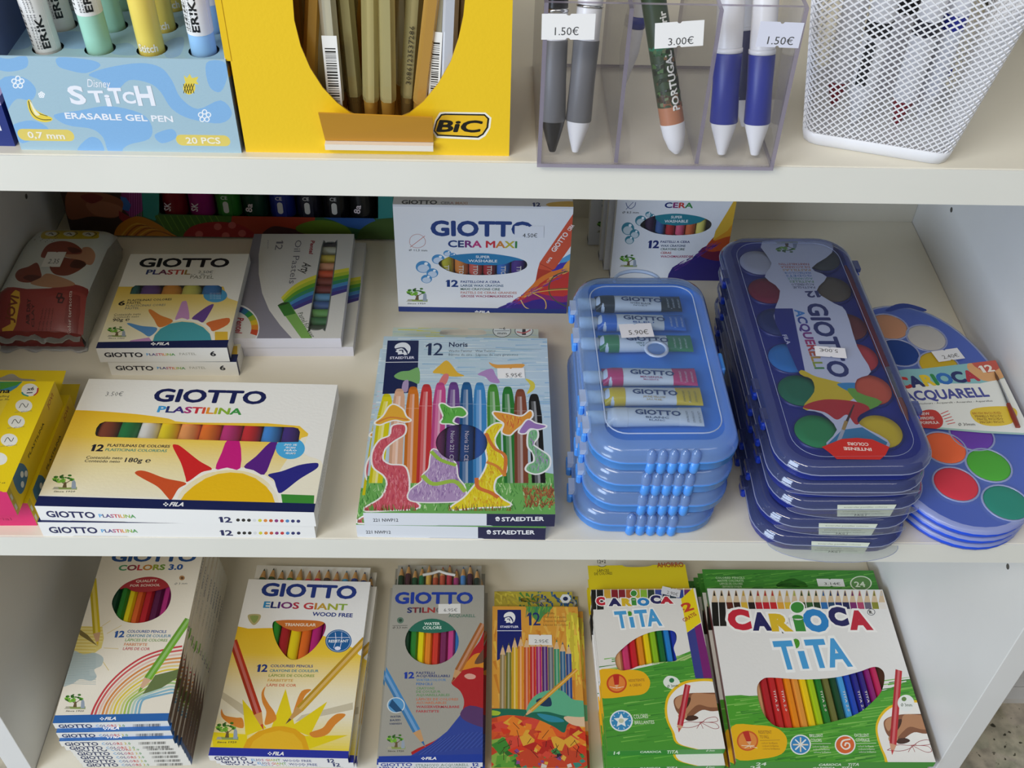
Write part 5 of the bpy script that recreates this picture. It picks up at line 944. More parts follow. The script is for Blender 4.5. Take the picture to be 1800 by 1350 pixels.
# 2 white and yellow box with sun
K = CR['K16']; W_, L_, T_ = 124.5, 196, 9.2; G11 = 'yellow sun boxes of giant triangular pencils'; tz = -302
eb = carton('pencil_box', 'top yellow box of giant triangular pencils with a pictured sun', 'box', G11, -247, -9, tz-T_, -1.1, W_, L_-5, T_, '#efede6', True); L_ -= 5
c = top(eb, W_, L_, T_, K, '#f1efea'); c.bands([470, 640, 860, 1000, 1240], ['#ecbe22', '#efc93e', '#f2e6c2', '#f0e9d4', '#efd640'])
c.blob([(200, 100), (700, 90), (1160, 140), (1080, 600), (1000, 645), (960, 600), (700, 500), (480, 475), (240, 465), (180, 300)], '#efeeec', 3)
c.poly([(140, 870), (360, 1010), (330, 1060), (120, 900)], '#cfc4a8'); c.poly([(960, 940), (960, 985), (600, 1060), (640, 1020)], '#cfc4a8')
for p in ([(540, 855), (600, 1100), (450, 1100)], [(800, 935), (690, 1150), (560, 1100)], [(270, 920), (420, 1100), (290, 1150)], [(930, 1145), (690, 1230), (650, 1150)], [(75, 1125), (300, 1140), (300, 1230), (90, 1230)]): c.poly(p, '#e9d11c')
for p in ([(415, 840), (390, 880), (395, 940), (420, 1000), (410, 1080), (480, 1050), (470, 1000), (435, 950), (405, 890)], [(640, 870), (700, 860), (660, 900), (620, 990), (580, 1040), (600, 960)], [(915, 1018), (860, 1012), (810, 1050), (770, 1100), (690, 1130), (720, 1160), (800, 1140), (850, 1080)], [(140, 980), (160, 1020), (230, 1035), (270, 1040), (275, 1100), (200, 1080), (140, 1030)]): c.blob(p, '#dd8a34', 4)
c.poly([(270, 1235), (300, 1170), (370, 1120), (470, 1090), (530, 1088), (600, 1105), (660, 1150), (690, 1240)], '#e6a81c'); c.poly([(310, 1240), (340, 1180), (410, 1135), (500, 1115), (590, 1135), (640, 1190), (655, 1245)], '#edb92a')
pencil_drawn(c, (212, 555), (402, 1112), 7.6, '#c23a1e', '#d89a5a', '#c8482c'); pencil_drawn(c, (1040, 545), (540, 1075), 7.8, '#d8a82c', '#c99a5a', '#5a4a3a')
c.poly([(20, 1218), (960, 1245), (960, 1330), (20, 1330)], '#2a35a0')
c.ell(788, 485, 952, 628, '#1f5f9c'); c.ring(796, 492, 944, 621, .4, '#cfe0ee', 24); c.line([(850, 505), (855, 555), (840, 600)], .5, '#eef'); c.line([(890, 505), (890, 555), (880, 600)], .5, '#eef'); c.line([(800, 535), (940, 535)], .5, '#eef'); c.ell(845, 590, 885, 615, '#eef', 8)
c.text('RESISTANT', (808, 567), (932, 565), 550, '#f4f8fc', .03, res=2)
c.blob([(305, 395), (345, 388), (385, 395), (375, 430), (342, 458), (312, 430)], '#b9ad7a', 3); c.blob([(318, 402), (372, 402), (344, 446)], '#8fa05a', 3)
WN = [(460, 445), (500, 428), (620, 425), (750, 432), (790, 455), (780, 510), (730, 590), (660, 650), (590, 675), (540, 650), (490, 580), (465, 510)]; lo = catmull(c.PP(WN), 5); c.holeuv(lo)
c.text('GIOTTO', (380, 276), (977, 297), 192, '#243a86', .04); c.text('ELIOS GIANT', (398, 350), (922, 367), 309, ['#2f8fc8', '#23306f', '#40307f', '#7a2f78', '#b8304a', '#fff', '#c8404a', '#c8803a', '#c8a03a', '#a8b03a', '#8fb04a'], .03); c.text('WOOD FREE', (705, 400), (957, 410), 375, '#243a86', .03)
c.text('12', (355, 750), (424, 750), 703, '#243a86', .03); lines5(c, 445, (710, 745, 718, 585, 605), 720, 30, 16, ('#2a4a8a', '#3f8a9a', '#8aa04a', '#d8a44a', '#d8704a'), dx=-6)
tree_logo(c, 100, 1060, 245, 1178); fila(c, (432, 1271), (528, 1272), 1248); c.build()
d = Cv(eb, (0, 0, T_-.25), (1, 0, 0), (0, 1, 0), W_, L_, K); d.uv(catmull(d.PP([(480, 430), (560, 415), (700, 415), (785, 432), (760, 462), (700, 488), (625, 498), (560, 485), (510, 460)]), 4), '#cf7430'); d.text('TRIANGULAR', (533, 464), (728, 466), 445, '#f4e2cc', .03, res=2); d.build('triangular_band')
xs = [c.P(x, 560)[0] for x in (430, 492, 556, 626, 690, 755, 820)]; sticks(eb, xs, c.P(620, 700)[1], c.P(620, 400)[1], T_, ['#2f8a2c', '#a8242a', '#e6cc1c', '#dd6a24', '#b02470', '#8a1f5a'], rough=.35)
tips(eb, 8, W_-3, L_, 12, ['#2f4a34', '#3a4a2f', '#2f4a30', '#2f6a34', '#c8a03a', '#b83a48', '#b8304a', '#4a3f3a', '#8a4a5a', '#3f8ab0', '#2f3f7a', '#2a3a70'], 3.6, 4.4, 17, 13, 1.2)
b = MB(); b.box(3, W_-3, L_, L_+24, .0, .5); b.build('back_flap', plastic('#dedbd2', .5), eb)
e = end(eb, W_, T_, K, '#eceae8'); e.text('GIOTTO', (105, 1316), (308, 1319), 1292, '#22306a', .03, res=2); e.text('ELIOS GIANT', (332, 1317), (512, 1319), 1303, rain('ELIOS GIANT'), .01, res=1); e.text('WOOD FREE', (528, 1320), (705, 1322), 1307, '#3a4a8a', .01, res=1); e.text('12', (803, 1336), (852, 1337), 1313, '#22306a', .03, res=2); e.build('printed_end')
sd = rside(eb, W_, L_, T_, None, '#e6e2d6'); sd.uv([(0, 0), (5, 0), (5, T_), (0, T_)], '#2a35a0'); sd.uv([(40, 3), (70, 3), (75, T_), (40, T_)], '#dcb040'); sd.textuv('ELIOS GIANT', 96, 3, 34, 3, '#4a4a60', .01, res=1); sd.build('printed_side')
stack(eb, 2, [(-243, -7, tz-2*T_-.3, -1.6), (-241.5, -4, tz-3*T_-.6, -1)], ['second yellow box of giant triangular pencils, under the top one', 'lowest yellow box of giant triangular pencils'])
# 3 grey watercolour pencil box
K = CR['K17']; W_, L_, T_ = 94, 193, 8.2; tz = -310; G12 = 'grey boxes of watercolour pencils'
sb = carton('pencil_box', 'grey box of watercolour pencils with a blue and an orange pictured pencil', 'box', G12, -96, -11, tz-T_, .2, W_, L_, T_, '#cfccc4', True)
c = top(sb, W_, L_, T_, K, '#a6a399')
c.blob([(770, 480), (720, 560), (660, 640), (580, 760), (545, 820), (600, 870), (625, 940), (600, 1020), (540, 1110), (440, 1180), (300, 1270), (780, 1290), (800, 800)], '#b0242a', 4)
c.blob([(740, 640), (690, 640), (640, 690), (600, 740), (700, 720), (760, 720)], '#d88a2c', 4); c.blob([(760, 600), (720, 640), (690, 700), (760, 680)], '#6a4a3a', 3); c.blob([(625, 775), (655, 760), (695, 772), (690, 792), (650, 795)], '#dca494', 3)
c.poly([(520, 1120), (600, 1020), (640, 1000), (780, 1060), (780, 1300), (280, 1280), (420, 1200)], '#33489a'); c.blob([(600, 1010), (660, 960), (780, 1000), (780, 1100), (640, 1060)], '#5a3a6a', 3)
for i in range(26): c.line([(330+i*16, 1268-i*2), (470+i*14, 1150-i*2+abs(i-12)*2)], .35, '#4f66b4' if i % 2 else '#26387f')
pencil_drawn(c, (95, 690), (382, 1218), 7.4, '#4a8fc8', '#c99a6a', '#2f6fa8'); pencil_drawn(c, (745, 450), (548, 815), 7, '#b8703a', '#c99a6a', '#8a3a2a')
c.ell(143, 908, 255, 1008, '#cfd8dc'); c.ell(150, 914, 248, 1002, '#5a9acc'); c.poly([(175, 920), (240, 995), (200, 1002), (155, 960)], '#24527c')
c.ell(205, 408, 248, 448, '#5f7a6a', 12); c.ell(216, 418, 238, 438, '#2f4a3a', 10); c.line([(178, 462), (270, 460)], .5, '#555'); c.text('Ø 3,3 mm', (178, 480), (270, 478), 468, '#444', .01, res=1)
WN = c.ellpts(256, 416, 592, 704, 36); c.holeuv(WN); c.poly([(50, 1278), (800, 1262), (800, 1340), (50, 1340)], '#2340a0')
c.text('GIOTTO', (190, 326), (680, 326), 252, '#2340a0', .04); c.text('STILNOVO', (268, 382), (600, 380), 348, ['#23306f', '#7a2f3a', '#3f3f48', '#8a2f3a', '#a83a3a', '#777', '#777', '#777'], .035); c.text('ACQUARELL', (528, 409), (695, 409), 390, '#4f7a68', .015, res=2)
c.text('12', (247, 793), (313, 791), 752, '#2340a0', .04)
for i, (t, x1, y, k) in enumerate((('PASTELLI', 440, 764, '#2f3f7a'), ('ACQUERELLABILI', 535, 783, '#2f3f7a'), ('WATERCOLOUR', 512, 808, '#5a8aba'), ('PENCILS', 428, 833, '#4a7ab0'), ('CRAYONS', 440, 860, '#6f9a6a'), ('DE COULEUR', 478, 881, '#6f9a6a'), ('AQUARELLABLES', 535, 902, '#6f9a6a'), ('LÁPICES DE COLORES', 588, 929, '#cc7a5a'), ('ACUARELABLES', 515, 951, '#cc7a5a'), ('WASSERVERMALBARE', 595, 976, '#b8404a'), ('FARBSTIFTE', 468, 1004, '#b8404a'))): c.text(t, (325, y), (x1, y), y-15, k, .02, res=1)
for i, t in enumerate(('WATER', 'BASED', 'VARNISH')): c.text(t, (162-5*(i == 2), 1037+22*i), (230+4*(i == 2), 1035+22*i), 1025+22*i, '#3a4a6a', .02, res=1)
tree_logo(c, 138, 1138, 258, 1236); fila(c, (360, 1300), (452, 1299), 1282); c.build()
d = Cv(sb, (0, 0, T_-.25), (1, 0, 0), (0, 1, 0), W_, L_, K); d.uv(catmull(d.PP([(280, 490), (330, 430), (420, 405), (520, 425), (575, 480), (520, 498), (430, 508), (340, 500)]), 4), '#2a6f5c'); d.text('WATER', (375, 459), (474, 458), 441, '#dcebe2', .03, res=2); d.text('COLORS', (366, 485), (484, 483), 466, '#dcebe2', .03, res=2); d.build('water_band')
xs = [c.P(x, 600)[0] for x in (240, 285, 332, 378, 424, 472, 520, 566, 612)]; sticks(sb, xs, c.P(430, 725)[1], c.P(430, 395)[1], T_, ['#1c4030', '#2f7f34', '#e4d41c', '#e2842c', '#cc3c30', '#7a2f5a', '#c04484', '#2f6fae'], kind='hex', rough=.35)
tips(sb, 4, W_-4, L_, 12, ['#2a3f2c', '#4a2f34', '#2a4a34', '#2a6a44', '#c8a04a', '#a8503a', '#b0503a', '#a83a44', '#9a3a6a', '#4a7ab0', '#4a2f3a', '#2f3a34'], 3, 4, 26, 13, 3)
b = MB(); b.box(3, W_-3, L_, L_+30, .0, .5); b.build('back_flap', plastic('#a9a69c', .5), sb)
b = MB(); b.tube([(W_*.32, L_+13, 7.4), (W_*.42, L_+15, 7.4), (W_*.5, L_+18, 7.6), (W_*.58, L_+15, 7.4), (W_*.68, L_+13, 7.4)], 1.6, 8); b.build('hanger', plastic('#c9c6bc', .4), sb)
price_px(c, (463, 388), (603, 386), (465, 327), '6.95€', dark='#777', bg='#e4e2de')
e = end(sb, W_, T_, K, '#e2e2e6'); e.text('GIOTTO', (105, 1345), (302, 1343), 1325, '#2340a0', .03, res=2); e.text('STILNOVO ACQUARELL', (322, 1341), (655, 1338), 1326, '#6a8a7a', .01, res=1); e.text('12', (675, 1339), (718, 1338), 1316, '#2340a0', .03, res=2); e.build('printed_end')
for fn, x_ in ((lside(sb, L_, T_, None, '#c9c6bc'), 0), (rside(sb, W_, L_, T_, None, '#d2cfc4'), 1)): fn.uv([(0 if x_ else L_-6, 0), (6 if x_ else L_, 0), (6 if x_ else L_, T_), (0 if x_ else L_-6, T_)], '#2340a0'); fn.build('printed_side')
stack(sb, 2, [(-98, -9, tz-2*T_-.3, .5), (-94, -8, tz-3*T_-.6, -.3)], ['second grey box of watercolour pencils, showing under the left edge of the first', 'lowest grey box of watercolour pencils'])
# 4 orange pencil box with green hand
K = CR['K17']; W_, L_, T_ = 87, 173, 8.6; tz = -315; G13 = 'orange boxes of pencils with a painted green hand'
tb_ = carton('pencil_box', 'orange box of coloured pencils with a green hand holding a yellow pencil', 'box', G13, 6, -13, tz-T_, 0, W_, L_, T_, '#d9a24a')
c = top(tb_, W_, L_, T_, K, '#d89a3c'); rnd = random.Random(9)
for i in range(150): x = rnd.uniform(780, 1380); y = rnd.uniform(335, 960); c.taper((x, y), (x+rnd.uniform(-20, 40), y+rnd.uniform(40, 130)), 3.2, 1, rnd.choice(['#d08a30', '#e0ac50', '#c87f2c', '#e2b84a', '#d6953a']))
for i in range(40): x = rnd.uniform(1270, 1345); y = rnd.uniform(370, 700); c.taper((x, y), (x+rnd.uniform(-10, 20), y+rnd.uniform(60, 150)), 3, 1, rnd.choice(['#e8d84a', '#dccb40', '#c8b43a']))
c.blob([(1000, 325), (1060, 345), (1130, 325), (1180, 345), (1120, 400), (1090, 440), (1050, 400)], '#4a8a4a', 3)
for i in range(36): x = rnd.uniform(1010, 1170); c.taper((x, 335), (x+rnd.uniform(-20, 20), 335+rnd.uniform(20, 90)), 1.6, .4, rnd.choice(['#3f8a58', '#6a9a3a', '#2f7a6a', '#88a83a']))
c.poly([(833, 362), (980, 362), (986, 590), (830, 680)], '#17226a'); c.line([(830, 493), (986, 493)], .7, '#e6e8ee')
for i, k in enumerate(['#a08a5a', '#7a7a34', '#e0b424', '#e8942a', '#d8642a', '#d02a2a', '#b02478', '#5a2478', '#6a7078', '#3f9a70', '#2f6a90', '#254a90']):
    x0 = 866+37.4*i; yt = (580, 566, 535, 528, 534, 530, 530, 530, 535, 545, 560, 575)[i]; xb = 864+38.2*i; yb = 985 if i < 6 else 930
    for f0, f1, m_, a_ in ((-1, -.3, '#000', .25), (-.3, .3, '#fff', .18), (.3, 1, '#000', .1)): c.poly([(x0+f0*17, yt+60), (x0+f1*17, yt+60), (xb+f1*18, yb), (xb+f0*18, yb)], mix(k, m_, a_))
    c.poly([(x0-17, yt+62), (x0, yt), (x0+17, yt+62)], '#d8b488'); c.poly([(x0-5, yt+18), (x0, yt), (x0+5, yt+18)], mix(k, '#000', .3))
c.poly([(780, 975), (1000, 985), (1200, 1000), (1400, 1010), (1420, 1400), (780, 1400)], '#c8462c')
rnd = random.Random(14); pal = ['#d83a24', '#e05a2c', '#b82a24', '#e8802c', '#d84a3a', '#2f6a2c', '#e2c23a', '#1f5a4a', '#d8d2c0', '#3a3f6a', '#8a2f5a', '#4f8a34']
for i in range(130):
    x = rnd.uniform(780, 1400); y = rnd.uniform(1040, 1400); zone = ('g' if x < 930 and y > 1130 else 'w' if y > 1240 else 'r')
    k = rnd.choice({'g': ['#3f8a34', '#2f6a2c', '#5fa03a', '#d8582c', '#8ab04a'], 'w': ['#d8d0c4', '#3f8a4a', '#d84a3a', '#8a4a8a', '#3a8a7a', '#e0b04a', '#2a2a3a'], 'r': pal[:5]+['#e2a83a']}[zone])
    s0 = rnd.uniform(10, 34) if zone == 'w' else rnd.uniform(25, 80); a = rnd.uniform(0, 6.28); c.poly([(x+s0*math.cos(a+t)*rnd.uniform(.6, 1.2), y+s0*.8*math.sin(a+t)*rnd.uniform(.6, 1.2)) for t in (0, 1.6, 3.1, 4.6)], k)
for i in range(26): x = rnd.uniform(850, 1380); y = rnd.uniform(1060, 1250); c.line([(x, y), (x+rnd.uniform(-60, 60), y+rnd.uniform(20, 60))], .5, '#3a1a1a')
c.blob([(780, 985), (900, 980), (1060, 990), (1240, 1010), (1400, 1020), (1400, 1060), (1280, 1070), (1250, 1130), (1180, 1090), (1060, 1040), (900, 1020), (780, 1040)], '#1f6a54', 4); c.blob([(1080, 1010), (1200, 1030), (1250, 1060), (1150, 1060)], '#2f8aa0', 4); c.blob([(1250, 1030), (1400, 1030), (1400, 1090), (1300, 1080)], '#e0c0a0', 4); c.blob([(790, 990), (850, 1000), (840, 1020), (790, 1020)], '#a8c43a', 3)
c.blob([(1015, 1000), (1040, 930), (1090, 885), (1160, 865), (1240, 870), (1300, 920), (1390, 940), (1390, 1025), (1260, 1025), (1150, 1000), (1080, 1000)], '#5fb08a', 5); c.blob([(1075, 925), (1150, 905), (1170, 930), (1165, 965), (1100, 960)], '#1f3a5a', 3)
pencil_drawn(c, (1330, 735), (998, 1030), 3.8, '#e2a62c', '#d8b080', '#7a4a2a')
c.text('12', (1018, 460), (1102, 460), 380, '#23306a', 0)
for i, t in enumerate(('Farbstifte', 'Coloured pencils', 'Crayons de couleur', 'Lápices de colores')): c.text(t, (1120, 390+24*i), (1190+(i > 0)*60+i*8, 390+24*i), 377+24*i, '#7a5a2c', 0, res=1)
c.text('STAEDTLER', (850, 475), (965, 475), 462, '#eef', .02, res=2); head_logo(c, 872, 376, 945, 448, '#f0f0f0', '#17226a'); c.build()
price_px(c, (1028, 582), (1174, 584), (1026, 518), '2.95€', dark='#777', bg='#e4e2de')
ht = Cv(tb_, (2, L_, .4), (1, 0, 0), (0, 1, 0), W_-6, 24, K, '#b8a83c')
for i in range(80): x = rnd.uniform(812, 1310); y = rnd.uniform(238, 335); ht.taper((x, y), (x+rnd.uniform(-10, 40), y+rnd.uniform(10, 40)), 2.4, .8, rnd.choice(['#c8b83a', '#a8983a', '#d8c850']) if x < 970 else (rnd.choice(['#3f7a4a', '#4f8a3a', '#2f6a6a']) if x < 1090 else rnd.choice(['#2a5a8a', '#2f4a80', '#346a90'])))
ht.holeuv(catmull(ht.PP([(975, 295), (1000, 288), (1045, 290), (1065, 275), (1095, 275), (1110, 290), (1160, 295), (1150, 312), (1110, 315), (1080, 325), (1050, 315), (990, 312)]), 4)); ht.poly([(1222, 292), (1240, 266), (1275, 266), (1293, 292), (1275, 320), (1240, 320)], '#e6eaee'); ht.ell(1242, 280, 1274, 306, '#23305a', 12); ht.build('hang_tab')
stack(tb_, 1, [(9, -11, tz-2*T_-.3, -1)], ['lower orange box of coloured pencils hidden under its twin'])
# 5 slim white and green box of fourteen pencils
def carioca(c, pts, h, cols=('#c8283c', '#27265e', '#ddb82c', '#3f8f3a', '#2f86c8', '#27265e', '#c0283c'), R=True):
    """the big round coloured word: letters one by one, white rim under all (pts: crop box of each letter)"""
    for t, (x0, x1, yb, yt), k in zip('CARiOCA', pts, cols): c.text(t, (x0, yb), (x1, yb), yt, k, .075, lvl=2, outline='#f6f4f0', ow=.085)
G14 = 'slim white and green boxes of fourteen pencils'; K = CR['K18']; W_, L_, T_ = 107, 175, 8.8; tz = -299
t12 = carton('pencil_box', 'topmost slim white and green pencil box with a yellow corner', 'box', G14, 110.5, -5, tz-T_, 1.4, W_, L_, T_, '#e0ddd6', True)
rnd = random.Random(31)
def grass(c, y0, y1, x0, x1, n, h=40):
    for i in range(n): x = rnd.uniform(x0, x1); y = rnd.uniform(y0, y1); l = rnd.uniform(80, 220); c.taper((x, y), (x+l, y-l*.14), 1.1, .3, rnd.choice(['#3f8a2c', '#5aa83a', '#73b84a', '#4a9a34', '#86c25a', '#398030']))
def hand_art(c, ox, oy, s, tuck=1):
    q = lambda a, b_: (ox+a*s, oy+b_*s)
    c.blob([q(.05, .52), q(.12, .42), q(.3, .36), q(.6, .33), q(1.3, .36), q(1.3, .66), q(.95, .75), q(.7, .72), q(.45, .88), q(.3, .92), q(.2, .85), q(.1, .72)], '#8a5a40', 4); c.blob([q(.5, .34), q(.9, .36), q(1.3, .4), q(1.3, .62), q(.9, .66), q(.62, .6), q(.45, .72), q(.32, .86), q(.26, .78), q(.42, .55)], '#b98560', 4)
    c.blob([q(.12, .44), q(.28, .38), q(.34, .46), q(.24, .56), q(.16, .7), q(.08, .56)], '#c08e6a', 3); c.blob([q(.3, .48), q(.44, .44), q(.4, .6), q(.28, .74), q(.24, .64)], '#4a2c20', 3); c.blob([q(.3, .88), q(.5, .84), q(.62, .9), q(.5, .96), q(.36, .96)], '#4a2f26', 3); c.blob([q(.16, .82), q(.3, .78), q(.36, .86), q(.28, .95), q(.18, .92)], '#c4906c', 3)
    c.line([q(.13, 1.1), q(.35, .99), q(.6, 1.0), q(.75, .98)], .5, '#9a2f38', True); c.line([q(.13, 1.1), q(.4, 1.12), q(.62, 1.06), q(.8, .92), q(1.0, .88), q(1.05, .97), q(.85, 1.0), q(.6, 1.0)], .5, '#9a2f38', True); c.line([q(.7, 1.02), q(.95, 1.14), q(1.08, 1.12), q(1.0, 1.02), q(.8, 1.0)], .5, '#9a2f38', True); c.line([q(.58, 1.14), q(.66, 1.0), q(.72, 1.14)], .45, '#9a2f38')
def tita(c, a, b_, top_, leaf):
    for t, f0, f1, dy in (('T', 0, .27, 0), ('I', .31, .4, .0), ('T', .44, .72, .02), ('A', .68, 1, 0)):
        X0 = a[0]+(b_[0]-a[0])*f0; X1 = a[0]+(b_[0]-a[0])*f1; Yb = a[1]+(b_[1]-a[1])*f0; ht_ = (a[1]-top_[1])*(.62 if t == 'I' else 1); c.text(t, (X0, Yb), (X1, Yb+(b_[1]-a[1])*(f1-f0)), (X0, Yb-ht_), '#4a9fd8', .035, lvl=2, outline='#f6f6f4', ow=.075)
    x, y, w, h = leaf; c.ell(x-w, y-h, x+w, y+h, '#4f9a2c', 12); c.line([(x-w*.7, y+h*.6), (x+w*.7, y-h*.7)], .3, '#2f6a1c')
c = top(t12, W_, L_, T_, K, '#e6e3de'); c.poly([(140, 745), (400, 735), (560, 700), (760, 620), (960, 560), (1000, 1400), (140, 1400)], '#4c9a36'); grass(c, 660, 1190, 180, 800, 170)
for i in range(40): x = rnd.uniform(200, 740); c.taper((x, 740-(x-200)*.12), (x+120, 716-(x-200)*.18), .9, .2, '#a8c47a')
PC14 = ['#1c1c1c', '#1f1f1f', '#d8a83a', '#8a1f2c', '#8a2430', '#b8602c', '#c8b83a', '#8ab83a', '#2f3f34', '#3f4f9a', '#23264a', '#2a3a4a', '#2f4a9a', '#6a2a6a']
for i, k in enumerate(PC14):
    x = 148+45.5*i; c.poly([(x-20, 235), (x+20, 235), (x+24, 290 if i > 1 else 360), (x-18, 290 if i > 1 else 362)], k); c.poly([(x-20, 237), (x-4, 165), (x+4, 165), (x+20, 237)], '#cfae8a'); c.poly([(x-6, 192), (x, 163), (x+6, 192)], mix(k, '#000', .3))
c.poly([(700, 295), (775, 225), (825, 440), (738, 505)], '#eed41c'); c.poly([(738, 505), (825, 445), (900, 790), (790, 790)], '#3a3f8a'); c.poly([(785, 470), (825, 445), (900, 790), (842, 790)], '#7a2270')
c.text('2', (722, 380), (785, 360), (705, 325), '#c8402c', .035); c.text('x', (712, 368), (728, 364), (710, 352), '#c8402c', .04); c.text('GRATIS', (722, 440), (800, 395), (715, 415), '#a8402c', .02, res=2)
c.blob([(180, 745), (330, 735), (450, 745), (500, 790), (505, 840), (470, 885), (380, 900), (180, 905)], '#eeb41c', 4); c.ell(235, 762, 362, 882, '#cc4a24'); c.ell(246, 772, 352, 872, '#e8863a'); c.poly([(275, 770), (315, 765), (312, 830), (298, 852), (285, 832)], '#c02c24'); c.poly([(285, 832), (312, 830), (298, 852)], '#e8b080')
for i in range(5): c.line([(298, 850), (255+i*22, 835+abs(i-2)*-6+20)], .5, '#f4dcc0')
c.text('RESISTENTE', (375, 813), (474, 808), 797, '#a8702c', .01, res=1); c.text('A CAÍDAS', (380, 843), (455, 838), 827, '#a8702c', .01, res=1)
c.ell(255, 988, 400, 1122, '#e6eef0'); c.ell(264, 996, 390, 1114, '#3a8ec0'); st = []
for i in range(10): a = math.pi/2+i*math.pi/5; r = 46 if i % 2 == 0 else 22; st.append((327+r*math.cos(a)*1.05, 1055-r*math.sin(a)))
c.poly(st, '#eef2f0'); c.ell(310, 1040, 344, 1070, '#c8ccb0', 10)
for i in range(10): a = i*math.pi/5; c.line([(327+50*math.cos(a), 1055+46*math.sin(a)), (327+58*math.cos(a), 1055+54*math.sin(a))], .6, '#e6f0f4')
c.text('COLORES', (407, 1044), (496, 1038), 1018, '#dfeccf', .01, res=2); c.text('BRILLANTES', (412, 1078), (535, 1074), 1056, '#dfeccf', .01, res=2)
c.blob([(590, 805), (620, 775), (670, 785), (695, 820), (698, 875), (640, 858), (600, 838)], '#e8eee4', 4); c.ell(626, 788, 658, 818, '#2f7a4a', 12); c.text('Ø 3mm', (615, 850), (685, 842), 832, '#4a5a4a', .01, res=1)
c.blob([(600, 960), (620, 890), (680, 830), (760, 800), (900, 796), (1010, 850), (1010, 1220), (700, 1210), (640, 1120), (605, 1040)], '#eec020', 5); c.blob([(615, 960), (635, 900), (690, 845), (765, 815), (900, 812), (1010, 870), (1010, 1220), (715, 1210), (655, 1120), (620, 1040)], '#f2efe9', 5)
hand_art(c, 640, 790, 275); pencil_drawn(c, (742, 830), (686, 1128), 5.4, '#c8283a', '#d8a080', '#c8384a', .12)
WN = [(290, 660), (340, 600), (420, 540), (520, 500), (620, 490), (665, 505), (672, 550), (655, 600), (668, 650), (664, 682), (560, 690), (440, 712), (380, 735), (310, 735)]; lo = catmull(c.PP(WN), 4); c.holeuv(lo)
carioca(c, [(172, 228, 335, 282), (248, 330, 340, 290), (332, 398, 340, 290), (392, 425, 335, 285), (430, 506, 338, 288), (512, 578, 325, 272), (572, 655, 325, 280)], 0); c.ell(382, 237, 428, 282, '#f6f4f0'); c.ell(386, 241, 424, 278, '#3f8f3a')
tita(c, (300, 480), (585, 462), (290, 372), (378, 388, 16, 18)); c.build()
c2 = Cv(t12, (0, 0, T_+.25), (1, 0, 0), (0, 1, 0), W_, L_, K); price_px(c2, (575, 262), (690, 288), (570, 212), '2.90€', dark='#777', bg='#dcdce0', tx=(.3, .15, .6, .4))
xs = [c.P(x, 640)[0] for x in (270, 335, 385, 432, 478, 522, 568, 612, 655, 700)]; sticks(t12, xs, c.P(480, 760)[1], c.P(480, 470)[1], T_, ['#d8a070', '#c83a6a', '#c82430', '#e08a24', '#e6cc1c', '#8ab824', '#1f6a34', '#2a7fc8', '#2438a0'], kind='hex', rough=.3)
e = end(t12, W_, T_, K, '#3f8f3c'); e.text('14', (286, 1226), (326, 1225), 1206, '#e4f0da', .03, res=2); e.text('CARIOCA', (450, 1222), (585, 1220), 1209, '#e4f0da', .04, res=2); e.text('TiTA', (618, 1224), (692, 1222), 1204, '#e4f0da', .03, res=2); e.ring(818, 1198, 858, 1220, .6, '#e4f0da', 14); e.text('Ø 3mm', (866, 1214), (920, 1213), 1203, '#e4f0da', .01, res=1); e.build('printed_end')
ls = lside(t12, L_, T_, None, '#e8e6e0'); ls.uv([(L_*.02, 0), (L_*.16, 0), (L_*.16, T_), (L_*.02, T_)], '#1c1c1c'); ls.uv([(L_*.6, 0), (L_*.8, 0), (L_*.8, T_), (L_*.6, T_)], '#e8b41c'); ls.uv([(L_*.8, 0), (L_, 0), (L_, T_), (L_*.8, T_)], '#4c9a36'); ls.build('printed_side')
ht = Cv(t12, (0, L_, .4), (1, 0, 0), (0, 1, 0), W_-4, 36, K, '#e2cc1c'); ht.holeuv(catmull(ht.PP([(328, 72), (345, 60), (420, 52), (500, 55), (526, 75), (500, 90), (430, 95), (350, 92)]), 4)); ht.ell(163, 15, 250, 95, '#4a4a30'); ht.ell(168, 19, 245, 91, '#eeeade'); ht.text('12+2', (180, 73), (232, 71), 50, '#3a3a30', .02); ht.text('LÁPICES', (178, 127), (252, 125), 110, '#4a4420', .01, res=1); ht.text('DE COLORES', (160, 146), (272, 142), 130, '#4a4420', .01, res=1); ht.text('AHORRO', (552, 98), (718, 95), 68, '#a84a24', .03); ht.build('hang_tab')
stack(t12, 3, [(110, -16, tz-2*T_-.1, 1.2), (109, -23, tz-3*T_-.2, 1.2), (110, -14, tz-4*T_-.3, 1)], ['second slim white and green pencil box, its front edge peeking under the top one', 'third slim white and green pencil box from the top', 'lowest slim white and green pencil box on the bottom shelf'])
# 6 wide white and green box of twenty four pencils
G15 = 'wide white and green boxes of twenty four pencils'; K = CR['K19']; W_, L_, T_ = 181, 187, 8.6; tz = -300
t24 = carton('pencil_box', 'topmost wide white and green pencil box with a long curved window', 'box', G15, 225.5, -14, tz-T_, 0, W_, L_, T_, '#7a5648', True)
c = top(t24, W_, L_, T_, K, '#e9e7e4'); c.poly([(150, 895), (420, 885), (800, 1000), (1150, 880), (1500, 740), (1700, 700), (1700, 1500), (150, 1500)], '#4fa030'); c.poly([(150, 890), (300, 882), (430, 895), (430, 960), (150, 960)], '#4fa030'); grass(c, 900, 1330, 200, 1150, 260); grass(c, 790, 1000, 1180, 1420, 50)
PC24 = ['#151515', '#1a1a1a', '#5a2418', '#2f1c18', '#d8b03a', '#241a1a', '#b82434', '#c02430', '#c82c30', '#e0a23a', '#dcb43a', '#b8c45a', '#2f4a1c', '#2f5a2c', '#1f3a24', '#2f6fae', '#23466a', '#1f2a6a', '#1f2450', '#7a2a6a', '#b04468', '#6a6478', '#8a8a2c', '#e6e0d8']
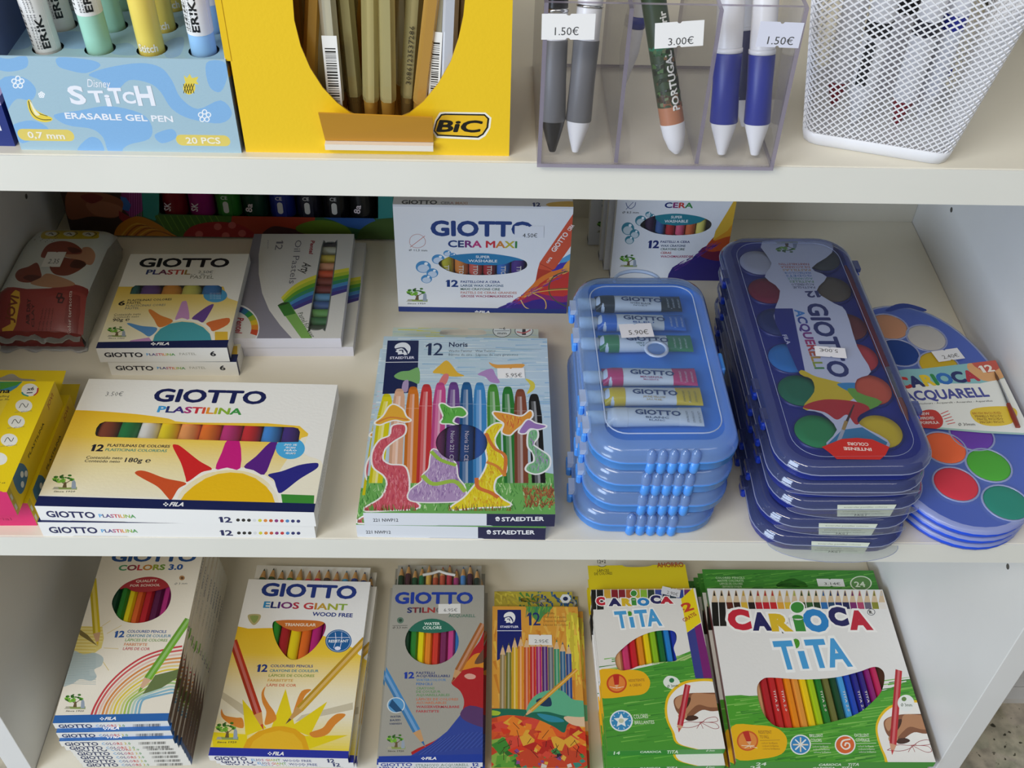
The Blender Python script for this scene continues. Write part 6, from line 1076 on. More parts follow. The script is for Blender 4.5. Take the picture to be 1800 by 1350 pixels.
for i, k in enumerate(PC24):
    x = 132+46.6*i; yb = (440 if i < 2 else 330); c.poly([(x-20, 285), (x+21, 285), (x+30, yb), (x-12, yb)], k); c.poly([(x-20, 287), (x-8, 212), (x+2, 212), (x+21, 287)], '#d8bf9c'); c.poly([(x-9, 246), (x-4, 208), (x+6, 246)], mix(k, '#000', .25))
c.blob([(240, 1085), (400, 1075), (520, 1090), (585, 1140), (595, 1200), (560, 1260), (440, 1290), (260, 1285)], '#eeb81c', 4); c.ell(274, 1110, 412, 1240, '#d4622c'); c.ell(284, 1120, 402, 1230, '#e89044'); c.poly([(310, 1118), (350, 1112), (368, 1180), (358, 1208), (340, 1190)], '#c2342a'); c.poly([(335, 1180), (368, 1178), (358, 1208)], '#e8b88a')
for i in range(6): c.line([(356, 1208), (305+i*20, 1205+(i % 2)*16)], .6, '#f4e0c4')
def ico(x0, y0, x1, y1, k): c.ell(x0, y0, x1, y1, '#eef2ee'); w = x1-x0; c.ell(x0+8, y0+8, x1-8, y1-8, k)
ico(615, 1135, 750, 1265, '#3a8ac4'); ico(902, 1138, 1036, 1264, '#e06a34')
for i in range(8): a = i*math.pi/4; c.line([(683, 1200), (683+46*math.cos(a), 1200+44*math.sin(a))], 1.3, '#e8f0f4' if i % 2 else '#f0e0c4')
c.line([(968, 1206), (975, 1190), (995, 1195), (995, 1218), (968, 1228), (944, 1205), (955, 1175), (1000, 1165)], 1.4, '#f6ece2', True)
for (x, y, ws, k) in ((415, 1130, (('RESISTENT', 500), ('TO FALL', 482)), '#a8762c'), (742, 1152, (('BRILLIANT', 830), ('COLORS', 820)), '#e6f0da'), (1032, 1150, (('EXCELLENT', 1125), ('COVERAGE', 1128)), '#e6f0da')):
    for i, (t, x1) in enumerate(ws): c.text(t, (x+8*i, y+30*i), (x1, y+30*i), y-20+30*i, k, .01, res=2)
    c.line([(x+8, y+43), (x+135, y+40)], .4, k)
    for i, t in enumerate(('colori brillanti', 'couleurs brillantes', 'colores brillantes')): c.text(t, (x+18+4*i, y+66+18*i), (x+120+8*i, y+66+18*i), y+54+18*i, k, 0, res=1)
c.blob([(1165, 1120), (1180, 1030), (1240, 960), (1340, 925), (1470, 920), (1620, 1000), (1700, 1330), (1290, 1360), (1210, 1260)], '#ecc01c', 5); c.blob([(1178, 1120), (1195, 1035), (1255, 970), (1345, 940), (1470, 935), (1620, 1010), (1700, 1330), (1310, 1360), (1225, 1260)], '#f3f0ea', 5)
hand_art(c, 1200, 905, 300); pencil_drawn(c, (1313, 722), (1270, 1265), 6.2, '#cc3038', '#d8a080', '#c8384a', .1)
c.ell(1305, 880, 1412, 985, '#eef0ec'); c.ell(1330, 893, 1362, 922, '#6a8a4a', 12); c.text('Ø 3mm', (1328, 955), (1400, 955), 935, '#6a7a6a', .01, res=1)
WN = [(405, 830), (440, 780), (500, 770), (700, 782), (900, 770), (1050, 735), (1150, 702), (1200, 715), (1222, 760), (1205, 850), (1150, 920), (1050, 1000), (900, 1050), (760, 1080), (620, 1092), (520, 1080), (450, 1010), (415, 920)]; lo = catmull(c.PP(WN), 4); c.holeuv(lo)
carioca(c, [(228, 375, 466, 332), (378, 505, 470, 352), (500, 640, 475, 360), (650, 722, 474, 362), (718, 882, 478, 332), (878, 1000, 440, 318), (1002, 1152, 466, 340)], 0); c.ell(612, 278, 712, 362, '#f6f4f0'); c.ell(620, 285, 704, 355, '#3f8f3a'); c.ring(1112, 330, 1160, 370, .6, '#3a3a48', 16); c.text('R', (1126, 362), (1146, 362), 340, '#333', .03, lvl=3)
tita(c, (552, 722), (1020, 700), (540, 535), (652, 552, 26, 32)); fila_ = None
c.build()
xs = [c.P(x, 920)[0] for x in (398, 452, 504, 556, 606, 656, 706, 758, 808, 858, 906, 955, 1003, 1050, 1098, 1144, 1190, 1238)]
for i, o in enumerate(sticks(t24, xs, c.P(800, 1110)[1], c.P(800, 690)[1], T_, ['#d8a274', '#b0242c', '#c02a2c', '#d23a2c', '#e88a1c', '#e2953c', '#ecc81c', '#a4c41c', '#2a7a30', '#70703a', '#1f4a2c', '#4a9ed8', '#2348b0', '#2a2a86', '#35267c', '#8a2070', '#c02a5a'], kind='hex', rough=.3)):
    if i in (2, 3, 8, 11, 13, 14): x_ = (xs[i]+xs[i+1])/2; k = Cv(t24, (x_-1.2, c.P(800, 1060)[1], T_-.8), (1, 0, 0), (0, 1, 0), 3, 40); k.textuv('TITA 2.0', 0, 34, 22, 2, '#e8dcd4', .01, ang=-90, res=1); k.build('lettering', None, o)
e = end(t24, W_, T_, K, '#3f9434'); e.text('24', (390, 1346), (458, 1344), 1326, '#e4f0da', .02, res=2); e.text('CARIOCA', (790, 1350), (936, 1348), 1335, '#e4f0da', .04, res=2); e.text('TiTA', (975, 1350), (1050, 1348), 1332, '#e4f0da', .03, res=2); e.build('printed_end')
ls = lside(t24, L_, T_, None, '#6a3434'); ls.uv([(0, 0), (L_*.1, 0), (L_*.1, T_), (0, T_)], '#2f6a2c'); ls.uv([(0, T_-.8), (L_, T_-.8), (L_, T_), (0, T_)], '#e6e0dc'); ls.build('printed_side')
ht = Cv(t24, (0, L_, .4), (1, 0, 0), (0, 1, 0), W_, 30, K, '#3f8a30')
for i in range(120): x = rnd.uniform(65, 1180); y = rnd.uniform(95, 210); l = rnd.uniform(60, 160); ht.taper((x, y), (x+l, y-l*.12), 1.2, .3, rnd.choice(['#3a8030', '#57a03c', '#6aae48', '#2f7228']))
ht.holeuv(ht.PP([(524, 178), (545, 160), (612, 135), (640, 132), (712, 160), (730, 182), (725, 190), (535, 188)])); ht.ell(1000, 118, 1140, 212, '#d8e4cc'); ht.ell(1008, 124, 1132, 208, '#5a8a48'); ht.text('24', (1034, 190), (1102, 190), 155, '#d8e4cc', .03)
for i, t in enumerate(('COLORED PENCILS', 'MATITE COLORATE', 'LÁPICES DE COLORES', 'CRAYONS DE COULEUR')): ht.text(t, (138+14*i, 137+19*i), (325-6*i, 137+19*i), 124+19*i, '#c8dcb8', .01, res=1)
ht.build('hang_tab'); price_px(ht, (796, 186), (968, 188), (790, 137), '3.14€', dark='#444', bg='#e4e6e2', z=.3)
stack(t24, 3, [(222, -13, tz-2*T_-.2, 0), (219, -12, tz-3*T_-.4, 0), (215, -10, tz-4*T_-.6, 0)], ['second wide white and green pencil box, just under the top one', 'third wide white and green pencil box from the top', 'lowest wide white and green pencil box on the bottom shelf'])
# ------------------------------------------------------------------ top shelf
def aty(x, y, Y):
    d = FWD + RGT*((x-900)/FPX) - UPV*((y-675)/FPX); return CAM+d*((Y*MM-CAM.y)/d.y)
def atz(x, y, Z):
    d = FWD + RGT*((x-900)/FPX) - UPV*((y-675)/FPX); return CAM+d*((Z*MM-CAM.z)/d.z)
def rowof(P):
    q = P-CAM; return 675-FPX*q.dot(UPV)/q.dot(FWD)
def wrap(o, r):
    """bend a flat print (x across, z up, facing -y) round a barrel of radius r mm about its own axis"""
    for v in o.data.vertices:
        h = -v.co.y/MM; a = v.co.x/MM/r; v.co.x = h*math.sin(a)*MM; v.co.y = -h*math.cos(a)*MM
    o.data.update(); return o
def turn(me_z, prof, mat, par, name, n=20):
    b = MB(); b.lathe(prof, n); return b.build(name, mat, par)
# blue display box of gel pens
K = CR['K1']; G16 = 'gel pens standing in the blue display box'
W_, D_, H_ = 111, 128, 51
bx = tag(empty('pen_display_box', (-238*MM, 5*MM, ZA*MM)), 'light blue cloud patterned display box of gel pens on the top shelf', 'box')
def cloud(c):
    for p in ([(-40, 400), (60, 410), (180, 390), (185, 470), (60, 500), (-40, 470)], [(410, 400), (640, 420), (700, 460), (600, 510), (480, 490), (405, 460)], [(0, 560), (160, 540), (250, 620), (220, 700), (120, 690), (60, 760), (20, 860), (-30, 800)], [(620, 520), (760, 470), (980, 440), (1120, 470), (1200, 560), (1260, 680), (1380, 760), (1540, 700), (1620, 790), (1540, 860), (1330, 830), (1200, 760), (1120, 640), (1040, 580), (900, 560), (800, 640), (700, 560)], [(380, 800), (560, 770), (760, 740), (980, 790), (1060, 880), (1040, 970), (900, 1010), (860, 1060), (1000, 1100), (780, 1080), (720, 960), (640, 900), (500, 880), (420, 850)], [(1440, 440), (1560, 430), (1590, 520), (1540, 640), (1460, 600)], [(80, 880), (220, 840), (340, 900), (250, 960), (160, 1000), (110, 960)], [(540, 1060), (620, 960), (700, 980), (720, 1080)], [(1080, 940), (1200, 900), (1230, 960), (1130, 1000)]): c.blob(p, '#86b6e2', 4)
b = MB(); t = .6; b.box(0, W_, 0, D_, 0, t); b.box(0, W_, 0, t, t, H_); b.box(0, W_, D_-t, D_, t, 125); b.build('carton', plastic('#a9c6d6', .45), bx)
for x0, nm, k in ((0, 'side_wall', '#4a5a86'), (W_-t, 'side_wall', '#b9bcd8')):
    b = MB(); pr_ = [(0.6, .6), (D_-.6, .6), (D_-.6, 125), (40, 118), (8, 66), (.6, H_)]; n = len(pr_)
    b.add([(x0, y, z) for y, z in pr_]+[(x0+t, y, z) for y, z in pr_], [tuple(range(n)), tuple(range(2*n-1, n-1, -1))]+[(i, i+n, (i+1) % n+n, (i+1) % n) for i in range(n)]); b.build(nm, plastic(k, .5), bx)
c = Cv(bx, (0, 0, 0), (1, 0, 0), (0, 0, 1), W_, H_, K, '#a6c4d2'); cloud(c)
def pill(x0, y0, x1, y1, k):
    p = c.PP([(x0, y0), (x1, y0), (x1, y1), (x0, y1)]); u0 = min(a for a, _ in p); u1 = max(a for a, _ in p); v0 = min(b_ for _, b_ in p); v1 = max(b_ for _, b_ in p); c.uv(rrect(u0, u1, v0, v1, (v1-v0)/2*.95, 5), k)
pill(138, 905, 505, 980, '#e4cf6a'); pill(1238, 945, 1600, 1015, '#e4cf6a')
c.text('0,7 mm', (200, 962), (458, 972), 918, '#f6f0dc', .025); c.text('20 PCS', (1303, 1002), (1543, 1003), 958, '#f6f0dc', .025); c.text('ERASABLE GEL PEN', (460, 828), (1212, 852), 785, '#f2f4fa', .025)
for t_, x0, x1, yb, yt in (('S', 500, 612, 728, 598), ('T', 634, 740, 715, 632), ('i', 748, 786, 742, 655), ('T', 780, 872, 722, 612), ('C', 868, 955, 722, 640), ('H', 968, 1088, 738, 598)): c.text(t_, (x0, yb), (x1, yb), yt, '#f0f2fa', .035, lvl=2)
c.text('Disney', (612, 606), (770, 612), 552, '#f0f2fa', .0, slant=.2)
def flower(x, y, s):
    for i in range(5): a = math.radians(90+72*i); p = c.ellpts(x+s*.55*math.cos(a)-s*.3, y-s*.55*math.sin(a)-s*.3, x+s*.55*math.cos(a)+s*.3, y-s*.55*math.sin(a)+s*.3, 9); c.stroke(p, .55, '#f0f4f8', True)
flower(125, 575, 52); flower(1428, 810, 52); flower(290, 662, 24)
c.blob([(190, 705), (212, 698), (240, 755), (290, 790), (362, 822), (355, 845), (300, 852), (235, 825), (200, 765)], '#ecd24a', 4); c.line([(200, 705), (215, 770), (250, 815), (300, 835), (355, 835)], .45, '#4a4420', True); c.line([(212, 705), (250, 780), (330, 810)], .4, '#4a4420', True); c.blob([(208, 710), (216, 712), (252, 775), (280, 800), (245, 800)], '#f4eed0', 3)
c.blob([(1280, 600), (1300, 572), (1335, 572), (1362, 600), (1355, 640), (1320, 660), (1285, 640)], '#ecd24a', 4); c.blob([(1285, 525), (1305, 545), (1325, 515), (1340, 545), (1385, 535), (1370, 565), (1388, 590), (1340, 580), (1300, 580), (1288, 550)], '#e8d45a', 2)
for i in range(4): c.line([(1282+i*18, 588), (1300+i*18, 650)], .35, '#4a4020'); c.line([(1355-i*18, 585), (1330-i*16, 650)], .35, '#4a4020')
c.build('printed_front')
s_ = Cv(bx, (W_, 0, 0), (0, 1, 0), (0, 0, 1), 40, H_, K, '#93aabc'); s_.blob([(1590, 470), (1660, 320), (1680, 380), (1640, 480), (1600, 540)], '#e0b83a', 3); s_.blob([(1640, 660), (1690, 600), (1690, 700), (1650, 740)], '#d8b23a', 3); s_.build('printed_side')
c = Cv(bx, (.6, .6, 43), (1, 0, 0), (0, 1, 0), W_-1.2, D_-1.2, K, '#a2c4cf')
for p in ([(350, 250), (560, 220), (620, 330), (420, 330)], [(760, 330), (900, 300), (960, 380), (800, 380)], [(1150, 300), (1280, 260), (1260, 380), (1160, 400)], [(140, 180), (260, 200), (200, 330), (60, 330)]): c.blob(p, '#8fb4d2', 4)
spots = []
for j in range(5):
    for i in range(4):
        x = 40+25.6*i-25.6*.5-11; y = 27+25*j*.98-3; spots.append((x+1, y, i, j)); c.holeuv([(x+1+7.6*math.cos(a*math.pi/9), y+7.6*math.sin(a*math.pi/9)) for a in range(18)])
c.build('hole_insert')
b = MB(); b.box(.7, W_-.7, .7, D_-.7, 39, 39.4); b.build('insert_shade_floor', plastic('#5f6f70', .8), bx)  # floor added below the pen holes, coloured dark as the shade inside them
COLS = ['#e9e7e2', '#a9dcc4', '#f2d764', '#9cc8f0']; nmc = ['white', 'mint', 'yellow', 'pale blue']
lab0 = [43, 62, 71, 53]
place = ['front row', 'second row', 'third row', 'fourth row', 'last row']
for x, y, i, j in spots:
    if j > 2: continue
    lean = -.02*(i-2)
    p = tag(empty('gel_pen', ((-238+.6+x)*MM, (5+.6+y)*MM, (ZA+39.5)*MM), (0, math.radians(-2+.8*i), 0)), f'{nmc[i]} gel pen in the {place[j]} of the blue display box', 'pen', G16)
    zl = lab0[i]-39+(j % 2)*4
    b = MB(); b.lathe([(5.8, 0), (6.3, 1.5), (6.3, zl)], 20); b.build('cap', plastic(COLS[i] if i else '#e9e7e2', .35), p)
    b = MB(); b.lathe([(6.45, zl), (6.45, 110), (5, 112)], 20); b.build('barrel_label', plastic('#eceae6', .45), p)
    d = Cv(p, (0, -6.5, 0), (1, 0, 0), (0, 0, 1), 10, 60); d.textuv('ERIK.', 4.4 if i < 3 else 1.6, zl+2, 17, 3.6, '#1a1a1a', .025, ang=90)
    for q in range(3): d.textuv('ERIKSTORE.COM erasable', (-1.2+q*1.6) if i < 3 else (-4.6+q*1.6), zl+2, 26, .9, '#555', 0, res=1, ang=90)
    for q in range(10):
        z0 = zl+3+q*2.1; d.lay.append(([(-6.8, z0), (-4.2, z0), (-4.2, z0+.5+.5*(q % 3)), (-6.8, z0+.5+.5*(q % 3))], hexc('#333')))
    if d.lay: d.lay.insert(0, ([(-7, zl+.2), (7, zl+.2), (7, zl+40), (-7, zl+40)], hexc('#eceae6')))
    wrap(d.build('printed_wrap'), 6.5)
    if i == 2: d = Cv(p, (0, -6.35, 0), (1, 0, 0), (0, 0, 1), 10, 20); d.textuv('Stitch', -5, 5, 10, 4, '#f6f0e0', .03); wrap(d.build('lettering'), 6.35)
# navy box at the far left
nb = tag(empty('navy_box', (-420*MM+18*MM, 8*MM, ZA*MM)), 'navy blue box with a lilac band at the left end of the top shelf', 'box')
b = MB(); b.box(0, 160, 0, 90, 0, 23); b.build('carton', plastic('#22337c', .4), nb); b = MB(); b.box(.2, 159.8, .2, 90, 23, 27); b.build('lilac_band', plastic('#b9acd6', .4), nb)
d = Cv(nb, (120, -.05, 0), (1, 0, 0), (0, 0, 1), 40, 22); d.textuv('gel', 24, 9, 12, 5, '#e8e8f0', .02); d.build('lettering')
# yellow display box of hexagonal pens
K = CR['K2']; W_, D_, H_ = 134, 84, 128
by = tag(empty('pen_display_box', (-125*MM, 6*MM, ZA*MM)), 'bright yellow display box with an oval cut-out showing clear pens', 'box')
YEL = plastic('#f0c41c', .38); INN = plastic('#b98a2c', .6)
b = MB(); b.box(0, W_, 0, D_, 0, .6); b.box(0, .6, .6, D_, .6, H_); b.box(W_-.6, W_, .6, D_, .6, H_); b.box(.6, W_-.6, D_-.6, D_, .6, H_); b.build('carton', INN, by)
c = Cv(by, (0, 0, 0), (1, 0, 0), (0, 0, 1), W_, H_, K, '#f2c822')
ov = [(340, 0), (350, 130), (390, 290), (450, 430), (530, 555), (620, 650), (700, 710), (780, 748), (782, 775), (992, 775), (998, 748), (1080, 715), (1170, 640), (1260, 530), (1340, 390), (1390, 240), (1420, 100), (1430, 0)]
pu = c.PP(ov); top_u = [(pu[-1][0]+1, H_-12), (pu[0][0]-1, H_-12)]; c.holeuv(pu+top_u)
c.poly([(1222, 830), (1240, 760), (1270, 712), (1300, 708), (1560, 712), (1598, 745), (1590, 810), (1560, 860), (1520, 885), (1250, 872)], '#f4efe2'); c.poly([(1232, 828), (1248, 765), (1278, 722), (1305, 718), (1555, 722), (1585, 750), (1578, 808), (1548, 852), (1515, 872), (1255, 860)], '#1c1a14'); c.poly([(1240, 826), (1256, 770), (1284, 732), (1308, 728), (1552, 732), (1572, 752), (1566, 805), (1540, 845), (1510, 862), (1262, 850)], '#f0bf24')
c.text('BiC', (1248, 834), (1525, 838), 758, '#16140f', .035, slant=.28); c.build('printed_front')
bm = bmesh.new()
b = MB(); n = len(pu); pp = pu+top_u
b.add([(x, .05, z) for x, z in pp]+[(x, .9, z) for x, z in pp], [(i, (i+1) % len(pp), (i+1) % len(pp)+len(pp), i+len(pp)) for i in range(len(pp))]); b.build('cutout_edge', INN, by)
b = MB(); b.box(-2.4, .6, -.3, 1.2, 50, H_); b.build('side_tab', YEL, by)
fx0, fx1 = c.P(535, 770)[0], c.P(1228, 800)[0]
b = MB(); b.add([(fx0, -1, 8), (fx1, -1, 8), (fx1+.5, -9, 26.5), (fx0-.5, -9, 28), (fx0, -.2, 8), (fx1, -.2, 8), (fx1+.5, -8.3, 26.7), (fx0-.5, -8.3, 28.2)], [(0, 1, 2, 3), (4, 7, 6, 5), (0, 3, 7, 4), (1, 5, 6, 2), (3, 2, 6, 7), (0, 4, 5, 1)]); b.build('folded_flap', plastic('#c98f22', .5), by)
b = MB(); b.box(fx0, fx1, -4, -.2, 4.4, 7.6); b.build('flap_edge', plastic('#ece4d6', .6), by)
G17 = 'hexagonal pens in the yellow display box'; rnd = random.Random(12)
PT = [clear('#e6d8a0', .35, '#c9b878', .1, boost=2, name='smoky_clear_barrel'), plastic('#b3a25c', .15), plastic('#d9d0a4', .15), plastic('#8a7c48', .2), plastic('#cfc8a8', .15), plastic('#c9952f', .25)]
pens = [(-95, 12, 8, 'amber pen at the far left of the oval cut-out'), (-88, 14, 6, 'smoky pen leaning second from the left behind the oval cut-out'), (-78, 8, 0, 'pale hexagonal pen with a white barcode sticker'), (-69, 14, -1, 'olive pen right of the barcode pen'), (-62, 9, 3, 'golden pen standing in the middle of the oval cut-out'), (-53, 9, 2, 'pale gold pen right of the middle of the oval cut-out'), (-45, 14, 6, 'smoky pen with faint numbers leaning right'), (-39, 8, 8, 'amber pen leaning right behind the oval cut-out'), (-31, 10, 4, 'grey pen with a half hidden barcode at the right'), (-24, 8, 3, 'bright silvery pen at the right of the oval cut-out'), (-17, 14, 3, 'brown pen at the far right of the oval cut-out'), (-84, 26, 4, 'dull gold pen in the second row, left'), (-73, 26, 2, 'dark olive pen in the second row near the barcode pen'), (-57, 25, -2, 'brown pen in the second row, middle'), (-47, 26, 3, 'pale pen in the second row, right of middle'), (-35, 25, 5, 'dark amber pen in the second row, right'), (-66, 20, 7, 'thin gold pen leaning across the middle of the oval cut-out'), (-91, 22, 1, 'black shadowed pen at the left of the second row'), (-40, 19, 1, 'grey green pen between the numbered pen and the amber pen'), (-26, 20, 7, 'dusky gold pen behind the silvery pen'), (-80, 20, 9, 'dark slim pen behind the barcode pen')]
kc = ['#d8a648', '#a39a78', '#dedfd2', '#a8a06a', '#b9ae72', '#cfc58a', '#8c8458', '#c99a4a', '#b5b2a0', '#d5d9e2', '#8a6a4a', '#b09a50', '#5f5832', '#7a5a34', '#c9c29a', '#a8762c', '#b9a85a', '#4a4530', '#8f9070', '#a08848', '#57502f']
for i, ((x, y, ln, lb), k) in enumerate(zip(pens, kc)):
    p = tag(empty('ballpoint_pen', (x*MM, (6+y)*MM, (ZA+1)*MM), (math.radians(-3), math.radians(ln), 0)), lb, 'pen', G17)
    b = MB(); b.lathe([(3.9, 24), (4.1, 26), (4.1, 118)], 6, 0, (0, 0), False); b.build('barrel', clear('#f0e8cc', .55, mix(k, '#ffe9a0', .22), .06, boost=2.2, name='clear_barrel') if i not in (0, 7, 9, 15) else plastic(k, .12, coat=.6, metal=.25), p); b = MB(); b.lathe([(1.5, 20), (1.5, 116)], 8); b.build('ink_tube', plastic('#3a3320' if i % 2 else '#d8d4c4', .4), p)
    b = MB(); b.lathe([(1.1, 1), (2.0, 4), (3.4, 16), (3.9, 24)], 10); b.build('tip_cone', clear('#f0dca0', .6, '#b98a3a' if i % 3 else '#7a6238', .08, boost=2, name='clear_tip'), p)
    b = MB(); b.lathe([(.3, 0), (.9, .8), (1.1, 1)], 8); b.build('point', plastic('#d6b36a', .25, 1), p)
    if i in (2, 8):
        w_ = 7.2 if i == 2 else 5.5; d = Cv(p, (-w_/2, -4.15, 22 if i == 2 else 24), (1, 0, 0), (0, 0, 1), w_, 37, None, '#f2f0ea'); r_ = random.Random(i); z = 3
        while z < 31: h_ = r_.choice((.35, .6, .9)); d.uv([(1, z), (w_-1, z), (w_-1, z+h_), (1, z+h_)], '#26241f'); z += h_+r_.choice((.4, .6, .8))
        d.build('barcode_sticker', printmat(.5, 'sticker'), p)
    if i == 6: d = Cv(p, (-2, -4.15, 30), (1, 0, 0), (0, 0, 1), 4, 40); d.textuv('3086123537286', 3, 2, 30, 2.4, '#3a3424', .01, res=1, ang=90); d.build('lettering', None, p)
# clear acrylic holder
HX, HY, HW, HD, HH = 23, -4, 120, 106, 86
ac = tag(empty('acrylic_pen_holder', (HX*MM, HY*MM, ZA*MM)), 'clear acrylic three compartment pen holder at the shelf edge', 'pen holder')
AC = clear('#fcfcfd', .006, '#d8d4de', .05, boost=1.0, name='acrylic'); AE = clear('#b9b2c0', .55, '#a79fb0', .12, boost=1.4, name='acrylic_edge')
def pane(name, x0, x1, y0, y1, z0, z1, thin):
    b = MB(); vs = [(x, y, z) for z in (z0, z1) for y in (y0, y1) for x in (x0, x1)]; f = {'b': (0, 2, 3, 1), 't': (4, 5, 7, 6), 'f': (0, 1, 5, 4), 'k': (2, 6, 7, 3), 'l': (0, 4, 6, 2), 'r': (1, 3, 7, 5)}
    big = {'x': 'lr', 'y': 'fk', 'z': 'bt'}[thin]
    b.add(vs, [f[q] for q in big], 0); b.add(vs, [f[q] for q in f if q not in big], 1); return b.build(name, [AC, AE], ac)
pane('base', 0, HW, 0, HD, 0, 2, 'z'); pane('front_pane', 2, HW-2, 0, 2, 2, HH, 'y'); pane('back_pane', 2, HW-2, HD-2, HD, 2, HH+40, 'y'); pane('side_pane', 0, 2, 0, HD, 2, HH, 'x'); pane('side_pane', HW-2, HW, 0, HD, 2, HH, 'x'); pane('divider', 39, 41, 2.2, HD-2.2, 2, HH-3, 'x'); pane('divider', 80, 82, 2.2, HD-2.2, 2, HH-3, 'x')
K = CR['K3']; fp = Cv(ac, (0, 0, 0), (1, 0, 0), (0, 0, 1), HW, HH, K)
price_px(fp, (178, 240), (500, 240), (172, 82), '1.50€', z=.25, tx=(.25, .18, .45, .3)); price_px(fp, (866, 296), (1162, 276), (868, 140), '3.00€', z=.25, tx=(.28, .1, .52, .28)); price_px(fp, (1480, 282), (1742, 292), (1482, 126), '1.50€', z=.25, bg='#dfe0ee', tx=(.25, .12, .6, .3))
def slanted_pen(label, tip, topx, Y0, Y1, cuts, r, parts, tipr=1.4):
    """pen from its tip (crop px, on depth Y0 mm) towards topx at crop row 0 (depth Y1); cuts = crop rows of section ends"""
    q = lambda p: (K[0]+p[0]*K[2], K[1]+p[1]*K[2])
    P0 = aty(*q(tip), Y0)
    P0.z = max(P0.z, (ZA+3)*MM)
    P1 = aty(*q((topx, 0)), Y1); d = (P1-P0); L0 = d.length/MM; d.normalize()
    th = tag(empty('ballpoint_pen', P0), label, 'pen', 'pens in the acrylic holder'); xa = (Vector((1, 0, 0))-d*d.x).normalized(); ya = d.cross(xa); th.rotation_euler = Matrix((xa, ya, d)).transposed().to_euler()
    def s_of(row):
        lo, hi = -5, 260
        for _ in range(40):
            m_ = (lo+hi)/2
            if rowof(P0+d*(m_*MM)) > K[1]+row*K[2]: lo = m_
            else: hi = m_
        return lo
    s = [0]+[s_of(r_) for r_ in cuts]+[s_of(0)+45]; objs = []
    for i, (nm, mat, kind) in enumerate(parts):
        a, e_ = s[i], s[i+1]; b = MB()
        if kind == 'cone': b.lathe([(tipr, a), (tipr+.4, a+.6), (r*.6, a+(e_-a)*.45), (r*.88, a+(e_-a)*.85), (r*.95, e_)], 22)
        elif kind == 'bullet': b.lathe([(tipr*.6, a), (r*.35, a+1), (r*.62, a+(e_-a)*.2), (r*.9, a+(e_-a)*.6), (r, e_)], 22)
        elif kind == 'grip': b.lathe([(r*.96, a), (r*1.02, a+.6), (r*.97, (a+e_)/2), (r*1.02, e_-.5), (r*.98, e_)], 22)
        elif kind == 'ring': b.lathe([(r*.9, a), (r*1.03, a+.4), (r*1.03, e_-.4), (r*.9, e_)], 22)
        else: b.lathe([(r*.97, a), (r*.97, e_)], 22)
        objs.append(b.build(nm, mat, th))
    return th, s, objs
gr = plastic('#6d6d70', .45); wh = plastic('#e9e8ea', .3); bk = plastic('#18181b', .3); nv = plastic('#2a3690', .4); ch = plastic('#d8d8d8', .15, 1)
slanted_pen('grey grip pen with a black cone tip, left in the acrylic holder', (242, 980), 268, 6, 30, (735, 240, 75, 45), 6.2, (('tip_cone', bk, 'cone'), ('grip', gr, 'grip'), ('barrel', wh, 'tube'), ('ring', ch, 'ring'), ('top', bk, 'tube')))
slanted_pen('grey grip pen with a white cone tip, second from left in the acrylic holder', (380, 980), 478, 6, 30, (735, 240, 45, 25), 6.4, (('tip_cone', wh, 'cone'), ('grip', gr, 'grip'), ('barrel', wh, 'tube'), ('ring', ch, 'ring'), ('top', wh, 'tube')))
th, s, ob = slanted_pen('souvenir pen with a landscape picture in the middle compartment', (998, 972), 862, 6, 30, (745, 640), 6.3, (('tip_cone', wh, 'bullet'), ('sand_band', plastic('#b5795a', .35), 'tube'), ('barrel', plastic('#3a4a34', .35), 'tube')), 2)
d = Cv(th, (0, -6.25, 0), (1, 0, 0), (0, 0, 1), 10, 100); z = s[2]-6
colr = ['#b07458', '#8a5a44', '#4a3a2c', '#2a2a22', '#23301f', '#2c4a2a', '#3a5a34', '#2a3a28', '#3f5a44', '#2f6a4a', '#3f7a7a', '#4a8ab8', '#6fb0e2', '#86c2f0', '#8fc6f2']
stp = (s[-1]-45-s[2])/12
colr = ['#b07458', '#8a5a44', '#4a3a2c', '#2a2a22', '#23301f', '#1f2a1c', '#2c3a2a', '#2c5a34', '#2f7a5a', '#3f8ac0', '#5fa6e0', '#7fbdf0', '#8fc6f2', '#8fc6f2', '#8fc6f2', '#8fc6f2', '#8fc6f2']
for i, k in enumerate(colr):
    d.lay.append(([(-12, z), (12, z), (12, z+stp+.2), (-12, z+stp+.2)], hexc(k))); z += stp
rr_ = random.Random(2); zz = s[2]; base = [(-12, s[2]-6), (12, s[2]-6), (12, z), (-12, z)]; d.lay.insert(0, (base, hexc('#3a4a34')))
for i in range(60): x = rr_.uniform(-9, 8); y = rr_.uniform(s[2]-2, s[2]+stp*7); e_ = rr_.uniform(.6, 2.2); d.lay.append(([(x, y), (x+e_, y-.3), (x+e_*1.1, y+e_), (x+.2, y+e_*.8)], hexc(rr_.choice(['#4a6a3a', '#2a2a20', '#6a7a5a', '#8a6a4a', '#1f2a1c', '#5a4a34']))))
th.rotation_euler.rotate_axis('Z', 0)
d.textuv('PORTUGAL a sorrir', 4.6, s[2]-2, 48, 4, '#f2f0ea', .03, ang=90); o = d.build('printed_wrap'); wrap(o, 6.25)
slanted_pen('blue grip pen with a white tip, left of the pair in the right compartment', (1268, 980), 1335, 6, 30, (745, 320, 285), 6.9, (('tip_cone', wh, 'cone'), ('grip', nv, 'grip'), ('ring', wh, 'ring'), ('barrel', wh, 'tube')), 1.8)
slanted_pen('blue grip pen with a white tip, right of the pair in the right compartment', (1468, 982), 1545, 6, 30, (750, 330, 295), 6.5, (('tip_cone', wh, 'cone'), ('grip', nv, 'grip'), ('ring', wh, 'ring'), ('barrel', wh, 'tube')), 1.8)
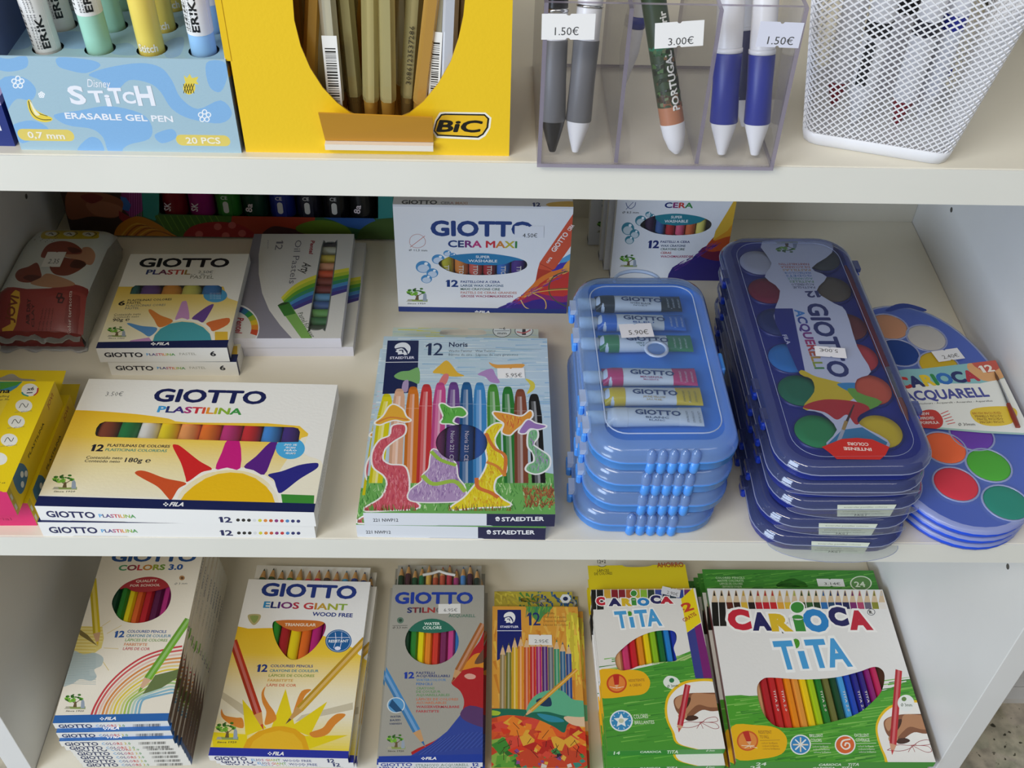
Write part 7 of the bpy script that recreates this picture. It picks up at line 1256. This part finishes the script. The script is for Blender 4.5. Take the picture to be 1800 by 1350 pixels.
slanted_pen('dark blue grip pen standing behind the blue pair', (1410, 800), 1415, 34, 58, (600, 185, 160), 6.2, (('tip_cone', wh, 'cone'), ('grip', plastic('#222a5c', .4), 'grip'), ('ring', wh, 'ring'), ('barrel', wh, 'tube')), 1.6)
slanted_pen('white pen with a blue band leaning behind the souvenir pen', (672, 520), 775, 68, 76, (310, 165, 90), 5.5, (('tip_cone', wh, 'cone'), ('barrel', wh, 'tube'), ('blue_band', nv, 'ring'), ('top', wh, 'tube')), 1.4)
# white wire mesh cup
K = CR['K4']; cup = tag(empty('mesh_pen_cup', (209*MM, 48*MM, ZA*MM), (0, 0, math.radians(-16.5))), 'square white metal mesh pen cup at the right of the top shelf', 'pen cup')
WM = plastic('#e9e9ec', .35, name='white_coated_metal'); HT = 104
def half(z): return 37+.14*z
def per(u, z):
    """point on the cup wall: u runs 0..4 round the four rounded sides"""
    h = half(z); r = 8.0; side = int(u) % 4; t = u-int(u); L0 = 2*(h-r); A0 = math.pi/2*r; tot = L0+A0; q = t*tot
    if q < L0: x, y = -h+r+q, -h
    else: a = (q-L0)/r; x, y = h-r+r*math.sin(a), -h+r-r*math.cos(a)
    c_, s__ = ((1, 0), (0, 1), (-1, 0), (0, -1))[side]; return (x*c_-y*s__, x*s__+y*c_, z)
NC, NR = 80, 26; z0 = 7.0; dz = (HT-z0)/NR
V = []; F = []; idx = {}
def vid(i, j):                               # lattice corner, half-step columns
    k = (i % (2*NC), j)
    if k not in idx: idx[k] = len(V); V.append(per((k[0]/(2*NC)*4) % 4, z0+j*dz/2))
    return idx[k]
for j in range(1, 2*NR):
    for i in range(2*NC):
        if (i+j) % 2: continue
        cor = [vid(i+1, j), vid(i, j+1), vid(i-1, j), vid(i, j-1)]
        inn = []
        for m_ in range(8):
            a = m_*math.pi/4; ru = .82 if m_ % 2 == 0 else .55
            uu = ((i+math.cos(a)*ru*(1 if m_ % 2 == 0 else 1))/(2*NC)*4) % 4; inn.append(len(V)); V.append(per(uu, z0+(j+math.sin(a)*ru)*dz/2))
        for m_ in range(4):
            a_, b_ = cor[m_], cor[(m_+1) % 4]; F.append((a_, b_, inn[(2*m_+2) % 8], inn[2*m_+1])); F.append((a_, inn[2*m_+1], inn[2*m_]))
b = MB(); b.add(V, F); mo = b.build('mesh_wall', WM, cup); sm_ = mo.modifiers.new('s', 'SOLIDIFY'); sm_.thickness = .0007; sm_.offset = 0; tag(mo, kind='stuff')
def ringp(z, g=0): return [tuple(Vector(per(u/16*1.0 if False else u*4/64 % 4, z))*1.0) for u in range(64)]
def off(rg, k): return [(x*k, y*k, z) for x, y, z in rg]
b = MB(); b.loft([off(ringp(0), .96), off(ringp(.6), 1.0), off(ringp(4), 1.012), off(ringp(7.5), 1.012), off(ringp(7.5), .975), off(ringp(1.5), .96)]); b.build('base_tray', WM, cup)
b = MB(); b.loft([off(ringp(HT-1), .985), off(ringp(HT-1), 1.02), off(ringp(HT+3), 1.02), off(ringp(HT+3), .985)], cap0=False, cap1=False); b.build('top_rim', WM, cup)
G18 = 'pens standing inside the mesh cup'
for lb, x, y, tx, ty, k1, k2, k3 in (('white pen with a black patterned grip in the mesh cup', -12, -12, -3, -9, '#e6e6ea', '#1c1c22', '#e6e6ea'), ('white pen with a dark clip in the middle of the mesh cup', 10, -6, 4, 4, '#e2e2e8', '#2a2a36', '#8a2030'), ('white pen with a blue ring in the mesh cup', 22, 6, 10, 3, '#dfe2ee', '#27309a', '#e2e2e8'), ('red tipped white pen at the left inside the mesh cup', -24, 4, -8, 2, '#e4e4e8', '#e4e4e8', '#9a2434'), ('white pen with a black clip at the back of the mesh cup', 2, 18, -4, 6, '#dcdce4', '#17171c', '#dcdce4')):
    p = tag(empty('ballpoint_pen', cup.matrix_world @ Vector((0, 0, 0))), lb, 'pen', G18); bpy.context.view_layer.update()
    p.location = cup.matrix_world @ Vector((x*MM, y*MM, 2.2*MM)); dd = cup.matrix_world.to_3x3() @ Vector((tx*.28, ty*.28, 100)).normalized(); p.rotation_euler = dd.to_track_quat('Z', 'Y').to_euler()
    b = MB(); b.lathe([(1, 0), (1.6, 1), (6, 16)], 16); b.build('tip_cone', plastic(k3, .35), p); b = MB(); b.lathe([(6, 16), (6.6, 18), (6.6, 52)], 16); b.build('grip', plastic('#e4e4e8' if k2 == k1 else k1, .35), p)
    b = MB(); b.lathe([(6.7, 52), (6.7, 60)], 16); b.build('ring', plastic(k2, .35), p); b = MB(); b.lathe([(6.3, 60), (6.3, 135), (3, 137)], 16); b.build('barrel', plastic(k1, .35), p)
    if k2 not in (k1,): b = MB(); b.box(-2.6, 2.6, -7.6, -6.3, 26, 50 if k2 != '#27309a' else 30); b.build('printed_mark', plastic(k2, .4), p)
# dark box further back at the right
db = tag(empty('black_box', (318*MM, 164*MM, ZA*MM)), 'black box at the back right of the top shelf, barely in view', 'box')
b = MB(); b.box(0, 90, 0, 60, 0, 70); b.build('carton', plastic('#1a1a18', .5), db); b = MB(); b.box(-.4, 90.4, -.4, 60.4, 70, 82); b.build('box_lid', plastic('#242320', .5), db)
